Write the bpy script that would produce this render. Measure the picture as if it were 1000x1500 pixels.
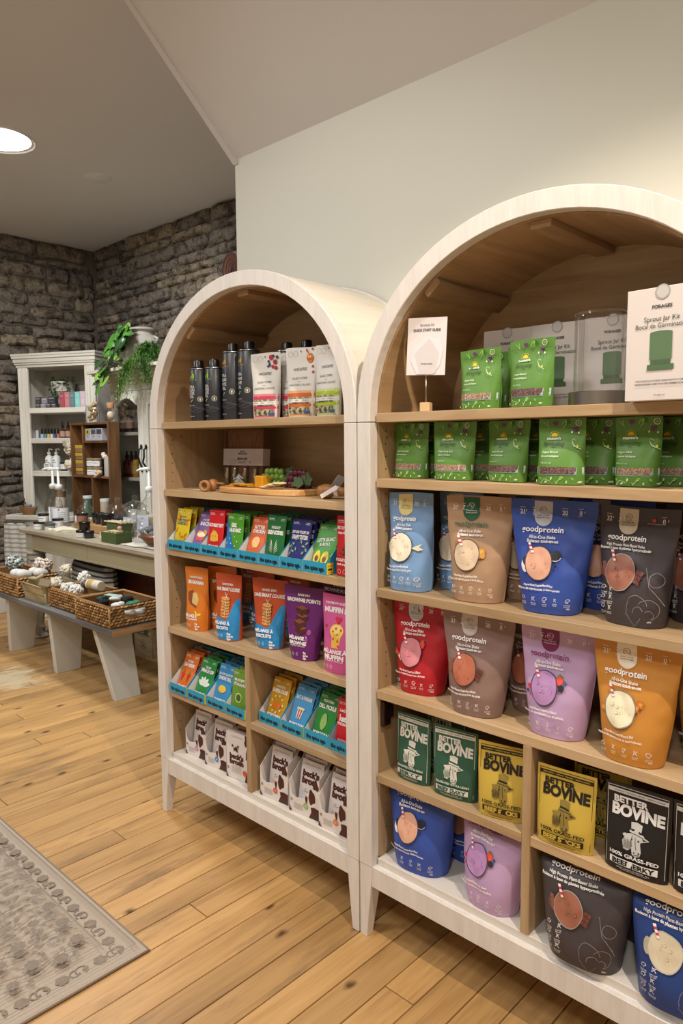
import bpy, bmesh, math, random
from mathutils import Vector, Matrix, noise
random.seed(7)
sc = bpy.context.scene
for o in list(bpy.data.objects): bpy.data.objects.remove(o)
COL = sc.collection
PI = math.pi
rad = math.radians

# ------------------------------------------------------------------ camera
CAM = Vector((2.2079, -1.3599, 1.3309))
yaw, pitch, roll = -0.7613, -0.0977, -0.0076
fw = Vector((math.sin(yaw)*math.cos(pitch), math.cos(yaw)*math.cos(pitch), math.sin(pitch)))
rt = Vector((math.cos(yaw), -math.sin(yaw), 0)); up = rt.cross(fw)
r2 = rt*math.cos(roll) + up*math.sin(roll); u2 = -rt*math.sin(roll) + up*math.cos(roll)
cd = bpy.data.cameras.new('camera'); cam = bpy.data.objects.new('camera', cd); COL.objects.link(cam)
cd.sensor_fit = 'VERTICAL'; cd.sensor_height = 36; cd.lens = 1055.7*36/1500
cd.clip_start = .02
M = Matrix((r2, u2, -fw)).transposed().to_4x4(); M.translation = CAM
cam.matrix_world = M; sc.camera = cam

# ------------------------------------------------------------------ light and exposure
w = bpy.data.worlds.new('world'); sc.world = w; w.use_nodes = True
w.node_tree.nodes['Background'].inputs[0].default_value = (.75, .8, .85, 1)
w.node_tree.nodes['Background'].inputs[1].default_value = .3
sc.view_settings.view_transform = 'Standard'; sc.view_settings.look = 'None'
sc.view_settings.gamma = 1; sc.view_settings.use_curve_mapping = False
sc.view_settings.exposure = 0.0

def area(name, loc, size, power, color, rot=(0, 0, 0), shape='DISK', spread=PI):
    l = bpy.data.lights.new(name, 'AREA'); l.shape = shape; l.size = size; l.energy = power; l.color = color; l.spread = spread
    o = bpy.data.objects.new(name, l); o.location = loc; o.rotation_euler = rot; COL.objects.link(o); return o
def spot(name, loc, target, power, color, angle=80, blend=.6, radius=.03):
    l = bpy.data.lights.new(name, 'SPOT'); l.energy = power; l.color = color; l.spot_size = rad(angle); l.spot_blend = blend
    l.shadow_soft_size = radius
    o = bpy.data.objects.new(name, l); o.location = loc
    o.rotation_euler = (Vector(target)-Vector(loc)).to_track_quat('-Z', 'Y').to_euler(); COL.objects.link(o); return o
CEIL = 2.95
WARM = (1, .86, .70); NEUT = (1, .965, .91); COOL = (.96, .985, 1)
# first is the visible round LED panel; other three are added unseen ambient fill
for i, (x, y, p) in enumerate([(-1.87, .30, 42), (-1.87, -1.9, 40), (.55, -1.6, 24), (2.6, -2.3, 34)]):
    area('led_and_fill_light', (x, y, CEIL-.03), .36, p, COOL if i < 2 else NEUT)
# warm ceiling spots that light the cabinets and the floor before them
spot('ceiling_spot_light', (2.35, -.56, 2.86), (1.15, -.35, 0), 150, WARM, 84, .45, .025)
spot('ceiling_spot_light', (.75, -.95, 2.9), (.4, .1, .6), 26, NEUT, 110, .6)
spot('ceiling_spot_light', (-1.2, -.7, 2.9), (-2.0, 1.0, .8), 62, NEUT, 105, .6)

# ------------------------------------------------------------------ materials
def srgb(h):
    h = h.lstrip('#'); c = [int(h[i:i+2], 16)/255 for i in (0, 2, 4)]
    return tuple((x/12.92 if x <= .04045 else ((x+.055)/1.055)**2.4) for x in c)+(1,)
MATS = {}
def N(nt, t, **k):
    n = nt.nodes.new(t)
    for a, b in k.items():
        if a in n.inputs: n.inputs[a].default_value = b
        else: setattr(n, a, b)
    return n
def mat(name, col, rough=.5, metal=0, spec=.5, noise_amt=.0, noise_scale=20, bump=0, trans=0, ior=1.45, emit=None, alpha=1, coat=0, sheen=0, coords='Object'):
    if name in MATS: return MATS[name]
    m = bpy.data.materials.new(name); m.use_nodes = True; nt = m.node_tree; b = nt.nodes['Principled BSDF']
    c = srgb(col) if isinstance(col, str) else col
    b.inputs['Base Color'].default_value = c; b.inputs['Roughness'].default_value = rough; b.inputs['Metallic'].default_value = metal
    b.inputs['Specular IOR Level'].default_value = spec; b.inputs['IOR'].default_value = ior
    b.inputs['Transmission Weight'].default_value = trans; b.inputs['Coat Weight'].default_value = coat
    b.inputs['Sheen Weight'].default_value = sheen
    if emit: b.inputs['Emission Color'].default_value = c; b.inputs['Emission Strength'].default_value = emit
    tc = N(nt, 'ShaderNodeTexCoord')
    nz = N(nt, 'ShaderNodeTexNoise', Scale=noise_scale, Detail=4.0)
    nt.links.new(tc.outputs[coords], nz.inputs['Vector'])
    if noise_amt:
        r = N(nt, 'ShaderNodeMapRange'); r.inputs[3].default_value = 1-noise_amt; r.inputs[4].default_value = 1+noise_amt
        nt.links.new(nz.outputs['Fac'], r.inputs[0])
        x = N(nt, 'ShaderNodeVectorMath', operation='SCALE'); x.inputs[0].default_value = c[:3]
        nt.links.new(r.outputs[0], x.inputs['Scale']); nt.links.new(x.outputs[0], b.inputs['Base Color'])
    if bump:
        bp = N(nt, 'ShaderNodeBump', Strength=bump, Distance=.01); nt.links.new(nz.outputs['Fac'], bp.inputs['Height']); nt.links.new(bp.outputs[0], b.inputs['Normal'])
    MATS[name] = m; return m
def ramp(nt, stops):
    r = nt.nodes.new('ShaderNodeValToRGB'); e = r.color_ramp.elements
    while len(e) > 1: e.remove(e[0])
    e[0].position = stops[0][0]; e[0].color = srgb(stops[0][1])
    for p, c in stops[1:]:
        x = e.new(p); x.color = srgb(c)
    return r
def wood(name, dark, mid, light, axis=0, scale=1.0, rough=.5, knots=False, rnd=True, grime=0, contrast=1.0):
    """grain runs along local axis"""
    if name in MATS: return MATS[name]
    m = bpy.data.materials.new(name); m.use_nodes = True; nt = m.node_tree; b = nt.nodes['Principled BSDF']; L = nt.links.new
    tc = N(nt, 'ShaderNodeTexCoord'); oi = N(nt, 'ShaderNodeObjectInfo')
    mp = N(nt, 'ShaderNodeMapping'); s = [(44 if knots else 26)*scale]*3; s[axis] = 1.8*scale; mp.inputs['Scale'].default_value = s
    add = N(nt, 'ShaderNodeVectorMath', operation='MULTIPLY_ADD'); add.inputs[1].default_value = (37, 17, 23)
    L(oi.outputs['Random'], add.inputs[0]); L(tc.outputs['Object'], add.inputs[2])
    src = add if rnd else tc
    L(src.outputs[0] if rnd else tc.outputs['Object'], mp.inputs['Vector'])
    n1 = N(nt, 'ShaderNodeTexNoise', Scale=1.0, Detail=5.0, Roughness=.65, Distortion=.6); L(mp.outputs[0], n1.inputs['Vector'])
    mp2 = N(nt, 'ShaderNodeMapping'); s2 = [5*scale]*3; s2[axis] = .9*scale; mp2.inputs['Scale'].default_value = s2
    L(src.outputs[0] if rnd else tc.outputs['Object'], mp2.inputs['Vector'])
    n2 = N(nt, 'ShaderNodeTexNoise', Scale=1.0, Detail=3.0, Distortion=1.2); L(mp2.outputs[0], n2.inputs['Vector'])
    mx = N(nt, 'ShaderNodeMath', operation='MULTIPLY_ADD'); mx.inputs[1].default_value = .5; L(n1.outputs['Fac'], mx.inputs[0])
    h = N(nt, 'ShaderNodeMath', operation='MULTIPLY'); h.inputs[1].default_value = .5; L(n2.outputs['Fac'], h.inputs[0]); L(h.outputs[0], mx.inputs[2])
    r = ramp(nt, [(.5-.16/contrast, dark), (.5, mid), (.5+.14/contrast, light)]); L(mx.outputs[0], r.inputs[0])
    out = r.outputs[0]
    # per-board tone
    hsv = N(nt, 'ShaderNodeHueSaturation'); mr = N(nt, 'ShaderNodeMapRange'); mr.inputs[3].default_value = .84; mr.inputs[4].default_value = 1.12
    L(oi.outputs['Random'], mr.inputs[0]); L(out, hsv.inputs['Color'])
    if rnd: L(mr.outputs[0], hsv.inputs['Value'])
    out = hsv.outputs[0]
    if knots:
        vm = N(nt, 'ShaderNodeMapping'); sv = [7.5]*3; sv[axis] = 4.2; vm.inputs['Scale'].default_value = sv; L(add.outputs[0], vm.inputs['Vector'])
        nzd = N(nt, 'ShaderNodeTexNoise', Scale=6.0); L(vm.outputs[0], nzd.inputs['Vector'])
        vv = N(nt, 'ShaderNodeVectorMath', operation='MULTIPLY_ADD'); vv.inputs[1].default_value = (.12, .12, .12); L(nzd.outputs['Color'], vv.inputs[0]); L(vm.outputs[0], vv.inputs[2])
        vo = N(nt, 'ShaderNodeTexVoronoi', Scale=1.0, Randomness=1.0, voronoi_dimensions='2D'); L(vv.outputs[0], vo.inputs['Vector'])
        kr = N(nt, 'ShaderNodeMapRange'); kr.inputs[1].default_value = .03; kr.inputs[2].default_value = .115; kr.inputs[3].default_value = .92; kr.inputs[4].default_value = 0
        L(vo.outputs['Distance'], kr.inputs[0])
        gate = N(nt, 'ShaderNodeMath', operation='GREATER_THAN'); gate.inputs[1].default_value = .72
        sx = N(nt, 'ShaderNodeSeparateColor'); L(vo.outputs['Color'], sx.inputs[0]); L(sx.outputs[0], gate.inputs[0])
        mu = N(nt, 'ShaderNodeMath', operation='MULTIPLY'); L(kr.outputs[0], mu.inputs[0]); L(gate.outputs[0], mu.inputs[1])
        mixk = N(nt, 'ShaderNodeMix', data_type='RGBA'); L(mu.outputs[0], mixk.inputs[0]); L(out, mixk.inputs[6]); mixk.inputs[7].default_value = srgb('#4a2812')
        out = mixk.outputs[2]
    if grime:
        gp = N(nt, 'ShaderNodeMapping'); sg = [7]*3; sg[axis] = 1.6; gp.inputs['Scale'].default_value = sg; L(add.outputs[0], gp.inputs['Vector'])
        gn = N(nt, 'ShaderNodeTexNoise', Scale=1.0, Detail=5.0, Roughness=.7); L(gp.outputs[0], gn.inputs['Vector'])
        gr = N(nt, 'ShaderNodeMapRange'); gr.inputs[1].default_value = .56; gr.inputs[2].default_value = .72; gr.inputs[3].default_value = 0; gr.inputs[4].default_value = grime
        L(gn.outputs['Fac'], gr.inputs[0])
        mg = N(nt, 'ShaderNodeMix', data_type='RGBA'); L(gr.outputs[0], mg.inputs[0]); L(out, mg.inputs[6]); mg.inputs[7].default_value = srgb('#7a6448')
        out = mg.outputs[2]
    if knots:   # worn pale patch of old paint on the boards near the bench
        ge = N(nt, 'ShaderNodeNewGeometry'); pm = N(nt, 'ShaderNodeMapping', vector_type='POINT'); pm.inputs['Location'].default_value = (1.93*2.6, -.22*3.4, 0); pm.inputs['Scale'].default_value = (2.6, 3.4, 0)
        L(ge.outputs['Position'], pm.inputs['Vector']); ln_ = N(nt, 'ShaderNodeVectorMath', operation='LENGTH'); L(pm.outputs[0], ln_.inputs[0])
        pn = N(nt, 'ShaderNodeTexNoise', Scale=9.0, Detail=6.0, Roughness=.75); pmm = N(nt, 'ShaderNodeMapping'); pmm.inputs['Scale'].default_value = (2.2, .8, 1); L(ge.outputs['Position'], pmm.inputs['Vector']); L(pmm.outputs[0], pn.inputs['Vector'])
        sb = N(nt, 'ShaderNodeMath', operation='MULTIPLY_ADD'); sb.inputs[1].default_value = 3.2; L(pn.outputs['Fac'], sb.inputs[0]); L(ln_.outputs['Value'], sb.inputs[2])
        pr = N(nt, 'ShaderNodeMapRange'); pr.inputs[1].default_value = 1.9; pr.inputs[2].default_value = 2.25; pr.inputs[3].default_value = .75; pr.inputs[4].default_value = 0; L(sb.outputs[0], pr.inputs[0])
        mp_ = N(nt, 'ShaderNodeMix', data_type='RGBA'); L(pr.outputs[0], mp_.inputs[0]); L(out, mp_.inputs[6]); mp_.inputs[7].default_value = srgb('#c9bda0'); out = mp_.outputs[2]
    L(out, b.inputs['Base Color']); b.inputs['Roughness'].default_value = rough
    bp = N(nt, 'ShaderNodeBump', Strength=.12, Distance=.002); L(n1.outputs['Fac'], bp.inputs['Height']); L(bp.outputs[0], b.inputs['Normal'])
    MATS[name] = m; return m
def ink():
    """flat print: colour comes from the face colour of the printed sheet"""
    if 'ink' in MATS: return MATS['ink']
    m = bpy.data.materials.new('ink'); m.use_nodes = True; nt = m.node_tree; b = nt.nodes['Principled BSDF']
    a = N(nt, 'ShaderNodeAttribute', attribute_name='Col'); nt.links.new(a.outputs['Color'], b.inputs['Base Color']); b.inputs['Roughness'].default_value = .45
    MATS['ink'] = m; return m
def grainmat(name, c1, c2, scale=420):
    if name in MATS: return MATS[name]
    m = bpy.data.materials.new(name); m.use_nodes = True; nt = m.node_tree; b = nt.nodes['Principled BSDF']; L = nt.links.new
    tc = N(nt, 'ShaderNodeTexCoord'); v = N(nt, 'ShaderNodeTexVoronoi', Scale=float(scale)); L(tc.outputs['Object'], v.inputs['Vector'])
    s = N(nt, 'ShaderNodeSeparateColor'); L(v.outputs['Color'], s.inputs[0]); r = ramp(nt, [(0, c1), (1, c2)]); L(s.outputs[0], r.inputs[0]); L(r.outputs[0], b.inputs['Base Color'])
    b.inputs['Roughness'].default_value = .3
    MATS[name] = m; return m
def glass(name='clear_glass', tint=(1, 1, 1, 1), rough=0.0, ior=1.45):
    """thin clear glass: mostly see-through with fresnel reflections"""
    if name in MATS: return MATS[name]
    m = bpy.data.materials.new(name); m.use_nodes = True; nt = m.node_tree; L = nt.links.new
    for n in list(nt.nodes): nt.nodes.remove(n)
    o = N(nt, 'ShaderNodeOutputMaterial'); t = N(nt, 'ShaderNodeBsdfTransparent'); t.inputs[0].default_value = tint
    g = N(nt, 'ShaderNodeBsdfGlossy'); g.inputs['Roughness'].default_value = rough+.02
    lw = N(nt, 'ShaderNodeLayerWeight', Blend=.28); mx = N(nt, 'ShaderNodeMixShader')
    mr = N(nt, 'ShaderNodeMapRange'); mr.inputs[3].default_value = .04; mr.inputs[4].default_value = .75; L(lw.outputs['Facing'], mr.inputs[0])
    L(mr.outputs[0], mx.inputs[0]); L(t.outputs[0], mx.inputs[1]); L(g.outputs[0], mx.inputs[2]); L(mx.outputs[0], o.inputs[0])
    MATS[name] = m; return m

# ------------------------------------------------------------------ mesh helpers
class G:
    def __init__(s): s.v = []; s.f = []; s.m = []; s.c = []; s.X = None
    def add(s, vs, fs, m=0, col=None):
        b = len(s.v)
        s.v += [tuple(s.X @ Vector(p)) if s.X else tuple(p) for p in vs]
        for f in fs: s.f.append(tuple(i+b for i in f)); s.m.append(m); s.c.append(col)
        return s
    def box(s, x0, x1, y0, y1, z0, z1, m=0, col=None):
        return s.add([(x0, y0, z0), (x1, y0, z0), (x1, y1, z0), (x0, y1, z0), (x0, y0, z1), (x1, y0, z1), (x1, y1, z1), (x0, y1, z1)],
              [(0, 3, 2, 1), (4, 5, 6, 7), (0, 1, 5, 4), (1, 2, 6, 5), (2, 3, 7, 6), (3, 0, 4, 7)], m, col)
    def lathe(s, prof, seg=20, c=(0, 0, 0), m=0, close=True, sx=1, sy=1):
        vs = []; fs = []; n = len(prof)
        for r, z in prof:
            for i in range(seg):
                a = 2*PI*i/seg; vs.append((c[0]+r*math.cos(a)*sx, c[1]+r*math.sin(a)*sy, c[2]+z))
        for j in range(n-1):
            for i in range(seg):
                k = (i+1) % seg; fs.append((j*seg+i, j*seg+k, (j+1)*seg+k, (j+1)*seg+i))
        if close:
            if prof[0][0] > 1e-5: fs.append(tuple(reversed(range(seg))))
            if prof[-1][0] > 1e-5: fs.append(tuple((n-1)*seg+i for i in range(seg)))
        return s.add(vs, fs, m)
    def tube(s, pts, r, seg=8, m=0, col=None):
        pts = [Vector(p) for p in pts]; n = len(pts); vs = []; fs = []
        rs = r if isinstance(r, (list, tuple)) else [r]*n
        d0 = (pts[1]-pts[0]).normalized(); a = Vector((0, 0, 1)) if abs(d0.z) < .9 else Vector((1, 0, 0))
        u = d0.cross(a).normalized()
        for i, p in enumerate(pts):
            d = (pts[min(i+1, n-1)]-pts[max(i-1, 0)])
            if d.length < 1e-9: d = d0
            d.normalize(); u = (u-d*u.dot(d))
            if u.length < 1e-6: u = d.orthogonal()
            u.normalize(); w_ = d.cross(u)
            for k in range(seg):
                t = 2*PI*k/seg; vs.append(p+(u*math.cos(t)+w_*math.sin(t))*rs[i])
        for i in range(n-1):
            for k in range(seg):
                q = (k+1) % seg; fs.append((i*seg+k, i*seg+q, (i+1)*seg+q, (i+1)*seg+k))
        fs.append(tuple(reversed(range(seg)))); fs.append(tuple((n-1)*seg+k for k in range(seg)))
        return s.add(vs, fs, m, col)
    def ball(s, c, r, m=0, seg=10, rings=6, sc3=(1, 1, 1), jit=0, col=None):
        vs = []; fs = []
        for j in range(1, rings):
            t = PI*j/rings
            for i in range(seg):
                a = 2*PI*i/seg; k = 1+random.uniform(-jit, jit)
                vs.append((c[0]+r*sc3[0]*k*math.sin(t)*math.cos(a), c[1]+r*sc3[1]*k*math.sin(t)*math.sin(a), c[2]+r*sc3[2]*k*math.cos(t)))
        b = len(vs); vs += [(c[0], c[1], c[2]+r*sc3[2]), (c[0], c[1], c[2]-r*sc3[2])]
        for j in range(rings-2):
            for i in range(seg):
                k = (i+1) % seg; fs.append((j*seg+i, (j+1)*seg+i, (j+1)*seg+k, j*seg+k))
        for i in range(seg):
            k = (i+1) % seg; fs.append((b, i, k)); fs.append((b+1, (rings-2)*seg+k, (rings-2)*seg+i))
        return s.add(vs, fs, m, col)
    def prism(s, poly, y0, y1, m=0, ax='y'):
        """poly in (x,z), extruded along y (ax='y'); (x,y) along z; (y,z) along x"""
        n = len(poly)
        f = {'y': lambda p, t: (p[0], t, p[1]), 'z': lambda p, t: (p[0], p[1], t), 'x': lambda p, t: (t, p[0], p[1])}[ax]
        vs = [f(p, y0) for p in poly]+[f(p, y1) for p in poly]
        fs = [tuple(range(n)), tuple(reversed(range(n, 2*n)))]+[(i, i+n, (i+1) % n+n, (i+1) % n) for i in range(n)]
        return s.add(vs, fs, m)
    def ring(s, outer, inner, y0, y1, m=0, closed=False):
        """band between two polylines in (x,z), extruded y0..y1"""
        n = len(outer); vs = [(p[0], y, p[1]) for y in (y0, y1) for L in (outer, inner) for p in L]
        fs = []; e = n if closed else n-1
        for i in range(e):
            j = (i+1) % n
            fs += [(i, n+i, n+j, j), (2*n+i, 2*n+j, 3*n+j, 3*n+i), (i, j, 2*n+j, 2*n+i), (n+i, 3*n+i, 3*n+j, n+j)]
        if not closed: fs += [(0, 2*n, 3*n, n), (n-1, 2*n-1, 4*n-1, 3*n-1)]
        return s.add(vs, fs, m)
    def build(s, name, mats, parent=None, bevel=0, smooth=False, fixn=True, angle=None):
        me = bpy.data.meshes.new(name); me.from_pydata(s.v, [], s.f); me.polygons.foreach_set('material_index', s.m)
        if any(c is not None for c in s.c):
            ca = me.color_attributes.new('Col', 'FLOAT_COLOR', 'CORNER')
            for p, c in zip(me.polygons, s.c):
                for li in p.loop_indices: ca.data[li].color = c or (1, 1, 1, 1)
        if fixn or bevel:
            bm = bmesh.new(); bm.from_mesh(me)
            if fixn: bmesh.ops.recalc_face_normals(bm, faces=bm.faces)
            if bevel:
                es = [e for e in bm.edges if e.is_manifold and e.calc_face_angle(0) > .5]
                bmesh.ops.bevel(bm, geom=es, offset=bevel, segments=1, affect='EDGES', clamp_overlap=True)
            bm.to_mesh(me); bm.free()
        if smooth:
            me.polygons.foreach_set('use_smooth', [True]*len(me.polygons))
            if angle: me.set_sharp_from_angle(angle=rad(angle))
        for m_ in (mats if isinstance(mats, (list, tuple)) else [mats]): me.materials.append(m_)
        o = bpy.data.objects.new(name, me); COL.objects.link(o)
        if parent: o.parent = parent
        return o
def thing(name, label, cat, loc=(0, 0, 0), rz=0, group=None, rx=0):
    o = bpy.data.objects.new(name, None); COL.objects.link(o); o.empty_display_size = .05
    o.location = loc; o.rotation_euler = (rx, 0, rz); o['label'] = label; o['category'] = cat
    if group: o['group'] = group
    return o
def tag(o, label, cat, group=None):
    o['label'] = label; o['category'] = cat
    if group: o['group'] = group
    return o
def struct(o): o['kind'] = 'structure'; return o
def dup(root, label, loc, rz=None, group=None, rx=None, scale=None):
    r = root.copy(); COL.objects.link(r); r.location = loc; r['label'] = label
    e = r.rotation_euler
    if rz is not None: e.z = rz
    if rx is not None: e.x = rx
    if scale is not None: r.scale = scale if isinstance(scale, tuple) else (scale,)*3
    if group: r['group'] = group
    for ch in list(root.children):
        c = ch.copy(); COL.objects.link(c); c.parent = r
        for g in ch.children:
            d = g.copy(); COL.objects.link(d); d.parent = c
    return r
def rbox(x0, x1, y0, y1, z0, z1, name, m, parent=None, bevel=.002):
    return G().box(x0, x1, y0, y1, z0, z1).build(name, m, parent, bevel=bevel)

# ------------------------------------------------------------------ printing on surfaces
_GL = {}
def glyphs(s, bold):
    k = (s, bold)
    if k in _GL: return _GL[k]
    cu = bpy.data.curves.new('t', 'FONT'); cu.body = s; cu.size = 1; cu.offset = bold; cu.resolution_u = 3; cu.fill_mode = 'FRONT'
    o = bpy.data.objects.new('t', cu); COL.objects.link(o)
    dg = bpy.context.evaluated_depsgraph_get(); me = bpy.data.meshes.new_from_object(o.evaluated_get(dg))
    vs = [(v.co.x, v.co.y) for v in me.vertices]; fs = [tuple(p.vertices) for p in me.polygons]
    bpy.data.objects.remove(o); bpy.data.curves.remove(cu); bpy.data.meshes.remove(me)
    x0 = min((v[0] for v in vs), default=0); x1 = max((v[0] for v in vs), default=1)
    _GL[k] = ([(x-x0, y) for x, y in vs], fs, x1-x0); return _GL[k]
class Print:
    """collects flat print and lays it on the surface function surf(x, z) -> (point, normal)"""
    def __init__(s, surf, lift=.0008): s.g = G(); s.surf = surf; s.l = lift; s.k = 0
    def put(s, pts, faces, col, lay=None):
        if isinstance(col, str): col = srgb(col)
        lay = s.k if lay is None else lay
        out = []
        for x, z in pts:
            p, n = s.surf(x, z); out.append(p+n*(s.l+lay*.00012))
        s.g.add(out, faces, 0, col); s.k += 1
    def text(s, t, x, z, h, col, w=None, al='C', bold=0, sh=0, rot=0):
        vs, fs, tw = glyphs(t, bold); k = h/.72; kx = k if w is None else w/max(tw, .01)
        ox = {'C': -tw/2, 'L': 0, 'R': -tw}[al]; c, sn = math.cos(rot), math.sin(rot); pts = []
        for a, b in vs:
            X = (a+ox)*kx+sh*b*k; Z = b*k-h/2; pts.append((x+X*c-Z*sn, z+X*sn+Z*c))
        s.put(pts, fs, col)
    def rect(s, x0, x1, z0, z1, col, nx=6, nz=2):
        pts = [(x0+(x1-x0)*i/nx, z0+(z1-z0)*j/nz) for j in range(nz+1) for i in range(nx+1)]
        s.put(pts, [(j*(nx+1)+i, j*(nx+1)+i+1, (j+1)*(nx+1)+i+1, (j+1)*(nx+1)+i) for j in range(nz) for i in range(nx)], col)
    def disc(s, x, z, r, col, rz=None, n=22, rings=3, rot=0, wob=0):
        rz = rz or r; pts = [(x, z)]; c, sn = math.cos(rot), math.sin(rot)
        for j in range(1, rings+1):
            for i in range(n):
                a = 2*PI*i/n; q = 1+wob*math.sin(a*3+x*90)+wob*.6*math.sin(a*5+z*70)
                X = r*q*j/rings*math.cos(a); Z = rz*q*j/rings*math.sin(a); pts.append((x+X*c-Z*sn, z+X*sn+Z*c))
        fs = [(0, 1+i, 1+(i+1) % n) for i in range(n)]
        for j in range(rings-1):
            for i in range(n): a = 1+j*n; k = (i+1) % n; fs.append((a+i, a+n+i, a+n+k, a+k))
        s.put(pts, fs, col)
    def under(s, fn, x0, x1, z0, col, n=16, m=5):
        pts = [(x0+(x1-x0)*i/n, z0+(fn(i/n)-z0)*j/m) for j in range(m+1) for i in range(n+1)]
        s.put(pts, [(j*(n+1)+i, j*(n+1)+i+1, (j+1)*(n+1)+i+1, (j+1)*(n+1)+i) for j in range(m) for i in range(n)], col)
    def poly(s, pts, col):
        cx = sum(p[0] for p in pts)/len(pts); cz = sum(p[1] for p in pts)/len(pts); n = len(pts)
        s.put([(cx, cz)]+list(pts), [(0, 1+i, 1+(i+1) % n) for i in range(n)], col)
    def line(s, pts, wd, col, closed=False):
        pts = list(pts)+([pts[0]] if closed else []); v = []; n = len(pts)
        for i, p in enumerate(pts):
            a = pts[max(i-1, 0)]; b = pts[min(i+1, n-1)]
            if closed and i in (0, n-1): a = pts[n-2]; b = pts[1]
            dx, dz = b[0]-a[0], b[1]-a[1]; L = math.hypot(dx, dz) or 1; v += [(p[0]-dz/L*wd/2, p[1]+dx/L*wd/2), (p[0]+dz/L*wd/2, p[1]-dx/L*wd/2)]
        s.put(v, [(2*i, 2*i+1, 2*i+3, 2*i+2) for i in range(n-1)], col)
    def arc(s, x, z, r, a0, a1, wd, col, n=12, rz=None):
        rz = rz or r; s.line([(x+r*math.cos(a0+(a1-a0)*i/n), z+rz*math.sin(a0+(a1-a0)*i/n)) for i in range(n+1)], wd, col)
    def build(s, parent, name='print'): return s.g.build(name, ink(), parent, fixn=False)
def flat(y=0):
    return lambda x, z: (Vector((x, y, z)), Vector((0, -1, 0)))
# ------------------------------------------------------------------ setting: walls, ceiling, floor
plaster = mat('painted_plaster', '#d0d0c6', .85, noise_amt=.02, noise_scale=3, bump=.05)
ceilm = mat('ceiling_paint', '#d6d6da', .9, noise_amt=.015, noise_scale=2)
slopem = mat('sloped_ceiling_paint', '#cac7c4', .9, noise_amt=.02, noise_scale=4, bump=.04)
XL, YF = -3.64, 1.75            # stone wall planes
WY, WX = .375, .028             # painted wall plane and its free end
SZ = 2.343                      # top of the painted wall, where the slope starts
struct(rbox(XL-.3, 5.2, -4.3, YF+.3, CEIL, CEIL+.1, 'ceiling', ceilm, bevel=0))
g = G(); g.box(WX, 5.0, WY, YF+.2, 0, CEIL-.001)
struct(g.build('wall_back', plaster))
g = G(); k = (CEIL-SZ)
g.prism([(WY+.02, SZ), (WY+.02, CEIL-.002), (WY-.66, CEIL-.002)], WX, 4.98, 0, 'x')
struct(g.build('trim_1', slopem))            # the sloped part of the ceiling above the painted wall
g = G(); g.prism([(WY+.005, SZ+.03), (WY-.64, CEIL-.004), (WY-.66, CEIL-.004), (WY-.004, SZ-.001)], WX-.003, WX+.02, 0, 'x')
struct(g.build('trim_2', slopem))
struct(rbox(4.9, 5.1, -4.2, WY, 0, CEIL, 'wall_right', mat('light_wall', '#e6e4de', .85), bevel=0))
struct(rbox(XL-.2, 5.1, -4.4, -4.2, 0, CEIL, 'wall_front', mat('light_wall', '#e6e4de', .85), bevel=0))
# ceiling lamp housings; all but the first are added, unseen discs for the fill
ledm = mat('led_face', (1, 1, 1, 1), emit=6)
whitemetal = mat('white_metal', '#e9e9e6', .4)
for i, (x, y, lab) in enumerate([(-1.87, .30, 'round white LED panel light glowing on the grey ceiling at the left edge'),
                                 (-1.87, -1.9, 'added unseen fill light disc behind the viewer on the left'), (.55, -1.6, 'added unseen fill light disc above the rug'), (2.6, -2.3, 'added unseen fill light disc behind the viewer on the right')]):
    t = thing('ceiling_and_fill_light', lab, 'ceiling light', (x, y, CEIL), group='round ceiling lights')
    G().lathe([(.158, -.004), (.17, -.004), (.178, -.012), (.178, 0), (.158, 0)], 40, close=False).build('rim', whitemetal, t, smooth=True, angle=40)
    G().lathe([(0, -.0045), (.158, -.0045), (.158, 0)], 40, close=False).build('diffuser', ledm, t)
t = thing('blank_cover_plate', 'small round blank cover plate painted over on the grey ceiling', 'ceiling plate', (-2.03, .95, CEIL))
G().lathe([(0, -.012), (.07, -.01), (.085, 0)], 24, close=False).build('cover', ceilm, t, smooth=True)
seam = rbox(-2.35, -1.3, -.32, -.316, CEIL-.002, CEIL, 'trim_3', mat('seam', '#e6e2dc', .9), bevel=0); struct(seam)

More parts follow.
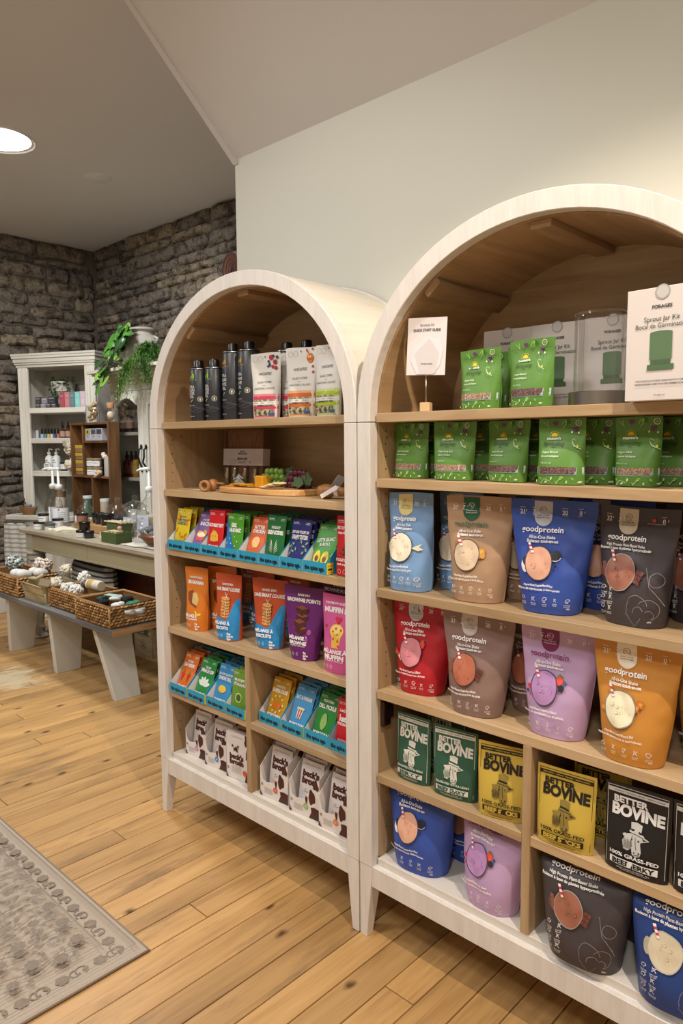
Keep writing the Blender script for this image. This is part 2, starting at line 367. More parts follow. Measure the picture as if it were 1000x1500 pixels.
# stone walls: every stone is a piece of its own
def stonemat():
    m = bpy.data.materials.new('field_stone'); m.use_nodes = True; nt = m.node_tree; b = nt.nodes['Principled BSDF']; L = nt.links.new
    tc = N(nt, 'ShaderNodeTexCoord'); oi = N(nt, 'ShaderNodeObjectInfo'); ge = N(nt, 'ShaderNodeNewGeometry')
    n1 = N(nt, 'ShaderNodeTexNoise', Scale=14.0, Detail=8.0, Roughness=.7); L(ge.outputs['Position'], n1.inputs['Vector'])
    n2 = N(nt, 'ShaderNodeTexNoise', Scale=55.0, Detail=5.0, Roughness=.7); L(ge.outputs['Position'], n2.inputs['Vector'])
    r1 = ramp(nt, [(0, '#7a736c'), (.3, '#91867a'), (.6, '#9f9284'), (.85, '#b0a089'), (1, '#877c71')]); L(oi.outputs['Random'], r1.inputs[0])
    r2 = ramp(nt, [(.38, '#4f4a47'), (.52, '#ffffff'), (.68, '#ffffff'), (.8, '#ffffff')]); L(n1.outputs['Fac'], r2.inputs[0])
    mx = N(nt, 'ShaderNodeMix', data_type='RGBA', blend_type='MULTIPLY'); mx.inputs[0].default_value = .75; L(r1.outputs[0], mx.inputs[6]); L(r2.outputs[0], mx.inputs[7])
    r3 = ramp(nt, [(.3, '#8c8c8c'), (.55, '#e8e8e8'), (.75, '#ffffff')]); L(n2.outputs['Fac'], r3.inputs[0])
    m2 = N(nt, 'ShaderNodeMix', data_type='RGBA', blend_type='MULTIPLY'); m2.inputs[0].default_value = .8; L(mx.outputs[2], m2.inputs[6]); L(r3.outputs[0], m2.inputs[7])
    L(m2.outputs[2], b.inputs['Base Color']); b.inputs['Roughness'].default_value = .95; b.inputs['Specular IOR Level'].default_value = .2
    ad = N(nt, 'ShaderNodeMath', operation='ADD'); L(n1.outputs['Fac'], ad.inputs[0]); L(n2.outputs['Fac'], ad.inputs[1])
    bp = N(nt, 'ShaderNodeBump', Strength=.8, Distance=.02); L(ad.outputs[0], bp.inputs['Height']); L(bp.outputs[0], b.inputs['Normal']); return m
stm = stonemat(); mortar = mat('stone_mortar', '#6a6258', .95, noise_amt=.3, noise_scale=9, bump=.6, spec=.1, coords='Object')
wl = struct(rbox(XL-.2, XL-.028, -4.3, YF+.2, 0, CEIL, 'wall_left', mortar, bevel=0))
wf = struct(rbox(XL-.1, WX+.2, YF+.028, YF+.2, 0, CEIL, 'wall_far', mortar, bevel=0))
variants = []
for v in range(14):
    rr = random.Random(v); nx, nz = 6, 4; vs = []; fs = []
    for j in range(nz+1):
        for i in range(nx+1):
            x = i/nx-.5; z = j/nz-.5; e = max(abs(x)*2, 0)**10; f = max(abs(z)*2, 0)**8
            y = -.55*(1-e)*(1-f)-.12+rr.uniform(-.16, .16)*(1 if 0 < i < nx and 0 < j < nz else .3)
            x += rr.uniform(-.02, .02); z += rr.uniform(-.06, .06)+.06*math.sin(x*7+v)
            cx = .5-.07*(abs(z)*2)**3*rr.uniform(.6, 1.8); x = max(-cx, min(cx, x)); vs.append((x, y, z))
    q = len(vs)
    for j in range(nz):
        for i in range(nx): a = j*(nx+1)+i; fs.append((a, a+1, a+nx+2, a+nx+1))
    rim = [i for i in range(nx+1)]+[j*(nx+1)+nx for j in range(1, nz+1)]+[nz*(nx+1)+i for i in range(nx-1, -1, -1)]+[j*(nx+1) for j in range(nz-1, 0, -1)]
    for k in rim: vs.append((vs[k][0]*.97, .5, vs[k][2]*.95))
    for k in range(len(rim)): fs.append((rim[k], q+k, q+(k+1) % len(rim), rim[(k+1) % len(rim)]))
    me = bpy.data.meshes.new('stone'); me.from_pydata(vs, [], fs); me.materials.append(stm); me.polygons.foreach_set('use_smooth', [True]*len(fs)); me.set_sharp_from_angle(angle=rad(55)); variants.append(me)
def stones(parent, a0, a1, place, seed):
    rr = random.Random(seed); z = 0; n = 0
    while z < CEIL-.02:
        h = rr.choice([rr.uniform(.05, .08), rr.uniform(.07, .115)]); h = min(h, CEIL-z); a = a0-rr.uniform(0, .2)
        if CEIL-z-h < .05: h = CEIL-z
        while a < a1:
            wd = rr.choice([rr.uniform(.14, .26), rr.uniform(.26, .55), rr.uniform(.24, .42)]); b = min(a+wd, a1)
            lo = max(a, a0)
            if b-lo > .05:
                o = bpy.data.objects.new('stone', rr.choice(variants)); COL.objects.link(o); o.parent = parent
                place(o, (lo+b)/2, z+h/2+rr.uniform(-.006, .006)); o.scale = ((b-lo)*1.0, rr.uniform(.032, .055), h*rr.uniform(.92, 1.05)); n += 1
                o.rotation_euler[1] = rr.uniform(-.03, .03)
            a = b+.004
        z += h
    return n
def pl_left(o, a, z): o.location = (XL-.02, a, z); o.rotation_euler = (0, 0, PI/2)
def pl_far(o, a, z): o.location = (a, YF+.02, z)
stones(wl, .2, YF, pl_left, 3); stones(wf, XL, -1.12, pl_far, 5)
basem = mat('baseboard_paint', '#cfcac0', .6, noise_amt=.06)
struct(rbox(XL+.035, XL+.055, .4, YF-.04, 0.0, .13, 'baseboard_left', basem, bevel=.004))

# floor: pine boards laid front to back, each board its own piece
pine = wood('pine_board', '#80603a', '#be945e', '#d3aa72', axis=1, scale=1.25, rough=.42, knots=True, grime=.8, contrast=.62)
fl = struct(rbox(XL-.1, 5.0, -4.2, YF+.1, -.06, -.012, 'floor', mat('subfloor', '#2c2118', .9), bevel=0))
rr = random.Random(11); x = .611-.0885*48; bid = 0; bmesh_cache = {}
def board(x0, x1, y0, y1, par):
    key = (round(x1-x0, 3), round(y1-y0, 2)); gp = .0024
    cx, cy = (x0+x1)/2, (y0+y1)/2
    if key not in bmesh_cache:
        W2, L2 = (x1-x0)/2-gp*.6, (y1-y0)/2-gp*.6
        o = G().box(-W2, W2, -L2, L2, -.012, 0).build('floor_board', pine, par, bevel=.0012); bmesh_cache[key] = o.data
    else: o = bpy.data.objects.new('floor_board', bmesh_cache[key]); COL.objects.link(o); o.parent = par
    o.location = (cx, cy, rr.uniform(-.0006, .0004))
while x < 2.6:
    wd = .0885; y = -2.2-rr.uniform(0, 1.2)
    while y < YF:
        ln = rr.choice([1.4, 2.0, 2.6, 3.2]); y1 = min(y+ln, YF)
        if YF-y1 < .3: y1 = YF
        board(x, x+wd, y, y1, fl); y = y1
    x += wd
struct(rbox(2.6, 5.0, -4.2, .4, -.012, -.001, 'trim_4', pine, bevel=0))
struct(rbox(XL-.05, 2.6, -4.2, -3.5, -.012, -.003, 'trim_5', pine, bevel=0))

# ------------------------------------------------------------------ arched cabinets
CW, SEAM, LEG, TOP_R = .965, 1.3779, .2032, .4283
CD = .348; HW = CW/2; SPR = SEAM+.0226
white = wood('whitewashed_oak', '#d6d0c9', '#dfd9d3', '#e4dfd9', axis=2, scale=5.0, rough=.5, rnd=False)
creamw = wood('whitewashed_shell', '#d8cfc0', '#e0d8ca', '#e6dfd2', axis=1, scale=2.0, rough=.5, rnd=False)
oakx = wood('oak_shelf', '#a38660', '#ba9d77', '#c9ae88', axis=0, scale=1.6, rough=.45)
oakz = wood('oak_panel', '#9c7c58', '#b1936d', '#bfa47f', axis=2, scale=1.6, rough=.5)
oaky = wood('oak_lining', '#8f7150', '#a58662', '#b39571', axis=1, scale=1.4, rough=.5)
holem = mat('dark_hole', '#2e2218', .9); steel = mat('steel', '#b8b8b6', .3, 1)
def epath(ins, z0, n=40):
    """outline of the arch inset by ins, from left foot over the top to right foot"""
    a, b = HW-ins, TOP_R-ins
    pts = [(ins, z0), (ins, SPR-.0001)] if z0 < SPR else []
    for i in range(n+1):
        t = PI-PI*i/n; pts.append((HW+a*math.cos(t), SPR+b*math.sin(t)))
    return pts+([(CW-ins, z0)] if z0 < SPR else [])
def cabinet(X, label, shelf_z, half_z, low=(.458, .458), hinge=False):
    t = thing('arched_cabinet', label, 'cabinet', (X, 0, 0), group='arched display cabinets')
    G().ring(epath(0, SEAM+.0008), epath(.043, SEAM+.0008), 0, .03).build('arch_frame', white, t, bevel=.0015)
    for s in (0, 1):
        x0 = 0 if s == 0 else CW-.043
        G().box(x0, x0+.043, 0, .03, LEG+.0012, SEAM-.0008).build('post', white, t, bevel=.0015)
    G().ring(epath(.003, SEAM), epath(.02, SEAM), .03, CD).build('arch_shell', creamw, t, smooth=True, angle=30)
    G().ring(epath(.02, SEAM), epath(.048, SEAM), .0301, CD-.001).build('arch_lining', oaky, t, smooth=True, angle=30)
    G().ring(epath(-.001, SEAM), epath(.02, SEAM), CD, CD+.02).build('back_rim', white, t, bevel=.002)
    for s in (0, 1):
        a, b = (.003, .02) if s == 0 else (CW-.02, CW-.003)
        rbox(a, b, .03, CD+.02, LEG, SEAM, 'side_panel', creamw, t)
        a, b = (.02, .048) if s == 0 else (CW-.048, CW-.02)
        rbox(a, b, .0301, CD-.001, LEG+.022, SEAM-.0002, 'side_lining', oakz, t, bevel=0)
    g = G(); pts = epath(.02, LEG+.02); g.prism(pts, CD-.001, CD+.008); g.build('back_panel', oakx, t)
    for z in shelf_z: rbox(.0485, CW-.0485, .018, CD-.002, z-.0225, z, 'shelf', oakx, t, bevel=.001)
    for i, z in enumerate(half_z):
        a, b = (.0485, HW-.011) if i == 0 else (HW+.011, CW-.0485)
        rbox(a, b, .018, CD-.002, z-.0225, z, 'shelf', oakx, t, bevel=.001)
    rbox(HW-.0105, HW+.0105, .018, CD-.002, .2262, shelf_z[-1]-.023, 'divider', oakz, t, bevel=.001)
    rbox(.0485, CW-.0485, .02, CD-.002, .204, .226, 'bottom_board', mat('white_board', '#ddd6cd', .5, noise_amt=.02), t, bevel=.001)
    rbox(.04, CW-.04, .004, .034, .148, LEG+.003, 'apron', white, t, bevel=.0015)
    rbox(.04, CW-.04, CD-.015, CD+.01, .148, LEG, 'apron', white, t, bevel=.0015)
    for sx in (0, 1):
        rbox(.008 if sx == 0 else CW-.03, .03 if sx == 0 else CW-.008, .04, CD-.02, .148, LEG, 'side_rail', white, t)
        for sy in (0, 1):
            yo, yi, yt = (.001, .044, .03) if sy == 0 else (CD+.018, CD-.025, CD-.012)
            xo = .001 if sx == 0 else CW-.001; d = 1 if sx == 0 else -1; g = G(); vs = []
            for z, xx, yy in ((0, .024, .6), (.006, .024, .6), (.12, .036, .9), (LEG, .043, 1)):
                xi = xo+d*xx; y2 = yo+(yi-yo)*yy
                if z == 0: xo2 = xo
                vs += [(xo+d*.0, yo, z), (xi, yo, z), (xi, y2, z), (xo, y2, z)]
            fs = [(0, 3, 2, 1), (12, 13, 14, 15)]
            for j in range(3):
                for i in range(4): k = (i+1) % 4; fs.append((j*4+i, j*4+k, j*4+4+k, j*4+4+i))
            lg = g.add(vs, fs).build('leg', white, t, bevel=.0012)
            G().box(min(xo, xo+d*.02)+.001, max(xo, xo+d*.02)-.001, min(yo, yo+(yi-yo)*.5)+.001, max(yo, yo+(yi-yo)*.5)-.001, -.0, .003).build('foot_pad', mat('grey_felt', '#5c564f', .9), lg)
    # rails that tie the arch together inside
    for ang in (130, 90):
        a = rad(ang); cx, cz = HW+(HW-.056)*math.cos(a), SPR+(TOP_R-.056)*math.sin(a); g = G()
        g.X = Matrix.Translation((cx, 0, cz)) @ Matrix.Rotation(-(a-PI/2), 4, 'Y')
        g.box(-.024, .024, .0302, CD-.002, -.009, .009); g.build('cross_rail', oaky, t, bevel=.003)
    g = G()
    for side in (.0487, CW-.0487):
        for y in (.055, .29):
            for z in [.3+.032*k for k in range(34)]:
                if min([abs(z-q+.011) for q in list(shelf_z)+list(half_z)]) > .02 and (int(z*100) % 3 != 1): g.add([(side, y+.0022*math.cos(q), z+.0022*math.sin(q)) for q in [i*PI/3 for i in range(6)]], [tuple(range(6))])
    h = g.build('pin_hole', holem, t); h['kind'] = 'stuff'
    for y in (.06, .095):
        G().add([(.0488, y+.006*math.cos(q), 1.34+.012*(y > .07)+.006*math.sin(q)) for q in [i*PI/6 for i in range(12)]], [tuple(range(12))]).build('wood_plug', mat('plug_wood', '#8f6f4d', .6), t)
    if hinge:
        h = rbox(.0487, .061, .03, .062, .585, .652, 'hinge_plate', mat('bronze_brown', '#3a2a26', .35, .6), t, bevel=.003)
        for z in (.6, .636): G().lathe([(.0045, 0), (.0045, .002)], 10).build('screw', mat('bronze_dark', '#241917', .4, .7), h).matrix_world = Matrix.Translation((.061, .046, z)) @ Matrix.Rotation(PI/2, 4, 'Y')
        rbox(.0487, .057, .062, .078, .6, .635, 'hinge_arm', mat('bronze_brown', '#3a2a26'), t, bevel=.003)
    return t
RX = .9686
cabinet(0, 'left arched whitewashed cabinet with dark oil tins on its top shelf', (1.4, 1.1705, .966, .688), (.458, .458))
cabinet(RX, 'right arched whitewashed cabinet filled with green pouches and large protein bags', (1.4, 1.2365, .9555, .687), (.460, .460), hinge=True)

# rug
rugm = mat('rug_pile', '#b3a596', .95, noise_amt=.07, noise_scale=350, bump=.06, spec=.1)
def rugink():
    m = bpy.data.materials.new('rug_motif'); m.use_nodes = True; nt = m.node_tree; b = nt.nodes['Principled BSDF']; L = nt.links.new
    ge = N(nt, 'ShaderNodeNewGeometry'); n = N(nt, 'ShaderNodeTexNoise', Scale=90.0, Detail=4.0, Roughness=.8); L(ge.outputs['Position'], n.inputs['Vector'])
    r = ramp(nt, [(.3, '#83776c'), (.55, '#8f8276'), (.75, '#a8998b')]); L(n.outputs['Fac'], r.inputs[0]); L(r.outputs[0], b.inputs['Base Color']); b.inputs['Roughness'].default_value = .95
    b.inputs['Specular IOR Level'].default_value = .1
    return m
t = thing('area_rug', 'faded grey-beige area rug with floral vine pattern at the lower left of the floor', 'rug', (.612, -.432, 0))
G().box(-1.9, 0, -1.3, 0, 0, .006).build('pile', rugm, t, bevel=.002)
g = G(); g.tube([(-1.9, 0, .004), (0, 0, .004), (0, -1.3, .004)], .0045, 6); g.build('bound_edge', mat('rug_edge', '#8f7f70', .95), t, smooth=True)
P = Print(lambda x, y: (Vector((x, y, .006)), Vector((0, 0, 1))), .0003); rr = random.Random(5); D = '#777777'
def flower(x, y, r, n=9, hole=True):
    pts = []
    for i in range(n*4):
        a = 2*PI*i/(n*4); q = r*(.82+.18*abs(math.sin(a*n/2))); pts.append((x+q*math.cos(a), y+q*math.sin(a)))
    P.poly(pts, D)
def leaf(x, y, r, a): P.disc(x, y, r, D, rz=r*.55, n=8, rings=1, rot=a)
def band(off, wd, step):   # border bands running along both edges
    L1 = -off-wd/2
    for k in range(int(1.8/step)):
        for (mx, my, al) in ((-off-step*(k+.5), L1, 0), (L1, -off-step*(k+.5), 1)):
            if k % 2: flower(mx, my, wd*.36, 6)
            else:
                P.arc(mx, my, wd*.3, .3, 5.2, .004, D, 10); P.arc(mx-(.018 if not al else 0), my-(.018 if al else 0), wd*.24, 2.5, 7.5, .004, D, 8); leaf(mx+wd*.2*(1-al), my+wd*.2*al, wd*.2, k)
        
band(.032, .05, .05)
for o_ in (.024, .088): P.line([(-1.9, -o_), (-o_, -o_), (-o_, -1.3)], .0035, D)
# vines in the field run parallel to the near edge and climb away from it
for row in range(14):
    x0 = -.13-row*.082
    stem = [(x0-.012*math.sin(k*1.1), -.115-k*.031) for k in range(38)]
    P.line([(a, b) for a, b in stem], .004, D)
    for k, (a, b) in enumerate(stem):
        if row % 2 and k > 1 and k % 9 < 4: leaf(a+.022*(1 if k % 2 else -1), b, .013, .5+k); leaf(a-.03*(1 if k % 2 else -1), b+.01, .012, k*.7)
        elif k % 2 == 0: flower(a+(.026 if (k//2) % 2 else -.026), b-.005, .019+rr.uniform(-.003, .002)); P.line([(a, b+.018), (a+(.024 if (k//2) % 2 else -.024), b)], .0025, D)
        else: leaf(a+.03*(1 if k % 4 == 1 else -1), b, .011, rr.uniform(0, 3))
P.line([(-.62, -.56), (-1.9, -.56)], .02, D); P.line([(-.62, -.56), (-.62, -1.3)], .02, D)
for k in range(12):
    for j in range(7): flower(-.68-.1*k, -.62-.085*j-.02*(k % 2), .03, 6)
o = P.build(t, 'woven_pattern'); o.data.materials.clear(); o.data.materials.append(rugink())
# ------------------------------------------------------------------ pouches
def sm(a, b, x): t = max(0, min(1, (x-a)/(b-a))); return t*t*(3-2*t)
class Pouch:
    """stand-up pouch: flat sealed top, bulging middle, pinched gusset bottom. local origin under its middle, front faces -y"""
    def __init__(s, w, h, d, wb, seed=0, wr=.0016, seal=.88, bulge=.6, tilt=0, fold=None):
        s.fold = fold; s.w, s.h, s.d, s.wb, s.sd, s.wr, s.seal, s.bu, s.tilt = w, h, d, wb, seed, wr, seal, bulge, tilt
    def width(s, v): return s.wb+(s.w-s.wb)*min(1, v/.9)**.8
    def dep(s, v):
        if v >= s.seal: return .0012
        return max(.0012, s.d/2*(.93+.07*sm(0, .1, v))*(1-sm(.12, s.seal+.04, v))**.85)
    def pos(s, q, v, side=-1):
        """q -1..1 across, v 0..1 up"""
        b = max(0, 1-abs(q)**3.2)**s.bu; dp = s.dep(v)
        n = noise.noise(Vector((q*2.1+s.sd*3.7, v*4.2+s.sd, side*2.0)))*.65+noise.noise(Vector((q*4.5+s.sd, v*9+s.sd*2, side*5.0)))*.35
        wv = s.wr*n*(1 if v < s.seal else .35)*min(1, (1-abs(q))*4+.25)*min(1, v*7)
        y = side*dp*b+wv*2.2*(-side if side > 0 else 1)
        y += .0022*math.sin(v*3.1+s.sd)*v                       # slight curl of the whole pouch
        if side < 0 and v > .82 and v < s.seal: y -= .0012*math.sin((v-.82)/(s.seal-.82)*PI)
        edge = s.wr*.8*noise.noise(Vector((s.sd*5+side, v*3, 7.7)))
        z = v*s.h
        if v > .98: z += s.h*.006*math.sin(q*2.2+s.sd)
        if s.fold and z > s.fold:          # the flexible top is pushed back under the shelf above
            e = z-s.fold; z = s.fold+.038*(1-math.exp(-e/.035)); y += e*.55*(1-math.exp(-e/.03))
        return Vector((q*s.width(v)/2+(edge if abs(q) > .9 else 0), y, z))
    def surf(s):
        def f(x, z):
            v = max(0.002, min(.998, z/s.h)); q = max(-.999, min(.999, 2*x/s.w))
            p = s.pos(q, v); a = s.pos(q+.02, v); b = s.pos(q, v+.02); n = (a-p).cross(b-p)
            return p, n.normalized() if n.length else Vector((0, -1, 0))
        return f
    def mesh(s, m, parent, name='pouch', nq=14, nv=16):
        g = G(); qs = [math.sin(PI/2*(-1+2*i/nq)) for i in range(nq+1)]; vsn = [j/nv for j in range(nv+1)]
        vsn = sorted(set([0, .03]+vsn+[s.seal, s.seal+.015]))
        nv = len(vsn)-1; n = nq+1; vs = []; fs = []
        for side in (-1, 1):
            for v in vsn:
                for q in qs: vs.append(s.pos(q, v, side))
        b = n*(nv+1)
        for j in range(nv):
            for i in range(nq):
                a = j*n+i; fs.append((a, a+1, a+n+1, a+n)); fs.append((b+a, b+a+n, b+a+n+1, b+a+1))
            fs.append((j*n, j*n+n, b+j*n+n, b+j*n)); fs.append((j*n+nq, b+j*n+nq, b+j*n+n+nq, j*n+n+nq))
        for i in range(nq):
            t = nv*n+i; fs.append((t, t+1, b+t+1, b+t)); fs.append((i, b+i, b+i+1, i+1))
        return g.add(vs, fs).build(name, m, parent, smooth=True, angle=60)
def foil(name, col, rough=.42): return mat('foil_'+name, col, rough, spec=.5, noise_amt=.03, noise_scale=12)
W_ = '#f2f0ee'
def place(x, y, deg, d): # front-bottom middle to thing origin
    a = rad(deg); return (x-math.sin(a)*d/2, y+math.cos(a)*d/2)

# --- big protein bags
def smoothie(P, x, z, r, col, rim, w=1.0):
    P.k += 1; P.disc(x, z, r*1.07, rim, rz=r*1.1*w, n=36, rings=8); P.disc(x, z, r, col, rz=r*1.03*w, n=36, rings=8)
    c = srgb(col); lo = (c[0]*.72, c[1]*.66, c[2]*.64, 1); hi = (min(1, c[0]*1.25), min(1, c[1]*1.25), min(1, c[2]*1.25), 1); r_ = random.Random(int(x*900)+int(r*9e3))
    for k in range(8):
        a = r_.uniform(0, 6.3); q = r*r_.uniform(.15, .75); b = r*r_.uniform(.05, .09)
        P.disc(x+q*math.cos(a), z+q*math.sin(a), b, lo, n=8, rings=1); P.disc(x+q*math.cos(a)-b*.2, z+q*math.sin(a)-b*.2, b*.7, hi, n=8, rings=1)
def straw(P, x, z, L=.022):
    n = 5
    for k in range(n): P.poly([(x-.003+L*.45*k/n, z-L*k/n), (x+.003+L*.45*k/n, z-L*k/n+.001), (x+.003+L*.45*(k+1)/n, z-L*(k+1)/n+.001), (x-.003+L*.45*(k+1)/n, z-L*(k+1)/n)], '#d23b4a' if k % 2 else '#f4eef0')
def protein(style, w=.178, h=.247, d=.085, wb=.12, seed=1, parent=None, high=False, fold=None):
    base, badge, title, txt, sh, rim = style['c']; S = Pouch(w, h, d, wb, seed, .0036, fold=fold)
    S.mesh(foil(style['n'], base), parent, nq=20, nv=26); P = Print(S.surf(), .0013)
    bx = -.02*w/.178
    # badge hanging from the top
    pts = [(bx-.02, h-.004), (bx-.02, h*.845)]+[(bx-.02*math.cos(a*PI/8), h*.845-.02*math.sin(a*PI/8)) for a in range(1, 8)]+[(bx+.02, h*.845), (bx+.02, h-.004)]
    n = 6
    P.rect(bx-.02, bx+.02, h*.845, h-.004, badge, 4, 4); P.disc(bx, h*.845, .02, badge, n=20, rings=2)
    ic = style.get('ic', '#55555a'); P.arc(bx, h*.905, .0075, 0, 6.28, .001, ic, 12); P.arc(bx-.002, h*.9, .004, .5, 4, .001, ic, 8); P.arc(bx+.002, h*.908, .004, 3, 7, .001, ic, 8)
    P.text(style['bt'][0], bx, h*.862, .0032, ic, bold=.01, w=.026); P.text(style['bt'][1], bx, h*.842, .0032, ic, bold=.01, w=.028)
    for (x, a, b_, c) in ((-.36, style.get('n1', '21'), 'g', 'PROTEIN'), (-.22, style.get('n2', '7'), 'g', 'FIBRE'), (.14, '20', '', 'VITAMINS'), (.32, '0', 'g', 'SUGAR')):
        if high and x == .14: continue
        X = x*w; P.text(a, X, h*.893, .0088, txt, bold=.015); P.text(b_ or ' ', X+.0085, h*.905, .004, txt); P.text(c, X, h*.928, .0022, txt); P.text(c, X, h*.866, .0022, txt)
    if high: P.disc(.2*w, h*.893, .004, '#d23b3b', n=8, rings=1); P.text('MADE IN CANADA', .2*w, h*.862, .0022, txt)
    P.text('goodprotein', bx, h*.735, .0125, title, w=.52*w, bold=.018)
    if not high: P.text('All-in-One Shake', bx, h*.665, .0068, txt, w=.34*w, bold=.02); P.text('Boisson tout-en-un', bx+.002, h*.632, .0068, txt, w=.4*w, bold=.028)
    else: P.text('High Protein Plant-Based Shake', bx, h*.668, .0056, txt, w=.52*w, bold=.015); P.text('Boisson à base de plantes hyperprotéinée', bx, h*.638, .0056, txt, w=.68*w, bold=.025)
    sx, sz, r = bx-.02*w, h*.44, .0335
    style['ex'](P, sx, sz, r)
    smoothie(P, sx, sz, r, sh, rim); straw(P, sx-.024, sz+.042)
    if high:
        o = '#8f8a8c'; q = w*.22; z0 = h*.12
        P.arc(q-.012, z0+.012, .024, .2, 3.6, .0009, o, 14); P.arc(q+.014, z0+.01, .02, -1.2, 2.6, .0009, o, 14); P.arc(q-.004, z0+.004, .011, .3, 3.4, .0009, o, 10); P.arc(q+.016, z0, .009, -1, 2.4, .0009, o, 10)
        P.line([(q-.036, z0), (q-.01, z0-.024), (q+.004, z0-.006)], .0009, o); P.line([(q+.018, z0+.05), (q+.04, z0+.02)], .0009, o); P.arc(q+.022, z0+.068, .013, 0, 6.28, .0009, o, 14); P.line([(q, z0+.09), (q+.01, z0+.055), (q+.034, z0+.03)], .0009, o)
    zz = h*.225
    if not high:
        P.text('Plant-Based Superfood Blend', bx, zz+.006, .005, txt, w=.42*w, bold=.02); P.text('Mélange de superaliments à base de plantes', bx, zz-.002, .005, txt, w=.62*w, bold=.02)
        xs = [-.38, -.2, -.02, .16, .34]
    else: xs = [-.36, -.24]
    for i, x in enumerate(xs):
        for row in range(1 if not high else 3):
            X = x*w*.9; Z = zz-.022 if not high else h*.3-.018*row
            if i % 2: P.line([(X-.004, Z-.004), (X+.004, Z+.004)], .0008, txt); P.line([(X-.004, Z+.004), (X+.004, Z-.004)], .0008, txt); P.arc(X, Z, .003, 1, 4, .0007, txt, 6)
            else: P.arc(X, Z, .0045, 0, 5.2 if i else 3.8, .0008, txt, 9); P.line([(X-.002, Z), (X, Z-.003), (X+.004, Z+.003)], .0008, txt)
            P.text(['PLANT BASED', 'DAIRY FREE', 'NON GMO', 'VEGAN', 'GLUTEN FREE'][i], X, Z-.0085, .0021, txt, w=.014); P.text('SANS OGM', X, Z-.0115, .0021, txt, w=.012)
    P.text('450g', .36*w*.9, h*.075, .003, txt, bold=.02)
    P.build(parent); return S
def ex_cookie(P, x, z, r):
    P.disc(x+.04, z+.018, .0145, '#23242b', rz=.010, rot=.2); P.arc(x+.04, z+.0165, .0145, PI*1.05, PI*1.95, .0014, '#cfd0d6', 10, rz=.010); P.disc(x+.043, z-.004, .003, '#15171f', n=6, rings=1)
    P.disc(x-.034, z-.006, .010, '#e6e4e6', rz=.015); P.disc(x-.033, z+.002, .008, '#1c1d24', rz=.011, rot=.3)
def ex_van(P, x, z, r):
    P.poly([(x+.03, z), (x+.06, z+.012), (x+.052, z+.004), (x+.064, z-.002), (x+.05, z-.006)], '#e9e2c6'); P.poly([(x-.03, z+.004), (x-.04, z+.01), (x-.038, z-.012)], '#e9dca8')
def ex_pb(P, x, z, r):
    P.disc(x+.036, z+.006, .016, '#c98a3a', rz=.011, rot=.5); P.disc(x+.038, z+.008, .01, '#e0ab5c', rz=.006, rot=.5); P.disc(x+.044, z+.001, .007, '#d59a45')
def ex_choc(P, x, z, r):
    for i in range(2):
        for j in range(3): P.poly([(x+.03+i*.009+j*.003, z-.016+j*.009-i*.003), (x+.038+i*.009+j*.003, z-.019+j*.009-i*.003), (x+.041+i*.009+j*.003, z-.011+j*.009-i*.003), (x+.033+i*.009+j*.003, z-.008+j*.009-i*.003)], '#6d3c33')
    P.poly([(x-.046, z+.018), (x-.036, z+.019), (x-.034, z-.014), (x-.042, z-.006)], '#8a5548'); P.arc(x-.036, z, .011, 1.3, 5, .003, '#7a4a3e', 8)
def ex_straw(P, x, z, r):
    P.poly([(x-.062, z-.012), (x-.03, z-.024), (x-.026, z-.012), (x-.046, z-.004), (x-.052, z+.004)], '#f2e9e6'); P.disc(x-.046, z-.006, .01, '#e2483c', rz=.006, rot=-.5); P.disc(x+.034, z+.022, .007, '#e0432e', rz=.009); P.poly([(x+.03, z+.03), (x+.04, z+.034), (x+.036, z+.028)], '#5a9a3c')
def ex_berry(P, x, z, r):
    P.disc(x+.036, z+.02, .0085, '#e5543a', rz=.009); P.poly([(x+.03, z+.029), (x+.036, z+.034), (x+.042, z+.029)], '#4c8a3c'); P.disc(x+.043, z+.006, .007, '#2c2a3a', n=8); P.disc(x+.05, z+.016, .004, '#3b4a82', n=8)
    P.disc(x-.04, z-.002, .005, '#c7324c', n=8); P.disc(x-.044, z-.012, .0035, '#3b3f7a', n=8); P.disc(x-.037, z-.018, .003, '#c7324c', n=8)
def ex_caramel(P, x, z, r):
    for a, b in ((.042, .016), (.034, .008), (-.04, -.004)): P.poly([(x+a-.008, z+b-.006), (x+a+.006, z+b-.008), (x+a+.009, z+b+.006), (x+a-.005, z+b+.008)], '#c9772a'); P.poly([(x+a-.004, z+b-.003), (x+a+.004, z+b-.004), (x+a+.005, z+b+.003), (x+a-.002, z+b+.004)], '#e2a050')
def ex_none(P, x, z, r):
    P.disc(x-.036, z, .008, '#b3b09a', rz=.016)
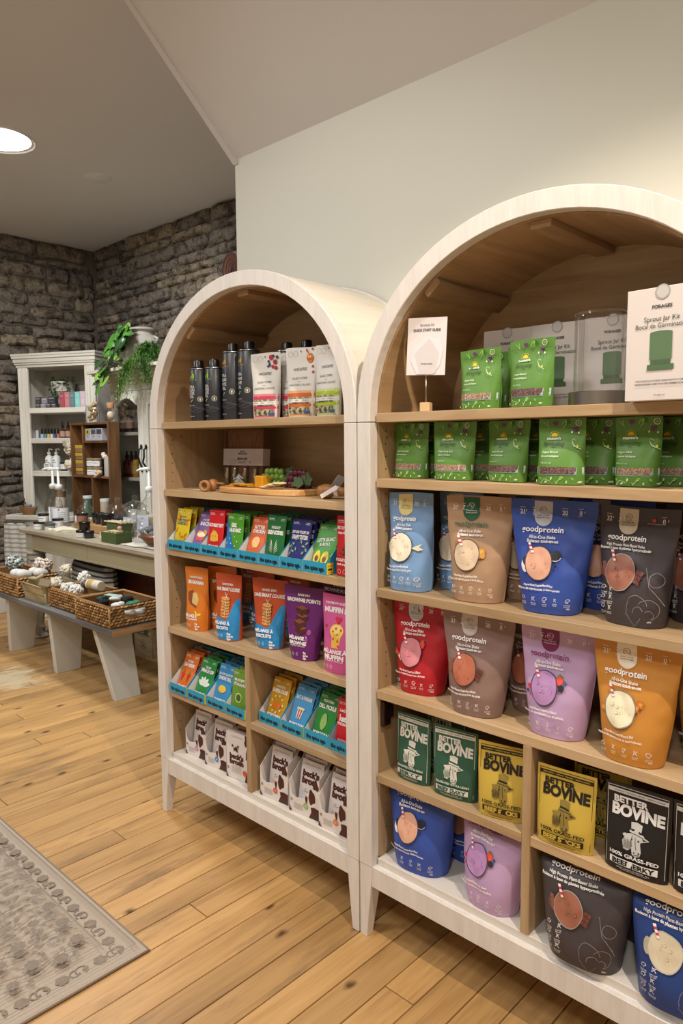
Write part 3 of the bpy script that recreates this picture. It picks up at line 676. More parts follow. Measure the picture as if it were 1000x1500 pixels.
# base, badge, title, text, shake, rim
STY = dict(
 vanilla=dict(n='sky', c=('#7a9fcb', '#e9dc9a', '#ffffff', W_, '#efe3cb', '#4a5560'), bt=('Vanille', 'Vanilla'), ex=ex_van, ic='#7a6a30'),
 peanut=dict(n='tan', c=('#b08e70', '#1d5a3c', '#2f6e4c', W_, '#d9c2a6', '#59483c'), bt=('Peanut', 'Arachide'), ex=ex_pb, ic='#e9e9e9', n1='21'),
 cookie=dict(n='royal', c=('#3752a6', '#b9bcc6', '#ffffff', W_, '#dba78e', '#3f4350'), bt=('Cookies & Cream', 'Biscuits & Crème'), ex=ex_cookie),
 choc=dict(n='charcoal', c=('#443d40', '#cfc6b2', '#f4f0ee', W_, '#9c6450', '#9a8f8a'), bt=('Chocolate Milk', 'Lait au Chocolat'), ex=ex_choc, n1='32', n2='5'),
 straw=dict(n='red', c=('#b7202c', '#cfd3da', '#ffffff', W_, '#d58791', '#5e2f35'), bt=('Strawberry', 'Fraise'), ex=ex_straw),
 mocha=dict(n='mauve', c=('#8b7068', '#c9bcb6', '#ffffff', W_, '#b5684e', '#4b3a36'), bt=('Chocolate', 'Chocolat'), ex=ex_choc),
 berry=dict(n='pink', c=('#bf9fc6', '#7a1f5c', '#7a1f5c', W_, '#b58abf', '#4d3f52'), bt=('Mixed Berries', 'Petits fruits'), ex=ex_berry, ic='#e7c9e0'),
 caramel=dict(n='orange', c=('#c98a3a', '#efe6d2', '#ffffff', W_, '#efe8c9', '#8a8a8a'), bt=('Salted Caramel', 'Caramel salé'), ex=ex_caramel, ic='#b07a3c'),
 vanhigh=dict(n='navy', c=('#23407f', '#d9dcd2', '#ffffff', W_, '#d8cdb2', '#b8b8b0'), bt=('Vanilla', 'Vanille'), ex=ex_none, n1='32', n2='5'))
GP = 'large protein shake bags'
def bag(sty, label, x, y, z, deg, seed=1, high=False, w=.178, h=.244, d=.085, wb=.12, fold=None):
    px, py = place(x, y, deg, d); t = thing('protein_bag', label, 'bag', (px, py, z+.0008), rad(deg), GP)
    protein(STY[sty], w, h, d, wb, seed, t, high, fold); return t
Z2, Z3, Z5 = .9563, .6878, .2268
b = bag('vanilla', 'light blue protein bag, frontmost at the left end of its shelf', 1.095, .03, Z2, 10, 1, w=.125, h=.244, wb=.112)
dup(b, 'light blue protein bag half hidden behind the front light blue one', (1.175, .165, Z2), rad(4), GP)
b = bag('peanut', 'tan protein bag with a dark green badge and green lettering', 1.294, .036, Z2, 12, 2, w=.165)
dup(b, 'tan protein bag in shadow behind the one with the green badge', (1.365, .175, Z2), rad(6), GP)
b = bag('cookie', 'royal blue protein bag with black cookies, between tan and charcoal bags', 1.475, .045, Z2, 12, 3, w=.186)
dup(b, 'royal blue protein bag in shadow between the front blue and charcoal bags', (1.545, .2, Z2), rad(4), GP)
b = bag('choc', 'charcoal protein bag with chocolate pieces on the upper bag shelf', 1.640, .062, Z2, -4, 4, True, w=.168, h=.237)
dup(b, 'charcoal protein bag in shadow at the right edge, behind the front charcoal one', (1.74, .2, Z2), rad(-8), GP)
b = bag('straw', 'red protein bag with strawberry drink at the left of its shelf', 1.115, .055, Z3, 12, 5, w=.17, h=.236)
b = bag('mocha', 'mauve-brown protein bag leaning next to the red bag', 1.297, .026, Z3, 9, 6, w=.182, h=.238)
dup(b, 'mauve-brown protein bag in shadow behind the front mauve one', (1.39, .17, Z3), rad(-4), GP)
b = bag('berry', 'pink protein bag with berries on the middle shelf beside the orange bag', 1.495, .036, Z3, 5, 7, w=.176, h=.236)
b = bag('caramel', 'orange protein bag with cream coloured drink and caramel pieces', 1.667, .02, Z3, 2, 8, w=.172, h=.24, wb=.115)
dup(b, 'orange protein bag at the right frame edge behind the first orange bag', (1.79, .16, Z3), rad(0), GP)
b = bag('cookie', 'royal blue protein bag on the white bottom board at far left', 1.13, .026, Z5, 8, 9, w=.2, h=.25, d=.1, wb=.145, fold=.165)
dup(b, 'royal blue protein bag in shadow behind the one on the bottom board', (1.2, .2, Z5), rad(3), GP)
b = bag('berry', 'pink protein bag standing on the white bottom board left of the divider', 1.338, .02, Z5, -2, 10, w=.185, h=.25, d=.1, wb=.13, fold=.163)
b = bag('choc', 'charcoal protein bag on the bottom board right of the divider', 1.585, -.004, Z5, 6, 11, True, w=.21, h=.255, d=.1, wb=.15, fold=.165)
dup(b, 'charcoal protein bag in shadow behind the bottom board one', (1.665, .2, Z5), rad(0), GP)
b = bag('vanhigh', 'navy blue protein bag cut by the lower right corner of the picture', 1.782, -.0, Z5, 6, 12, True, w=.2, h=.255, d=.1, wb=.16, fold=.165)

# --- green sprouting seed pouches
seedm = {'a': grainmat('seeds_tan', '#6b5240', '#c2a488'), 'b': grainmat('seeds_brown', '#43302f', '#8b6a66')}
GR = 'green sprouting seed pouches'
def seedbag(label, x, y, z, deg, seed, kind='a', l1='Organic Broccoli', l2='Brocoli biologique', w=.112, h=.137, d=.05, wb=.1):
    px, py = place(x, y, deg, d); t = thing('seed_pouch', label, 'pouch', (px, py, z+.0008), rad(deg), GR)
    S = Pouch(w, h, d, wb, seed, .0014, seal=.86); S.mesh(foil('green', '#5f8d3c', .42), t); P = Print(S.surf())
    n = 8; zs = (h*.145, h*.265)
    P.rect(-w*.49, w*.49, zs[0], zs[1], '#c4cfd8', 8, 2); P.rect(-w*.49, w*.49, zs[0], zs[0]+.004, '#7fa8a0', 8, 1)
    wd = G(); f = S.surf(); pts = []
    for j in range(3):
        for i in range(n+1):
            x_ = -w*.38+w*.76*i/n*(1 if j else .93); p, nn = f(x_, zs[0]+.002+(zs[1]-zs[0]-.002)*j/2); pts.append(p+nn*.0013)
    wd.add(pts, [(j*(n+1)+i, j*(n+1)+i+1, (j+1)*(n+1)+i+1, (j+1)*(n+1)+i) for j in range(2) for i in range(n)]); wd.build('seed_window', seedm[kind], t, fixn=False, smooth=True)
    # sun, name, words
    sx, sz = -.014, h*.735; P.disc(sx, sz, .0066, '#f2cf2a', n=14, rings=1)
    for k in range(9): a = PI*k/8; P.line([(sx+.008*math.cos(a), sz+.008*math.sin(a)), (sx+.0105*math.cos(a), sz+.0105*math.sin(a))], .0011, '#f2cf2a')
    P.rect(sx-.012, sx+.012, sz-.008, sz-.0012, '#5f8d3c', 2, 1)
    P.text("mumm's", sx, h*.695, .0056, '#e8f0e0', w=.03, bold=.04); P.text('Sprouting', sx-.001, h*.62, .0085, '#1d3d17', w=.044, sh=.35); P.text('SEEDS', sx, h*.565, .0024, '#1d3d17', bold=.02)
    P.text(l1, -.036, h*.485, .0036, '#e6efdc', al='L', bold=.012); P.text(l2, -.036, h*.425, .0036, '#e6efdc', al='L', bold=.012); P.text('100 g (3.5 oz)', -.036, h*.325, .003, '#d5e4c8', al='L')
    hrt = lambda x, z, r: (P.disc(x-r*.45, z+r*.3, r*.6, '#6b2f70', n=8, rings=1), P.disc(x+r*.45, z+r*.3, r*.6, '#6b2f70', n=8, rings=1), P.poly([(x-r, z+r*.1), (x, z-r*1.1), (x+r, z+r*.1)], '#6b2f70'))
    hrt(.03, h*.83, .0052); hrt(-.013, h*.925, .0052); P.line([(.03, h*.79), (.032, h*.74)], .0009, '#8a6a8a')
    for a in (((-.038, h*.95), (-.026, h*.86)), ((-.03, h*.96), (-.028, h*.88)), ((.012, h*.93), (.004, h*.84)), ((.006, h*.97), (.001, h*.9))): P.line(a, .001, '#a9cf7e')
    P.disc(.0135, h*.945, .0035, '#2c6b2a', rz=.005, n=8, rings=1); P.disc(.0095, h*.95, .0025, '#8fbf3c', rz=.004, n=8, rings=1)
    P.arc(.036, h*.93, .0058, 0, 6.28, .0012, '#dfe9d6', 12); P.disc(.036, h*.93, .0032, '#8aa05c', n=8, rings=1)
    for a in ((.022, h*.78), (.037, h*.77)): P.disc(a[0], a[1], .0016, '#eef3e6', rz=.0024, n=7, rings=1)
    P.arc(.028, h*.65, .004, 0, 5, .0009, '#cfe6a8', 8); P.line([(.026, h*.62), (.03, h*.57), (.042, h*.53)], .0012, '#cfe6a8'); P.line([(.028, h*.6), (.036, h*.55)], .0009, '#cfe6a8'); P.disc(.037, h*.565, .0015, '#d9e24c', rz=.0035, n=7, rings=1)
    for i in range(9):
        x_ = -.042+.0105*i; zz = h*(.05+.045*(i % 2)); c = ['#d9ecb6', '#8fc24a', '#e9f2dc'][i % 3]; P.disc(x_, zz, .0016, c, rz=.0032, n=7, rings=1, rot=i)
    P.line([(-.032, h*.02), (-.024, h*.09), (-.012, h*.06)], .0009, '#cfe6a8'); P.line([(.0, h*.02), (.01, h*.11)], .0012, '#cfe6a8'); P.disc(.012, h*.115, .004, '#8fbf3c', rz=.0025, n=8, rings=1)
    P.rect(-w*.49, w*.49, h*.852, h*.857, '#3c7020', 6, 1)
    P.build(t); return t
ZS, ZT = 1.2373, 1.4008
A = ('a', 'Organic Alfalfa', 'Luzerne biologique'); Bk = ('b', 'Organic Broccoli', 'Brocoli biologique'); Sx = ('a', 'Organic Spring Salad', 'Salade printanière')
g1 = seedbag('green seed pouch on the top shelf, left of the pair before the white boxes', 1.280, .055, ZT, -4, 1, *A, w=.114)
g3 = seedbag('green seed pouch on the top shelf, right of the pair and nearer the jar', 1.420, .035, ZT, -8, 2, *Bk, w=.116, h=.143)
dup(g3, 'green seed pouch in shadow between the two front pouches on the top shelf', (1.378, .128, ZT), rad(-8), GR)
dup(g1, 'green seed pouch in shadow behind the left front pouch on the top shelf', (1.25, .165, ZT), rad(-2), GR)
s1 = seedbag('first green seed pouch from the left post on the second shelf', 1.073, .066, ZS, -2, 3, *Sx, w=.11)
s2 = seedbag('second green seed pouch from the left post, with crinkled shiny front', 1.216, .05, ZS, 4, 4, *Sx, w=.116)
s3 = seedbag('third green seed pouch from the left post with brown seeds', 1.35, .06, ZS, -8, 5, *Bk, w=.115)
s4 = seedbag('fourth green seed pouch from the left post with a close neighbour behind', 1.5, .03, ZS, 6, 6, *Bk, w=.1)
s5 = seedbag('fifth green seed pouch from the left post with light tan seeds', 1.645, .064, ZS, 3, 7, *A, w=.09, wb=.085)
s6 = seedbag('green seed pouch cut by the right picture edge on the second shelf', 1.806, .03, ZS, 0, 8, *A, w=.11)
for src, lab, (x, y) in [(s1, 'dim green seed pouch right behind the first one from the left post', (1.1, .16)), (s2, 'dim green seed pouch right behind the second one', (1.25, .155)),
    (s3, 'green seed pouch half hidden behind the third one from the left', (1.4, .15)), (s3, 'very dark green seed pouch at the back between third and fourth', (1.41, .245)),
    (s4, 'green seed pouch touching the back of the fourth one', (1.535, .116)), (s4, 'dark green seed pouch two rows behind the fourth one', (1.57, .18)), (s4, 'dark green seed pouch at the very back behind the fourth one', (1.6, .26)),
    (s5, 'dark green seed pouch directly behind the fifth one', (1.69, .155)), (s5, 'darkest green seed pouch two rows behind the fifth one', (1.74, .235))]:
    dup(src, lab, (x, y, ZS), None, GR)

# --- jerky pouches
def cow(P, x, z, k, lc, dk):
    """hand drawn bull head wearing a top hat"""
    q = lambda pts: [(x+a*k, z+b*k) for a, b in pts]
    P.poly(q([(-.45, .28), (-.2, .36), (0, .4), (.25, .34), (.6, .34), (.95, .2), (.7, .08), (.42, .12), (.42, -.2), (.5, -.62), (.42, -.9), (.18, -1.02), (-.05, -.92), (-.12, -.55), (-.35, -.75), (-.62, -.7), (-.7, -.2), (-.55, .1)]), lc)
    P.poly(q([(-.72, .2), (-.5, .3), (-.45, .1), (-.62, .06)]), lc)
    P.poly(q([(-.3, .42), (.55, .3), (.62, .4), (.1, .58), (-.3, .54)]), lc); P.poly(q([(-.2, .52), (.42, .42), (.46, 1.0), (.12, 1.1), (-.24, 1.04)]), lc); P.line(q([(-.2, .6), (.1, .56), (.43, .5)]), .13*k, dk)
    P.line(q([(-.3, .4), (.1, .36), (.55, .3)]), .035*k, dk)
    P.disc(x+.3*k, z+.02*k, .06*k, dk, n=7, rings=1); P.disc(x-.12*k, z+.02*k, .05*k, dk, n=7, rings=1); P.disc(x+.36*k, z-.72*k, .06*k, dk, n=7, rings=1); P.disc(x+.08*k, z-.74*k, .05*k, dk, n=7, rings=1)
    P.line(q([(.05, -.9), (.2, -.86), (.38, -.84)]), .04*k, dk); P.line(q([(-.1, .25), (-.15, -.1), (-.1, -.45)]), .035*k, dk); P.line(q([(.1, .2), (.12, -.2), (.2, -.55)]), .03*k, dk)
    for i in range(9): a = -.62+.055*i; P.line(q([(a, .02-.05*i % .2), (a+.05, -.3), (a+.02, -.6)]), .02*k, dk)
    P.poly(q([(.5, .28), (.85, .2), (.6, .14)]), dk)
def jerky(label, x, y, z, deg, seed, base, ink1, ink2, l3, l2, w=.125, h=.172, grp='jerky pouches', d=.035):
    px, py = place(x, y, deg, d); t = thing('jerky_pouch', label, 'pouch', (px, py, z+.0008), rad(deg), grp)
    S = Pouch(w, h, d, w*.96, seed, .0012, seal=.84); S.mesh(foil('jerky'+base[1:], base, .4), t); P = Print(S.surf()); e = w/2-.006
    P.line([(-e, h*.96), (-e, h*.05), (-e*.4, h*.03), (e*.4, h*.03), (e, h*.05), (e, h*.96)], .0009, ink1)
    P.rect(-e, e, h*.885, h*.935, ink1, 8, 1); P.text('SMALL BATCH  *  NATURALLY SMOKED  *  MADE IN CANADA', 0, h*.91, .0028, base, w=w*.8, bold=.02); P.line([(-e, h*.96), (e, h*.96)], .0012, ink1)
    P.text('BETTER', -w*.1, h*.815, .0135, ink2, w=w*.52, bold=.045); P.text('BOVINE', 0.002, h*.7, .0225, ink2, w=w*.8, bold=.05)
    cow(P, -.002, h*.41, .032, ink1 if base != '#cbae4a' else '#8d7a3a', base if base != '#cbae4a' else '#1d1a14')
    P.text(l2, 0, h*.215, .0072 if len(l2) < 16 else .0052, ink2, w=w*.74, bold=.03)
    P.rect(-w*.36, w*.36, h*.09, h*.165, ink2, 6, 2); P.text(l3, 0, h*.1275, .0095, base, w=w*.64, bold=.05); P.text('GREAT SOURCE OF PROTEIN   80 g', 0, h*.066, .0026, ink2, w=w*.5)
    P.build(t); return t
ZJ = .460
cr = '#d9d6cb'; GN = '#2f5a46'; YE = '#cbae4a'; BK = '#1d1c1f'; dkink = '#1b1712'
j = jerky('dark green jerky pouch curling at the top beside the left panel', 1.108, .04, ZJ, 0, 1, GN, cr, cr, 'JERKY', 'GRASS-FED EXTRA LEAN', w=.108)
jerky('dark green jerky pouch in shadow behind the leftmost one', 1.155, .12, ZJ, 4, 2, GN, cr, cr, 'JERKY', 'GRASS-FED EXTRA LEAN', w=.12)
jerky('dark green jerky pouch next to the yellow one left of the divider', 1.238, .04, ZJ, 8, 3, GN, cr, cr, 'BEEF JERKY', 'GRASS-FED EXTRA LEAN', w=.12)
j = jerky('yellow beef sticks pouch left of the wooden divider', 1.378, .035, ZJ, 14, 4, YE, dkink, dkink, 'BEEF STICKS', '100% GRASS-FED', w=.122)
jerky('yellow beef sticks pouch just right of the wooden divider', 1.535, .02, ZJ, 4, 5, YE, dkink, dkink, 'BEEF STICKS', '100% GRASS-FED', w=.13, h=.168)
jerky('yellow beef sticks pouch behind the one right of the divider', 1.575, .11, ZJ, 4, 6, YE, dkink, dkink, 'BEEF STICKS', '100% GRASS-FED', w=.125, h=.168)
jerky('black beef jerky pouch with silver lettering right of the yellow ones', 1.685, .025, ZJ, 2, 7, BK, '#c9c9c9', '#e4e4e4', 'BEEF JERKY', '100% GRASS-FED', w=.13, h=.178)
jerky('black beef jerky pouch cut by the right picture edge', 1.816, .03, ZJ, 0, 8, BK, '#c9c9c9', '#e4e4e4', 'BEEF JERKY', '100% GRASS-FED', w=.13, h=.178)
# ------------------------------------------------------------------ top shelf of the right cabinet
EPS = .0007
paper = mat('white_card', '#e6dfdf', .6); card = mat('pinkish_card', '#ddd5d1', .55)
clear = glass()
t = thing('sign_holder', 'small wooden block sign holder gripping the white quick start guide card', 'sign holder', (1.142, .058, 1.4+EPS), rad(20))
rbox(-.0125, .0125, -.0125, .0125, 0, .022, 'base_block', mat('light_wood_block', '#d9b78a', .5, noise_amt=.06, noise_scale=60), t, bevel=.0015)
G().tube([(0, 0, .02), (0, 0, .088)], .0013, 8).build('rod', steel, t, smooth=True)
G().tube([(0, -.0006, .078), (0, -.0006, .09), (.001, -.0022, .1), (0, -.0035, .108)], .0014, 8).tube([(0, .001, .083), (0, .0025, .1)], .0016, 8).build('clip', steel, t, smooth=True)
t2 = tag(G().box(-.05, .05, -.0006, .0006, 0, .135).build('guide_card', paper), 'white quick start guide card held above the small wooden block', 'card')
t2.location = (1.144, .052, 1.4+.088); t2.rotation_euler = (0, rad(2.5), rad(14))
P = Print(flat(-.0007)); P.text('Sprout Jar Kit', 0, .118, .006, '#55555a', w=.036); P.text('QUICK START GUIDE', 0, .106, .0062, '#3a3a3e', w=.07, bold=.02); P.text('FORAGES', .003, .026, .004, '#4a4a4e', w=.03, bold=.02)
P.poly([(-.04, .034), (-.036, .062), (-.002, .09), (.034, .086), (.044, .06), (.036, .022), (.02, 0.002), (-.022, .002)], '#e9e4ea'); P.poly([(-.03, .05), (.008, .086), (.034, .05), (.026, .004), (-.016, .004)], '#dcd5d6'); P.text('FORAGES', .003, .026, .004, '#4a4a4e', w=.03, bold=.02)
P.build(t2)
def forbox(label, x, y, deg, w=.105, h=.2, d=.105):
    t = thing('jar_kit_box', label, 'box', (x, y, 1.4+EPS), rad(deg), 'white jar kit boxes')
    rbox(-w/2, w/2, -d/2, d/2, 0, h, 'carton', card, t, bevel=.0008)
    P = Print(flat(-d/2)); P.disc(0, h*.955, .0135, '#a9a6a4', n=18); P.disc(0, h*.955, .011, '#c9c5c2', n=18)
    P.text('FORAGES', 0, h*.83, .0058, '#33333a', w=.036, bold=.03); P.text('Sprout Jar Kit', 0, h*.725, .0088, '#3c4a3e', w=.064); P.text('Bocal de Germination', 0, h*.665, .0086, '#3c4a3e', w=.094)
    P.rect(-.02, .02, h*.36, h*.6, '#5d7a58', 2, 1); P.disc(0, h*.6, .0199, '#5d7a58', rz=.003, n=14, rings=1); P.rect(-.024, .024, h*.27, h*.318, '#54704f', 2, 1); P.rect(-.018, .018, h*.318, h*.36, '#4c6648', 2, 1)
    P.text('GROW DELICIOUS, NUTRIENT DENSE SPROUTS AT HOME', 0, h*.175, .0028, '#33333a', w=.088, bold=.02); P.text('FAITES POUSSER CHEZ VOUS DES GERMES RICHES', 0, h*.145, .0028, '#33333a', w=.09, bold=.02); P.text('forages.ca', 0, h*.05, .0034, '#44444a', w=.02)
    P.build(t); return t
FB = 'white jar kit boxes'
b0 = forbox('white jar kit box at the front right corner of the top shelf', 1.722, .038, -4, w=.13)
bb = forbox('white jar kit box in the back row, leftmost, behind the green pouches', 1.262, .275, 3, w=.13)
dup(bb, 'white jar kit box in the back row, second from left', (1.394, .275, 1.4+EPS), rad(2), FB)
dup(bb, 'white jar kit box in the back row straight behind the glass jar', (1.527, .272, 1.4+EPS), rad(2), FB)
dup(bb, 'white jar kit box in the back row at right, half hidden by the front box', (1.662, .272, 1.4+EPS), rad(2), FB)
t = thing('sprouting_jar', 'tall clear glass sprouting jar on a brushed metal base', 'jar', (1.565, .078, 1.4+EPS))
G().lathe([(0, 0), (.059, 0), (.06, .001), (.06, .025), (.059, .026), (.052, .026)], 40).build('metal_base', mat('brushed_metal', '#9b948c', .32, 1), t, smooth=True, angle=40)
G().lathe([(.0505, .0262), (.0505, .17), (.0515, .178), (.049, .1815)], 40, close=False).build('glass_wall', clear, t, smooth=True)
G().lathe([(.0495, .179), (.052, .181), (.0505, .184), (.0485, .182)], 40, close=False).build('rim', clear, t, smooth=True)

# ------------------------------------------------------------------ left cabinet, top shelf: oil tins and salad topper pouches
black = mat('black_plastic', '#121214', .3); tinm = mat('tin_black', '#2b2d33', .38, .0, spec=.6); silver = mat('silver_rim', '#c8c8c8', .25, 1)
gold = '#b08a3e'
def tin(label, x, y, r, h, leafc, seed, face):
    t = thing('oil_tin', label, 'tin', (x, y, 1.4+EPS), 0, 'black oil tins'); f = rad(face)
    G().lathe([(0, .0), (r-.001, 0), (r, .002), (r, h-.004), (r-.002, h-.001)], 32).build('tin_body', tinm, t, smooth=True, angle=40)
    G().lathe([(r-.0025, h-.001), (r+.0005, h), (r+.0002, h+.0025), (r-.003, h+.001), (.0, h+.003)], 32, close=False).build('rim', silver, t, smooth=True, angle=40)
    G().lathe([(.0, h+.001), (.0185, h+.002), (.019, h+.006), (.0175, h+.008), (.0175, h+.024), (.015, h+.029), (0, h+.03)], 20).build('cap', black, t, smooth=True, angle=40)
    def sf(xx, z): a = f+xx/r; return Vector((r*math.sin(a), -r*math.cos(a), z)), Vector((math.sin(a), -math.cos(a), 0))
    P = Print(sf); z = h*.86
    P.disc(.004, z, .004, leafc, rz=.0095, n=10, rings=1); P.disc(-.004, z-.002, .0025, leafc, rz=.006, n=10, rings=1); P.rect(-.011, -.007, z-.009, z-.002, leafc, 1, 1)
    P.text('FRANTOIO', 0, h*.79, .0042, leafc, w=.034)
    for i, s in enumerate(['EXTRA', 'VIRGIN', 'OLIVE', 'OIL']): P.text(s, -.009 if i < 3 else -.004, h*(.66-.062*i), .0098, '#d6d4d0', w=.034 if i < 3 else .02, bold=.01)
    P.arc(.026, h*.42, .0082, 0, 6.28, .001, '#cfcbb8', 16); P.arc(.026, h*.42, .0058, 0, 6.28, .0007, '#cfcbb8', 12); P.rect(.0235, .0285, h*.41, h*.435, '#e3dfc8', 1, 1); P.rect(.025, .027, h*.39, h*.41, '#e3dfc8', 1, 1)
    P.line([(-.01, h*.38), (.002, h*.4)], .0008, '#b9c77e'); P.disc(-.004, h*.375, .003, '#8aa04a', rz=.0018, n=8, rings=1); P.disc(-.0, h*.405, .003, '#a8b56a', rz=.0018, n=8, rings=1, rot=.5)
    P.text('PRODUCT OF ITALY', -.004, h*.3, .0028, '#c9c7c2', w=.026, bold=.01)
    for k in range(4): P.line([(-.04+.01*i, h*(.2+.018*k)+.006*math.sin(i*.9+k*1.5)) for i in range(9)], .0005, '#6f7074')
    P.text('16.9 FL OZ  500 ml', -.004, h*.09, .003, '#c9c7c2', w=.022, bold=.01)
    P.rect(.045, .062, h*.15, h*.78, '#a9a9a8', 3, 1) if face < -20 else None
    P.build(t); return t
tin('small black oil tin with a green leaf mark, leftmost on the top shelf', .213, .058, .0285, .168, '#8fb43c', 1, 8)
tin('small black oil tin with a green leaf mark, second from the left', .279, .072, .0285, .168, '#8fb43c', 2, -2)
tin('small black oil tin in shadow behind the second small one', .3, .14, .0285, .168, '#8fb43c', 3, -22)
tin('tall black oil tin with gold mark, left of the tall pair', .351, .094, .0345, .212, gold, 4, -2)
tin('tall black oil tin with gold mark, next to the pink topped pouch', .427, .098, .0345, .212, gold, 5, -6)
tin('tall black oil tin behind the pink salad topper pouch', .49, .2, .0345, .212, gold, 6, 0)
tin('tall black oil tin behind the second pink salad topper pouch', .572, .207, .0345, .212, gold, 7, 0)
def topper(label, x, y, deg, c1, c2, art, seed, w=.11, h=.198, d=.04):
    px, py = place(x, y, deg, d); t = thing('salad_topper_pouch', label, 'pouch', (px, py, 1.4+EPS), rad(deg), 'white salad topper pouches')
    S = Pouch(w, h, d, w*.84, seed, .0013, seal=.86); S.mesh(foil('offwhite', '#d9d6d0', .45), t); P = Print(S.surf()); e = w*.485
    P.rect(-e, e, .004, h*.38, c1, 8, 4); P.rect(-e, e, h*.29, h*.345, c2, 8, 1); P.rect(-e, e, h*.15, h*.19, c2, 8, 1)
    P.rect(-e, e, h*.215, h*.265, '#e4e2dc', 8, 1); P.text('DATES  +  SEEDS  +  GREENS', 0, h*.24, .0036, '#444444', w=w*.7)
    P.text('NAKD&FREE', 0, h*.69, .0085, '#4a4a4a', w=w*.44); P.text('SALAD TOPPER', 0, h*.56, .0062, '#4a4a4a', w=w*.5); P.line([(-.006, h*.51), (.006, h*.51)], .0008, '#4a4a4a'); P.text('GARNITURE À SALADE', 0, h*.465, .0058, '#4a4a4a', w=w*.72)
    P.arc(-w*.34, h*.915, .008, 0, 6.28, .0007, '#8a8a88', 12); P.arc(-w*.17, h*.915, .008, 0, 6.28, .0007, '#8a8a88', 12); P.disc(0, h*.945, .0022, '#555550', n=8, rings=1)
    if art == 'berry':
        for a, b, r, c in ((.2, .93, .008, '#b5283c'), (.33, .86, .0075, '#a02038'), (.26, .79, .006, '#b5283c'), (.36, .77, .006, '#8e1f3a'), (.12, .87, .0045, '#2b3160'), (.16, .82, .0045, '#343a70'), (.28, .95, .004, '#2b3160'), (.1, .8, .004, '#2b3160'), (.4, .93, .005, '#2f4a34')): P.disc(a*w, b*h, r, c, n=10, rings=1)
    elif art == 'honey':
        P.disc(.3*w, h*.84, .012, '#c4702c', rz=.014, n=12); P.disc(.28*w, h*.86, .006, '#e8b070', n=8, rings=1); P.line([(.18*w, h*.98), (.3*w, h*.86)], .002, '#a05a30')
        for a, b in ((.2, .95), (.4, .72), (.42, .64), (.38, .97)): P.disc(a*w, b*h, .0045, '#a8443a', rz=.003, n=8, rings=1, rot=a*9)
    P.rect(w*.22, w*.4, h*.05, h*.09, '#3a5a86', 2, 1); P.text('40 g', w*.4, h*.03, .003, '#555555')
    P.build(t)
    f = S.surf()
    for k, (z0, z1) in enumerate(((.05, .145), (.195, .212), (.268, .288))):
        n = 8; pts = []
        for j in range(3):
            for i in range(n+1):
                p, nn = f((-.36+.72*i/n)*w*(1 if j else (.8 if k == 0 else 1)), h*(z0+(z1-z0)*j/2)); pts.append(p+nn*.0024)
        G().add(pts, [(j*(n+1)+i, j*(n+1)+i+1, (j+1)*(n+1)+i+1, (j+1)*(n+1)+i) for j in range(2) for i in range(n)]).build('seed_window', grainmat('topper_mix', '#2c3218', '#c9bfa0', 160), t, fixn=False, smooth=True)
    return t
topper('white salad topper pouch with pink bands and berries, front one', .515, .075, 14, '#d9808c', '#bf3f57', 'berry', 1)
topper('white salad topper pouch with pink bands, tucked behind the front pink one', .59, .125, 12, '#d9808c', '#bf3f57', 'berry', 2)
topper('white salad topper pouch with orange bands and honey picture', .685, .062, 10, '#e0a87c', '#c8622a', 'honey', 3)
topper('shadowed salad topper pouch with orange bands behind the front orange one', .742, .13, 8, '#c98f68', '#9a4a20', 'honey', 4)  # band colours darkened, so the shade behind the front pouch is painted in
topper('white salad topper pouch with lime green bands at the right end', .79, .06, -4, '#c3d08c', '#a3bb1e', 'none', 5)

# ------------------------------------------------------------------ left cabinet, second shelf: board with cheese and grapes
Z1 = 1.1705+EPS
olive = wood('olive_wood', '#a87547', '#cf9f68', '#e0bc88', axis=0, scale=2.2, rough=.45)
t = thing('gift_set_box', 'brown boxed knife set with white paper band leaning on the back panel', 'box', (.247, .232, Z1+.006), rad(0), rx=-.06)
t.scale = (.78, 1, .96)
kraft = mat('kraft_dark', '#6a4a34', .7, noise_amt=.05)
G().ring([(-.135, 0), (-.135, .205), (.135, .205), (.135, 0)], [(-.128, .007), (-.128, .198), (.128, .198), (.128, .007)], -.03, 0, closed=True).build('box_frame', kraft, t, bevel=.001)
rbox(-.128, .128, -.02, -.002, .007, .198, 'inner_tray', mat('kraft_inner', '#7d5a40', .7), t, bevel=0)
rbox(-.137, .137, -.0315, .001, .075, .135, 'paper_band', mat('lilac_white_paper', '#d2cbd2', .6), t, bevel=.0005)
P = Print(flat(-.0317)); P.text('danica', 0, .126, .007, '#3a3538', w=.036, sh=.2); P.text('HEIRLOOM', 0, .117, .005, '#3a3538', w=.062, bold=.02); P.text('plume gold', 0, .1, .009, '#3a3538', w=.066, bold=.02)
for x_ in (-.085, -.058): P.arc(x_, .087, .0085, 0, 6.28, .0009, '#55505a', 14)
P.text('SERVING SET  4 PIECES', 0, .09, .003, '#55505a', w=.05); P.text('ENSEMBLE DE SERVICE', 0, .084, .003, '#55505a', w=.05); P.rect(.053, .056, .082, .092, '#55505a', 1, 1); P.build(t)
for k, x_ in enumerate((-.108, -.055, .018, .088)):
    G().lathe([(0, -.034), (.007, -.03), (.0135, -.02), (.011, -.008), (.0145, .004), (.011, .016), (.0135, .028), (.008, .036), (0, .037)], 14, (x_, -.026, .035)).build('knife_handle', mat('mercury_glass', '#a79a86', .2, .9), t, smooth=True)
P = Print(flat(-.0203)); ln = '#3f2a1c'
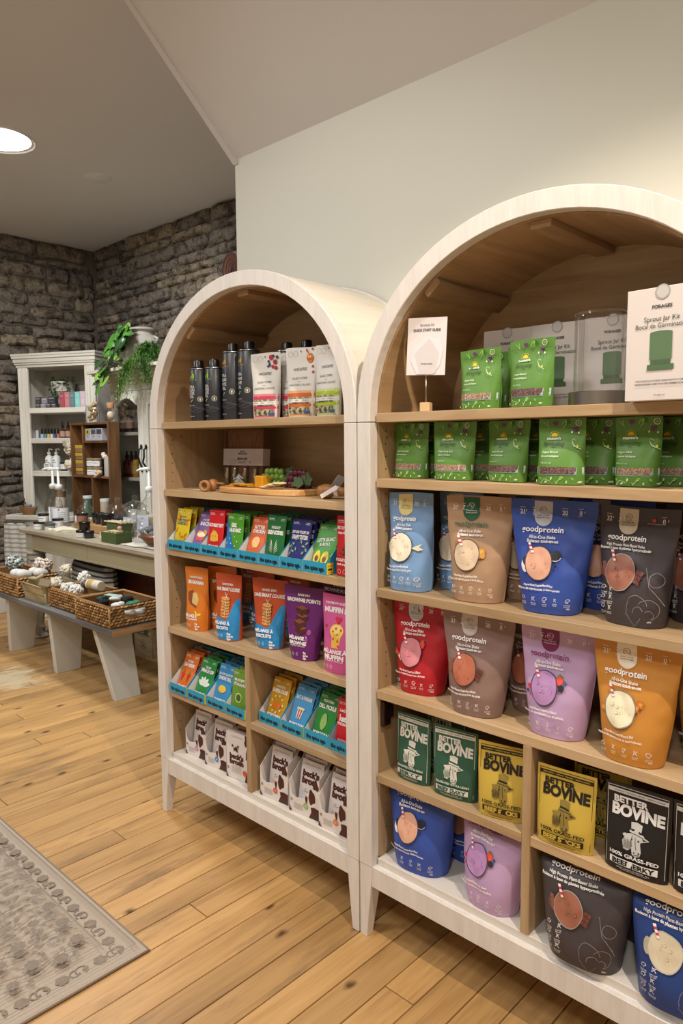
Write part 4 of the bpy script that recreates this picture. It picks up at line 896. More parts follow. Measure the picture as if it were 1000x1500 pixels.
P.line([(-.118, .136), (-.118, .17), (-.108, .19), (-.095, .165), (-.085, .136)], .0016, ln); P.line([(-.075, .136), (-.065, .172), (-.052, .19), (-.042, .165), (-.035, .136)], .0016, ln); P.line([(-.02, .188), (.05, .188), (.05, .136)], .0016, ln); P.line([(.07, .136), (.075, .175), (.09, .19), (.106, .182), (.1, .136)], .0016, ln); P.build(t, 'knife_outline')
# cutting board
t = thing('cutting_board', 'rustic olive wood cutting board holding fruit and cheese', 'board', (.492, .115, Z1), rad(4))
rr = random.Random(2); n = 28; pts = []
for i in range(n):
    a = 2*PI*i/n; q = 1+rr.uniform(-.03, .03); pts.append((.183*q*math.copysign(abs(math.cos(a))**.55, math.cos(a)), .082*q*math.copysign(abs(math.sin(a))**.6, math.sin(a))))
G().prism(pts, 0, .0185, ax='z').build('board', olive, t, bevel=.003)
ZB = Z1+.0185+EPS
t = thing('cheese_block', 'orange-yellow block of cheddar cheese in front of the green grapes', 'cheese', (.498, .082, ZB), rad(-6))
chd = mat('cheddar', '#d9981e', .4, noise_amt=.08, noise_scale=60, bump=.1); rbox(-.022, .022, -.016, .016, 0, .037, 'cheese', chd, t, bevel=.003)
for i in range(7):
    t = thing('cheese_slice', ['thin orange cheese slice at the left end of the fanned row on the board', 'orange cheese slice second in the fanned row', 'orange cheese slice third in the fanned row', 'orange cheese slice in the middle of the fanned row', 'orange cheese slice fifth in the fanned row', 'orange cheese slice sixth in the fanned row', 'orange cheese slice right end, next to the cheese block'][i], 'cheese', (.355+.016*i, .077+.004*(i % 2), ZB+.003*(i > 0)+.0022*(i % 3)), rad(10-8*i), 'fanned cheese slices')
    rbox(-.018, .018, -.014, .014, 0, .0022, 'slice', mat('cheddar_slice', '#e3a81e', .4), t, bevel=.0006)
cr_ = mat('cracker', '#e2cda2', .8, noise_amt=.08, noise_scale=90)
for i in range(4):
    t = thing('cracker', ['pale round cracker lying lowest beside the cheese block', 'pale cracker overlapping the lowest one', 'pale cracker tilted up against the grapes', 'pale cracker at the right end of the cracker row'][i], 'cracker', (.545+.019*i, .056+.003*(i % 2), ZB+.0045+.0042*i), rad(20*i), 'pale crackers on the board', rx=rad([2, 4, 6, 4][i]))
    G().lathe([(0, 0), (.021, 0), (.0225, .0015), (.021, .003), (0, .0032)], 18, sx=1, sy=.8).build('cracker', cr_, t, smooth=True, angle=40)
gg = mat('green_grape', '#7fa642', .22, trans=.15, coat=.3, noise_amt=.12, noise_scale=30); pg = mat('red_grape', '#5a1f35', .22, trans=.05, coat=.3, noise_amt=.25, noise_scale=25); lf = mat('vine_leaf', '#3f5a2e', .6, noise_amt=.15)
stemm = mat('grape_stem', '#7a6a3a', .8)
def grapes(name, lab, cx, cy, m, spots, leaves):
    t = thing(name, lab, 'grapes', (cx, cy, ZB))
    for i, (a, b, c) in enumerate(spots): G().ball((a, b, c), .0105, 0, 12, 8, (1, 1, 1.08)).build('grape', m, t, smooth=True)
    G().tube([(-.03, 0, .012), (0, .005, .018), (.04, .004, .022)], .0016, 6).build('stem', stemm, t, smooth=True)
    for k, (a, b, c, r, ang) in enumerate(leaves):
        g = G(); pts = []; 
        for i in range(12):
            q = 2*PI*i/12; rr_ = r*(1+.22*math.cos(q*5)); pts.append((rr_*math.cos(q), .3*rr_*math.sin(q), rr_*math.sin(q)*.75+.004*math.sin(q*3)))
        g.X = Matrix.Translation((a, b, c)) @ Matrix.Rotation(ang, 4, 'Y'); g.add([(0, .004, 0)]+pts, [(0, 1+i, 1+(i+1) % 12) for i in range(12)]); g.build('leaf', lf, t, smooth=True)
    return t
R_ = .0105
gs = [(-.05, 0, .0113), (-.03, .004, .0113), (-.01, .0, .0113), (.012, .006, .0113), (.032, .002, .0113), (.05, .008, .0113), (-.04, .006, .029), (-.02, .002, .03), (.002, .004, .029), (.022, .004, .03), (.042, .006, .029), (-.03, .012, .046), (-.008, .01, .047), (.014, .01, .048), (.034, .01, .046), (-.046, .02, .0113), (.0, .022, .0113), (.04, .024, .0113), (.004, .02, .03), (.055, .012, .02)]
gs = [(a*1.05, b, c) for a, b, c in gs]
grapes('green_grapes', 'bunch of green grapes on the board behind the cheese block', .472, .142, gg, gs, [(.066, .02, .04, .02, .3), (.05, .03, .05, .02, -.4)])
grapes('red_grapes', 'bunch of dark red grapes at the right side of the board', .602, .125, pg, [(a*.82, b, c*.98) for a, b, c in gs], [(.05, .0, .03, .02, 1.0), (.03, -.02, .02, .022, .1), (-.05, .01, .02, .018, -.3)])
# honey dipper, wooden rings with grey yarn, spoon with tag
t = thing('honey_dipper', 'small ribbed wooden honey dipper with round handle left of the board', 'honey dipper', (.168, .14, Z1+.02), rad(-8))
dw = mat('dipper_wood', '#b07c4c', .5, noise_amt=.08, noise_scale=50)
prof = []
for k in range(6): z = -.02+.0075*k; r = .0155-.004*abs(k-2.5)/2.5; prof += [(r*.62, z), (r, z+.0015), (r, z+.0045), (r*.62, z+.006)]
g = G(); g.X = Matrix.Rotation(PI/2, 4, 'Y'); g.lathe([(0, -.022)]+prof+[(.004, .028), (.004, .075), (0, .076)], 16); g.build('dipper', dw, t, smooth=True, angle=35)
for i, (x_, y_, lab) in enumerate([(.258, .07, 'short thick wooden ring napkin holder nearest the shelf edge'), (.272, .03, 'dark holed wooden ring beside the honey dipper')]):
    t = thing('wooden_ring', lab, 'ring', (x_, y_, Z1+.019), rad(-25+50*i), 'wooden rings by the board')
    g = G(); g.X = Matrix.Rotation(PI/2, 4, 'X'); g.lathe([(.008+.003*i, -.008), (.018, -.009), (.0195, 0), (.018, .009), (.008+.003*i, .008), (.007+.003*i, 0), (.008+.003*i, -.008)], 20, close=False); g.build('ring', dw, t, smooth=True)
t = thing('grey_yarn_bundle', 'loose tuft of pale grey yarn lying against the boxed set', 'yarn', (.268, .168, Z1+.0005))
t.scale = (.8, .25, 1)
g = G(); rr = random.Random(4)
for k in range(16):
    a = rr.uniform(0, 3); L = rr.uniform(.02, .04); z = rr.uniform(.006, .045); g.tube([(-L*math.cos(a), -.01+.02*rr.random(), z), (0, rr.uniform(-.01, .01), z+.008), (L*math.cos(a)+.01, .01, max(.004, z-.012))], .0026, 5)
g.build('yarn_strand', mat('grey_yarn', '#b9bcb6', .9), t, smooth=True)['kind'] = 'stuff'
t = thing('paper_tag', 'small white paper tag lying before the honey dipper', 'tag', (.165, .075, Z1)); rbox(-.02, .02, -.006, .006, 0, .001, 'tag', paper, t, bevel=0)
t = thing('wooden_scoop', 'carved wooden scoop wrapped with a white label at the right end of the shelf', 'scoop', (.79, .075, Z1+.021), rad(12))
g = G(); g.X = Matrix.Rotation(PI/2, 4, 'Y'); g.lathe([(.004, -.034), (.015, -.03), (.0205, -.012), (.0195, .006), (.013, .018), (.012, .022), (.013, .04), (.011, .06), (0, .062)], 16); g.build('scoop', mat('scoop_wood', '#9a6a3c', .45, noise_amt=.1, noise_scale=30), t, smooth=True)
g = G(); g.X = Matrix.Rotation(PI/2, 4, 'Y'); g.lathe([(.0132, .024), (.0145, .025), (.0145, .036), (.0132, .037)], 16, close=False); g.build('paper_wrap', paper, t, smooth=True)
g = G(); g.X = Matrix.Translation((.016, -.022, .0)) @ Matrix.Rotation(-.5, 4, 'Y'); g.box(-.03, .03, -.0006, .0006, -.006, .006); g.build('swing_tag', paper, t)
g = G(); g.X = Matrix.Translation((.02, .02, .024)) @ Matrix.Rotation(-.9, 4, 'Y') @ Matrix.Rotation(.9, 4, 'X'); g.box(-.022, .022, -.0006, .0006, -.013, .013); g.build('label_card', mat('grey_card', '#b5b3b8', .6), t)

# ------------------------------------------------------------------ spice trays and their pouches
cyan = mat('cyan_card', '#2f9dc4', .5); wcard = mat('white_inner_card', '#e8e6e4', .6); yell = mat('yellow_card', '#f0dc2c', .5)
def tray_mesh(w, d, fh, bh):
    t = G(); th = .0012
    return t
tray_proto = {}
def tray(label, x, y, z, w=.098, d=.14, fh=.033, bh=.135, side=True):
    t = thing('display_tray', label, 'tray', (x, y, z+EPS), 0, 'cyan display trays'); th = .0012
    key = (round(w, 3), side)
    if key in tray_proto:
        for o in tray_proto[key]:
            c = o.copy(); COL.objects.link(c); c.parent = t
        return t
    L = []
    L.append(rbox(0, w, 0, th, 0, fh, 'front_panel', cyan, t, bevel=0))
    for s in (0, 1):
        x0 = 0 if s == 0 else w-th; g = G(); poly = [(th, 0), (d, 0), (d, bh), (d-.03, bh), (th, fh)]
        vs = [(x0, a, b) for a, b in poly]+[(x0+th, a, b) for a, b in poly]; n = 5; inner, outer = (n, 0) if s == 0 else (0, n)
        fi = tuple(range(n)); fo = tuple(range(n, 2*n)); g.add(vs, [fi], 0 if s == 0 else 1); g.m[-1] = 0 if s == 0 else 1
        g.f.append(fo); g.m.append(1 if s == 0 else 0); g.c.append(None)
        for i in range(n): g.f.append((i, (i+1) % n, (i+1) % n+n, i+n)); g.m.append(0); g.c.append(None)
        L.append(g.build('side_panel', [cyan, wcard], t))
    L.append(rbox(0, w, d, d+th, 0, bh, 'back_panel', cyan, t, bevel=0)); L.append(rbox(th, w-th, th, d, 0, th, 'tray_floor', wcard, t, bevel=0))
    P = Print(flat(-.0002)); P.text('the spice age.', w*.5, fh*.47, .0125, '#0e1b26', w=w*.84, bold=.035)
    L.append(P.build(t, 'lettering'))
    L.append(rbox(w, w+.0006, .001, .026, .001, fh-.001, 'price_sticker', yell, t, bevel=0))
    P = Print(lambda a, b: (Vector((w+.0007, a, b)), Vector((1, 0, 0)))); P.rect(.005, .021, .012, .017, '#222222', 1, 1); P.text('PRICE 6.99', .013, .024, .003, '#333333', w=.018); P.text('SPICE BLEND', .013, .006, .003, '#333333', w=.018); L.append(P.build(t, 'sticker_print'))
    tray_proto[key] = L; return t
def packet(label, x, y, z, art, col, seed, w=.082, h=.135, lean=16, d=.012, deg=0, grp='spice packets in display trays'):
    t = thing('spice_packet', label, 'packet', (x, y, z), rad(deg), grp, rx=-rad(lean))
    S = Pouch(w, h, d, w*.97, seed, .0012, seal=.86); S.mesh(foil('pk'+col[1:], col, .4), t, nq=8, nv=8); P = Print(S.surf())
    P.disc(0, h*.95, .002, '#222222', n=8, rings=1); P.text('spice blend', -w*.42, h*.925, .0036, W_, al='L', bold=.02); P.text('organic', w*.42, h*.925, .0036, W_, al='R', bold=.02); P.text('mélange d\'épices', -w*.42, h*.895, .003, W_, al='L'); P.text('biologique', w*.42, h*.895, .003, W_, al='R')
    art(P, w, h); P.build(t); return t
def a_mac(P, w, h):
    c = '#3c5a78'; P.text('ORGANIC', 0, h*.8, .005, c, bold=.03); P.text('GET YOUR', 0, h*.71, .0088, c, w=w*.58, bold=.04); P.text('CLASSIC MAC', 0, h*.63, .0088, c, w=w*.74, bold=.04)
    for x, z, a in ((.06, .36, 2.8), (-.42, .5, 3.6), (.4, .66, 1.2), (-.36, .8, 4), (.42, .3, 1.6)): P.arc(x*w, z*h, .011, a, a+3, .0055, '#dd7a1c', 8)
    P.text('MACARONI', 0, h*.17, .009, c, w=w*.62, bold=.03); P.text('CLASSIQUE', 0, h*.09, .0085, c, w=w*.6, bold=.03)
def a_ranch(P, w, h):
    P.text('THE TOP', 0, h*.8, .006, W_, bold=.03); P.text('RANCH', 0, h*.7, .013, W_, w=w*.6, bold=.05); P.disc(-.012, h*.43, .012, '#e9a03a'); P.disc(.016, h*.45, .012, '#d98a2c'); P.poly([(-.026, h*.4), (.026, h*.4), (.018, h*.25), (-.018, h*.25)], '#d9452c'); P.disc(0, h*.4, .022, '#efe9d0', rz=.008); P.poly([(-.012, h*.41), (0, h*.5), (.014, h*.41)], '#efe9d0'); P.text('TREMPETTE', 0, h*.12, .009, W_, w=w*.8, bold=.04)
def a_taco(P, w, h):
    P.text('TACO NIGHT TASTY', 0, h*.64, .0105, W_, w=w*.94, bold=.05, sh=.1); P.poly([(-.02, h*.26), (-.019, h*.42), (-.01, h*.5), (.006, h*.5), (.018, h*.42), (.022, h*.27), (.0, h*.24)], '#e6b040'); P.poly([(-.014, h*.49), (-.006, h*.54), (.002, h*.5)], '#7fa83c'); P.disc(-.006, h*.38, .0015, '#3a2210', n=6, rings=1); P.disc(.007, h*.38, .0015, '#3a2210', n=6, rings=1); P.text('TACOS', 0, h*.12, .012, W_, w=w*.6, bold=.04)
def a_greek(P, w, h):
    P.under(lambda s_: h*(.86-1.05*s_)+.004, -w*.485, w*.3, .004, '#1f78c4'); P.text('GREEK', -.004, h*.74, .012, W_, w=w*.34, bold=.05); P.text('SALAD MAGIC', .004, h*.62, .012, W_, w=w*.7, bold=.05)
    for a, b in ((-.02, .42), (.004, .46), (.018, .36), (-.01, .3), (.01, .25), (-.03, .3)): P.disc(a, b*h, .0026, W_, n=4, rings=1)
    P.text('VINAIGRETTE', 0, h*.1, .0105, W_, w=w*.8, bold=.04)
def a_tikka(P, w, h):
    P.text('BUTTER', 0, h*.76, .011, W_, w=w*.6, bold=.05); P.text('CHICKEN', 0, h*.66, .01, W_, w=w*.7, bold=.05); P.disc(0, h*.4, .018, '#f0c080'); P.text('DIP', 0, h*.12, .012, W_, bold=.05)
def a_goddess(P, w, h):
    P.text('THE SAUCY', 0, h*.73, .0085, W_, w=w*.5, bold=.03); P.text('GREEN GODDESS', 0, h*.62, .0115, W_, w=w*.84, bold=.05)
    for s in (-1, 1):
        for k in range(5): P.poly([(s*.003, h*(.14+.03*k)), (s*(.024-.002*k), h*(.26+.055*k)), (s*(.014-.001*k), h*(.22+.05*k))], '#e9efe6')
def a_tzat(P, w, h):
    P.text('JUST ADD YOGURT DIP', 0, h*.72, .008, W_, w=w*.86, bold=.04); P.text('CHUNKY TZATZIKI', 0, h*.61, .0115, W_, w=w*.78, bold=.05)
    for k in range(7): P.disc(-.03+.011*(k % 3)+.02*(k > 4), h*(.24+.055*k), .006, '#7fae7a', rz=.0028, rot=.7-k, n=8, rings=1)
    for k in range(4): P.disc(.024+.01*(k % 2), h*(.28+.07*k), .006, '#7fae7a', rz=.0028, rot=.9+k, n=8, rings=1)
    P.line([(-.032, h*.18), (-.016, h*.5)], .001, '#7fae7a'); P.text('TZATZIKI', 0, h*.1, .0115, W_, w=w*.7, bold=.04)
def a_guac(P, w, h):
    P.text("LET'S GUAC", 0, h*.66, .010, W_, w=w*.8, bold=.04, rot=.15); P.text('& ROLL', 0, h*.56, .009, W_, w=w*.5, bold=.04, rot=.15)
    for x in (-.018, .014): P.disc(x, h*.26, .0145, '#e3d24a', rz=.021, rot=-.2); P.disc(x, h*.24, .0075, '#7a3f24', rz=.009)
    P.line([(.01, h*.08), (.04, h*.4)], .003, '#e9efe6')
def a_hotchoc(P, w, h):
    P.text('SPICY HOT CHOCOLATE', 0, h*.8, .009, W_, w=w*.9, bold=.04); P.text('drop it like it\'s hot', 0, h*.72, .007, W_, w=w*.8, bold=.03, sh=.2)
    P.poly([(-.012, h*.36), (.006, h*.34), (.03, h*.6), (.012, h*.64)], '#5c2418'); P.poly([(-.036, h*.34), (-.01, h*.33), (.02, h*.44), (.035, h*.47), (.02, h*.49), (-.008, h*.4), (-.03, h*.37)], '#d9431c'); P.text('CHOCOLAT CHAUD', 0, h*.27, .0075, W_, w=w*.9, bold=.04); P.text('chaud et épicé', 0, h*.2, .006, W_, w=w*.6, bold=.03)
    P.arc(-.01, h*.08, .006, 0, 6.28, .0008, W_, 10); P.arc(.01, h*.08, .006, 0, 6.28, .0008, W_, 10)
def a_juan(P, w, h):
    P.text('NACHO', 0, h*.78, .0085, W_, w=w*.4, bold=.04); P.text('JUAN RODEO', 0, h*.68, .011, W_, w=w*.78, bold=.05)
    for x in (-.016, .016): P.poly([(x-.008, h*.46), (x+.009, h*.46), (x+.003, h*.34), (x-.004, h*.22)], '#c3271c'); P.poly([(x-.006, h*.46), (x, h*.54), (x+.007, h*.46)], '#5f8a2c')
    P.text('TREMPETTE', 0, h*.12, .009, W_, w=w*.76, bold=.04)
def a_spin(P, w, h):
    P.text('THE HIP', 0, h*.78, .0075, W_, w=w*.4, bold=.04); P.text('SPINACH DIP', 0, h*.69, .0115, W_, w=w*.84, bold=.05)
    for a in range(5): q = .3+.6*a; P.disc(.012*math.cos(q)*1.4, h*.33+.014*math.sin(q), .007, '#dfeadf', rz=.016, rot=q-PI/2, n=12, rings=1)
    P.text('TREMPETTE', 0, h*.11, .0095, W_, w=w*.8, bold=.04)
def a_fish(P, w, h):
    P.text('JUST ADD YOGURT DIP', 0, h*.76, .0065, W_, w=w*.86, bold=.04); P.text('ONION DILL', 0, h*.66, .011, W_, w=w*.8, bold=.05); P.disc(0, h*.4, .02, '#e9c23c', rz=.012); P.text('TREMPETTE', 0, h*.13, .0095, W_, w=w*.8, bold=.04)
def a_ital(P, w, h):
    P.text('BRUSCHETTA', 0, h*.76, .008, W_, w=w*.7, bold=.04); P.text('ITALIANO', 0, h*.66, .009, W_, w=w*.7, bold=.04); P.arc(0, h*.35, .014, 0, 6.28, .0035, '#cfe09c', 16); P.disc(0, h*.35, .009, '#4a5c2a')
def a_cheese(P, w, h):
    P.text('POPCORN', 0, h*.8, .0075, W_, w=w*.5, bold=.04); P.text('CHEESE LOUISE', 0, h*.7, .011, W_, w=w*.84, bold=.05)
    for k in range(9): P.disc(.026*math.cos(k*.7), h*.4+.026*math.sin(k*.7), .0036, '#f3ecd2', n=6, rings=1)
    P.poly([(-.018, h*.3), (.016, h*.28), (.02, h*.4), (-.004, h*.46), (-.018, h*.4)], '#e07a1c'); P.text('POPCORN', 0, h*.13, .0115, W_, w=w*.8, bold=.04)
def a_salt(P, w, h):
    P.text('SALT & VINEGAR', 0, h*.72, .0105, W_, w=w*.84, bold=.05)
    for k in range(5): P.poly([(-.012+.005*k, h*.46), (-.0075+.005*k, h*.46), (-.008+.004*k, h*.26), (-.0115+.004*k, h*.26)], '#c3362c' if k % 2 else '#f0ece4')
    for k in range(6): P.disc(-.012+.005*k, h*.48, .004, '#f0e6bc', n=6, rings=1)
    P.text('POPCORN', 0, h*.12, .0115, W_, w=w*.8, bold=.04)
def a_dill(P, w, h):
    P.text('POPCORN', 0, h*.82, .007, W_, w=w*.5, bold=.04); P.text('DILL PICKLE', 0, h*.7, .0115, W_, w=w*.84, bold=.05); P.disc(0, h*.38, .012, '#9cc46a', rz=.024); P.text('POPCORN', 0, h*.12, .0115, W_, w=w*.8, bold=.04)
def a_ketch(P, w, h):
    P.text("Let's", -.02, h*.76, .0085, W_, sh=.3, bold=.03); P.text('ketchup', 0.004, h*.6, .017, W_, w=w*.8, bold=.05); P.text('POPCORN SEASONING', 0, h*.48, .0075, W_, w=w*.84, bold=.04); P.text('ASSAISONNEMENT', 0, h*.15, .007, W_, w=w*.7)
SP = 'spice packets in display trays'
TW = .0945
def traybay(xs, z, y0, specs, zoff=0):
    for (x, yy), (nm, art, col, n, lean, dh) in zip(xs, specs):
        for k in range(n):
            ord_ = ['front', 'second', 'third', 'fourth'][k]
            lab = f'{nm} spice packet, {ord_} one in its cyan tray'
            h = .135
            if k == 0: base = packet(lab, x+TW/2, y0+yy+.02, z+.0045+EPS+dh, art, col, int(x*500)+k, lean=lean); 
            else: dup(base, lab, (x+TW/2+.001*k, y0+yy+.02+.026*k, z+.0045+EPS+dh+.001*k), None, SP, rx=-rad(lean*.8))
L2x = [(.0805+.0958*i, .001*i) for i in range(8)]
names8 = ['yellow macaroni', 'purple ranch', 'red taco', 'blue and green greek salad', 'orange butter chicken', 'dark green goddess', 'navy tzatziki', 'leaf green guacamole']
ordn = ['first', 'second', 'third', 'fourth', 'fifth', 'sixth', 'seventh', 'eighth']
for i, (x, yy) in enumerate(L2x): tray(f'cyan display tray holding the {names8[i]} packets on the third shelf', x-.01, .012+yy, .966, w=.0945)
specs = [('yellow macaroni', a_mac, '#d3bd1e', 3, 10, 0), ('purple ranch', a_ranch, '#7d5a9c', 2, 24, 0), ('red taco', a_taco, '#cf2028', 2, 6, .006), ('blue and green greek salad', a_greek, '#4f9a2c', 4, 8, 0), ('orange butter chicken', a_tikka, '#d9622c', 2, 18, 0), ('dark green goddess', a_goddess, '#1f6b35', 4, 8, .008), ('navy tzatziki', a_tzat, '#2b2c74', 3, 14, .004), ('leaf green guacamole', a_guac, '#4a9a3c', 2, 20, 0)]
traybay([(x-.01, yy) for x, yy in L2x], .966, .012, specs)
packet('large red spicy hot chocolate packet standing at the right end of the third shelf', .8795, .05, .966+EPS, a_hotchoc, '#c32026', 90, w=.068, h=.163, lean=2, d=.03)
L4 = [(.06, .0), (.166, .0), (.27, .004), (.372, .004)]
n4 = ['orange chili', 'green spinach dip', 'light blue onion dill', 'olive green bruschetta']
for i, (x, yy) in enumerate(L4): tray(f'cyan display tray holding the {n4[i]} packets, fifth shelf left bay', x, .01+yy, .458)
traybay(L4, .458, .01, [('orange chili', a_juan, '#d9702a', 3, 22, 0), ('green spinach dip', a_spin, '#2c8a44', 3, 22, 0), ('light blue onion dill', a_fish, '#3c8fc8', 3, 18, 0), ('olive green bruschetta', a_ital, '#6f9a34', 2, 6, .004)])
L4r = [(.506, .034), (.608, .034), (.71, .036), (.8105, .036)]
n5 = ['golden cheese popcorn', 'sky blue vinegar popcorn', 'mid green pickle popcorn', 'red ketchup popcorn']
for i, (x, yy) in enumerate(L4r): tray(f'cyan display tray holding the {n5[i]} packets, fifth shelf right bay', x, .01+yy, .458)
traybay(L4r, .458, .01, [('golden cheese popcorn', a_cheese, '#cf9a1c', 3, 20, 0), ('sky blue vinegar popcorn', a_salt, '#4f9fd6', 3, 24, 0), ('mid green pickle popcorn', a_dill, '#2f8a3c', 3, 22, 0), ('red ketchup popcorn', a_ketch, '#c9202c', 2, 8, .004)])

# ------------------------------------------------------------------ baking mix bags
def mixbag(label, x, y, deg, kind, seed, w=.128, h=.216, d=.062, wb=.088):
    px, py = place(x, y, deg, d); t = thing('baking_mix_bag', label, 'bag', (px, py, .688+EPS), rad(deg), 'baking mix bags')
    base = dict(banana='#d97a26', cookie='#c0502a', brownie='#6a2470', muffin='#cf5a98')[kind]
    S = Pouch(w, h, d, wb, seed, .002); S.mesh(foil('mix'+kind, base, .42), t); P = Print(S.surf()); 
    if kind == 'cookie':
        P.under(lambda s_: h*(.33+.3*sm(.55, .95, s_)+.02*math.sin(s_*9)), -w*.485, w*.485, .003, '#2b8fd0')
        P.text('BAKE MIX', 0, h*.84, .007, W_, w=w*.42, bold=.04); P.text('ONE SMART COOKIE', 0, h*.765, .0105, W_, w=w*.9, bold=.05)
        for k in range(7): P.disc(.001*math.sin(k*2), h*(.37+.042*k), .019, '#a86a34', rz=.0075, n=14, rings=1); P.disc(.001*math.sin(k*2), h*(.376+.042*k), .0185, '#dba55e', rz=.0062, n=14, rings=1); [P.disc(-.012+.008*q, h*(.374+.042*k)+.001*(q % 2), .0016, '#5a2e16', n=6, rings=1) for q in range(4)]
        P.line([(0, h*.36), (.001, h*.66), (.006, h*.71)], .0014, '#e9e6e0'); P.line([(.001, h*.66), (-.008, h*.72), (-.004, h*.68)], .0012, '#e9e6e0')
        P.text('MÉLANGE À', -.006, h*.27, .0098, W_, w=w*.62, bold=.05); P.text('BISCUITS', -.006, h*.2, .0098, W_, w=w*.54, bold=.05)
    elif kind == 'banana':
        P.text('BANANA BREAK', 0, h*.84, .007, W_, w=w*.6, bold=.04); P.text('BANANAMA', 0, h*.76, .012, W_, w=w*.7, bold=.05); P.poly([(-.034, h*.6), (-.01, h*.64), (.022, h*.5), (.018, h*.36), (-.016, h*.42), (-.03, h*.5)], '#8a4420'); P.poly([(-.01, h*.6), (.012, h*.6), (.026, h*.5), (.02, h*.4), (-.006, h*.44)], '#d8b878'); P.arc(.03, h*.34, .016, 3.4, 5.4, .007, '#ecd23c', 8)
        P.text('MÉLANGE À', -.006, h*.24, .0098, W_, w=w*.56, bold=.05); P.text('PAIN AUX BANANES', -.004, h*.19, .006, W_, w=w*.56, bold=.04)
    elif kind == 'brownie':
        P.text('BAKE MIX', 0, h*.88, .0065, W_, w=w*.3, bold=.04); P.text('BROWNIE POINTS', 0, h*.81, .0108, W_, w=w*.84, bold=.05)
        for k, (a, b) in enumerate(((.004, .4), (-.006, .48), (.003, .56), (-.002, .66))): P.poly([(a-.026, h*b), (a-.002, h*(b-.055)), (a+.026, h*b), (a+.024, h*(b+.05)), (a, h*(b+.075)), (a-.026, h*(b+.05))], '#4a1c12'); P.poly([(a-.026, h*(b+.05)), (a, h*(b+.02)), (a+.024, h*(b+.05)), (a, h*(b+.08))], '#8a4630')
        P.text('MÉLANGE À', -.006, h*.31, .0098, W_, w=w*.6, bold=.05); P.text('BROWNIE', -.006, h*.245, .0098, W_, w=w*.56, bold=.05); P.text('VRAIMENT FONDANT', -.006, h*.205, .005, W_, w=w*.5)
        P.disc(.04, h*.4, .008, '#a04a9c', n=10, rings=1); P.disc(.034, h*.3, .006, '#a04a9c', n=10, rings=1)
    else:
        P.text("YOU'RE MY STUD MUFFIN", 0, h*.885, .006, W_, w=w*.8, bold=.04); P.text('MUFFIN MIX', 0, h*.8, .014, W_, w=w*.84, bold=.06)
        P.poly([(-.018, h*.5), (.02, h*.5), (.015, h*.33), (-.013, h*.33)], '#e7b84a'); P.disc(.0, h*.54, .026, '#f0cf5c', rz=.019); P.disc(-.002, h*.56, .017, '#f4dc80', rz=.012)
        for a, b in ((-.014, .53), (.004, .5), (.016, .56), (-.004, .57), (-.01, .44), (.008, .42), (.012, .36)): P.disc(a, h*b, .0035, '#d2304a', n=8, rings=1)
        P.poly([(-.012, h*.7), (0, h*.615), (.014, h*.7), (.006, h*.72), (0, h*.705), (-.006, h*.72)], '#c92838'); P.poly([(-.05, h*.6), (-.044, h*.56), (-.038, h*.6)], '#c92838')
        P.text('MÉLANGE À', 0, h*.285, .0105, W_, w=w*.72, bold=.05); P.text('MUFFIN', 0, h*.215, .0125, W_, w=w*.6, bold=.05); P.text('MOELLEUX À ROUGIR', 0, h*.17, .005, W_, w=w*.6)
    for k, a in enumerate((-.34, -.2, -.06)): P.arc(a*w, h*.09, .0048, 0, 6.28, .0008, W_, 10); P.line([(a*w, h*.075), (a*w, h*.105)], .0008, W_)
    if kind != 'muffin':
        for i, s in enumerate(('the', 'spice', 'age.')): P.text(s, w*.16, h*(.125-.038*i), .0075, W_, al='L', bold=.05)
    P.build(t); return t
MX = 'baking mix bags'
b = mixbag('orange banana bread mix bag at the left end of the baking shelf', .165, .036, 8, 'banana', 1, w=.112)
dup(b, 'orange banana bread mix bag turned sideways behind the front one', (.215, .135, .688+EPS), rad(22), MX)
b = mixbag('orange and blue cookie mix bag, leftmost of the three cookie bags', .348, .034, 12, 'cookie', 2, w=.108)
b2 = mixbag('orange and blue cookie mix bag next to the purple brownie bag', .523, .062, 16, 'cookie', 3, w=.13)
dup(b, 'orange and blue cookie mix bag standing farther back between two others', (.352, .205, .688+EPS), rad(0), MX)
dup(b, 'orange cookie mix bag in deep shadow behind the leftmost cookie bag', (.225, .26, .688+EPS), rad(4), MX)
dup(b2, 'orange cookie mix bag at the back behind the front right cookie bag', (.48, .235, .688+EPS), rad(-3), MX)
b3 = mixbag('purple brownie mix bag with stacked brownies', .685, .052, 10, 'brownie', 4, w=.15)
dup(b3, 'purple brownie mix bag in shadow at the back of the baking shelf', (.66, .25, .688+EPS), rad(0), MX)
b4 = mixbag('pink muffin mix bag at the right end of the baking shelf', .845, .034, 4, 'muffin', 5, w=.13, wb=.1)
dup(b4, 'pink muffin mix bag in shadow behind the front pink one', (.82, .19, .688+EPS), rad(2), MX)

# ------------------------------------------------------------------ broth boxes
brc = mat('broth_card', '#e3dcd8', .55); brown = '#4a1c16'
def cowspots(P, w, h, sticker):
    P.poly([(w*.66, .001), (w*.999, .001), (w*.999, .034), (w*.84, .037), (w*.72, .034), (w*.74, .02)], brown)
    P.disc(w*.76, h*.52, .013, brown, rz=.022, wob=.12); P.disc(w*.9, h*.82, .011, brown, rz=.012, wob=.15); P.disc(w*.58, h*.42, .0045, brown, rz=.012, wob=.2)
    P.disc(w*.56, .032, .0095, sticker, n=18); P.disc(w*.56, .032, .007, sticker, n=14); P.text('BEEF', w*.56, .032, .003, '#ffffff')
    P.text("good things in this box simmered slowly", w*.32, .03, .0026, '#6a5a52', w=w*.36)
    for k in range(4): P.line([(w*.16, .026-.004*k), (w*.46, .026-.004*k)], .0009, '#8a7a70')
    P.poly([(.001, .001), (.012, .001), (.001, .018)], brown); P.arc(.01, .038, .003, 0, 6.28, .002, '#3a2a24', 8)
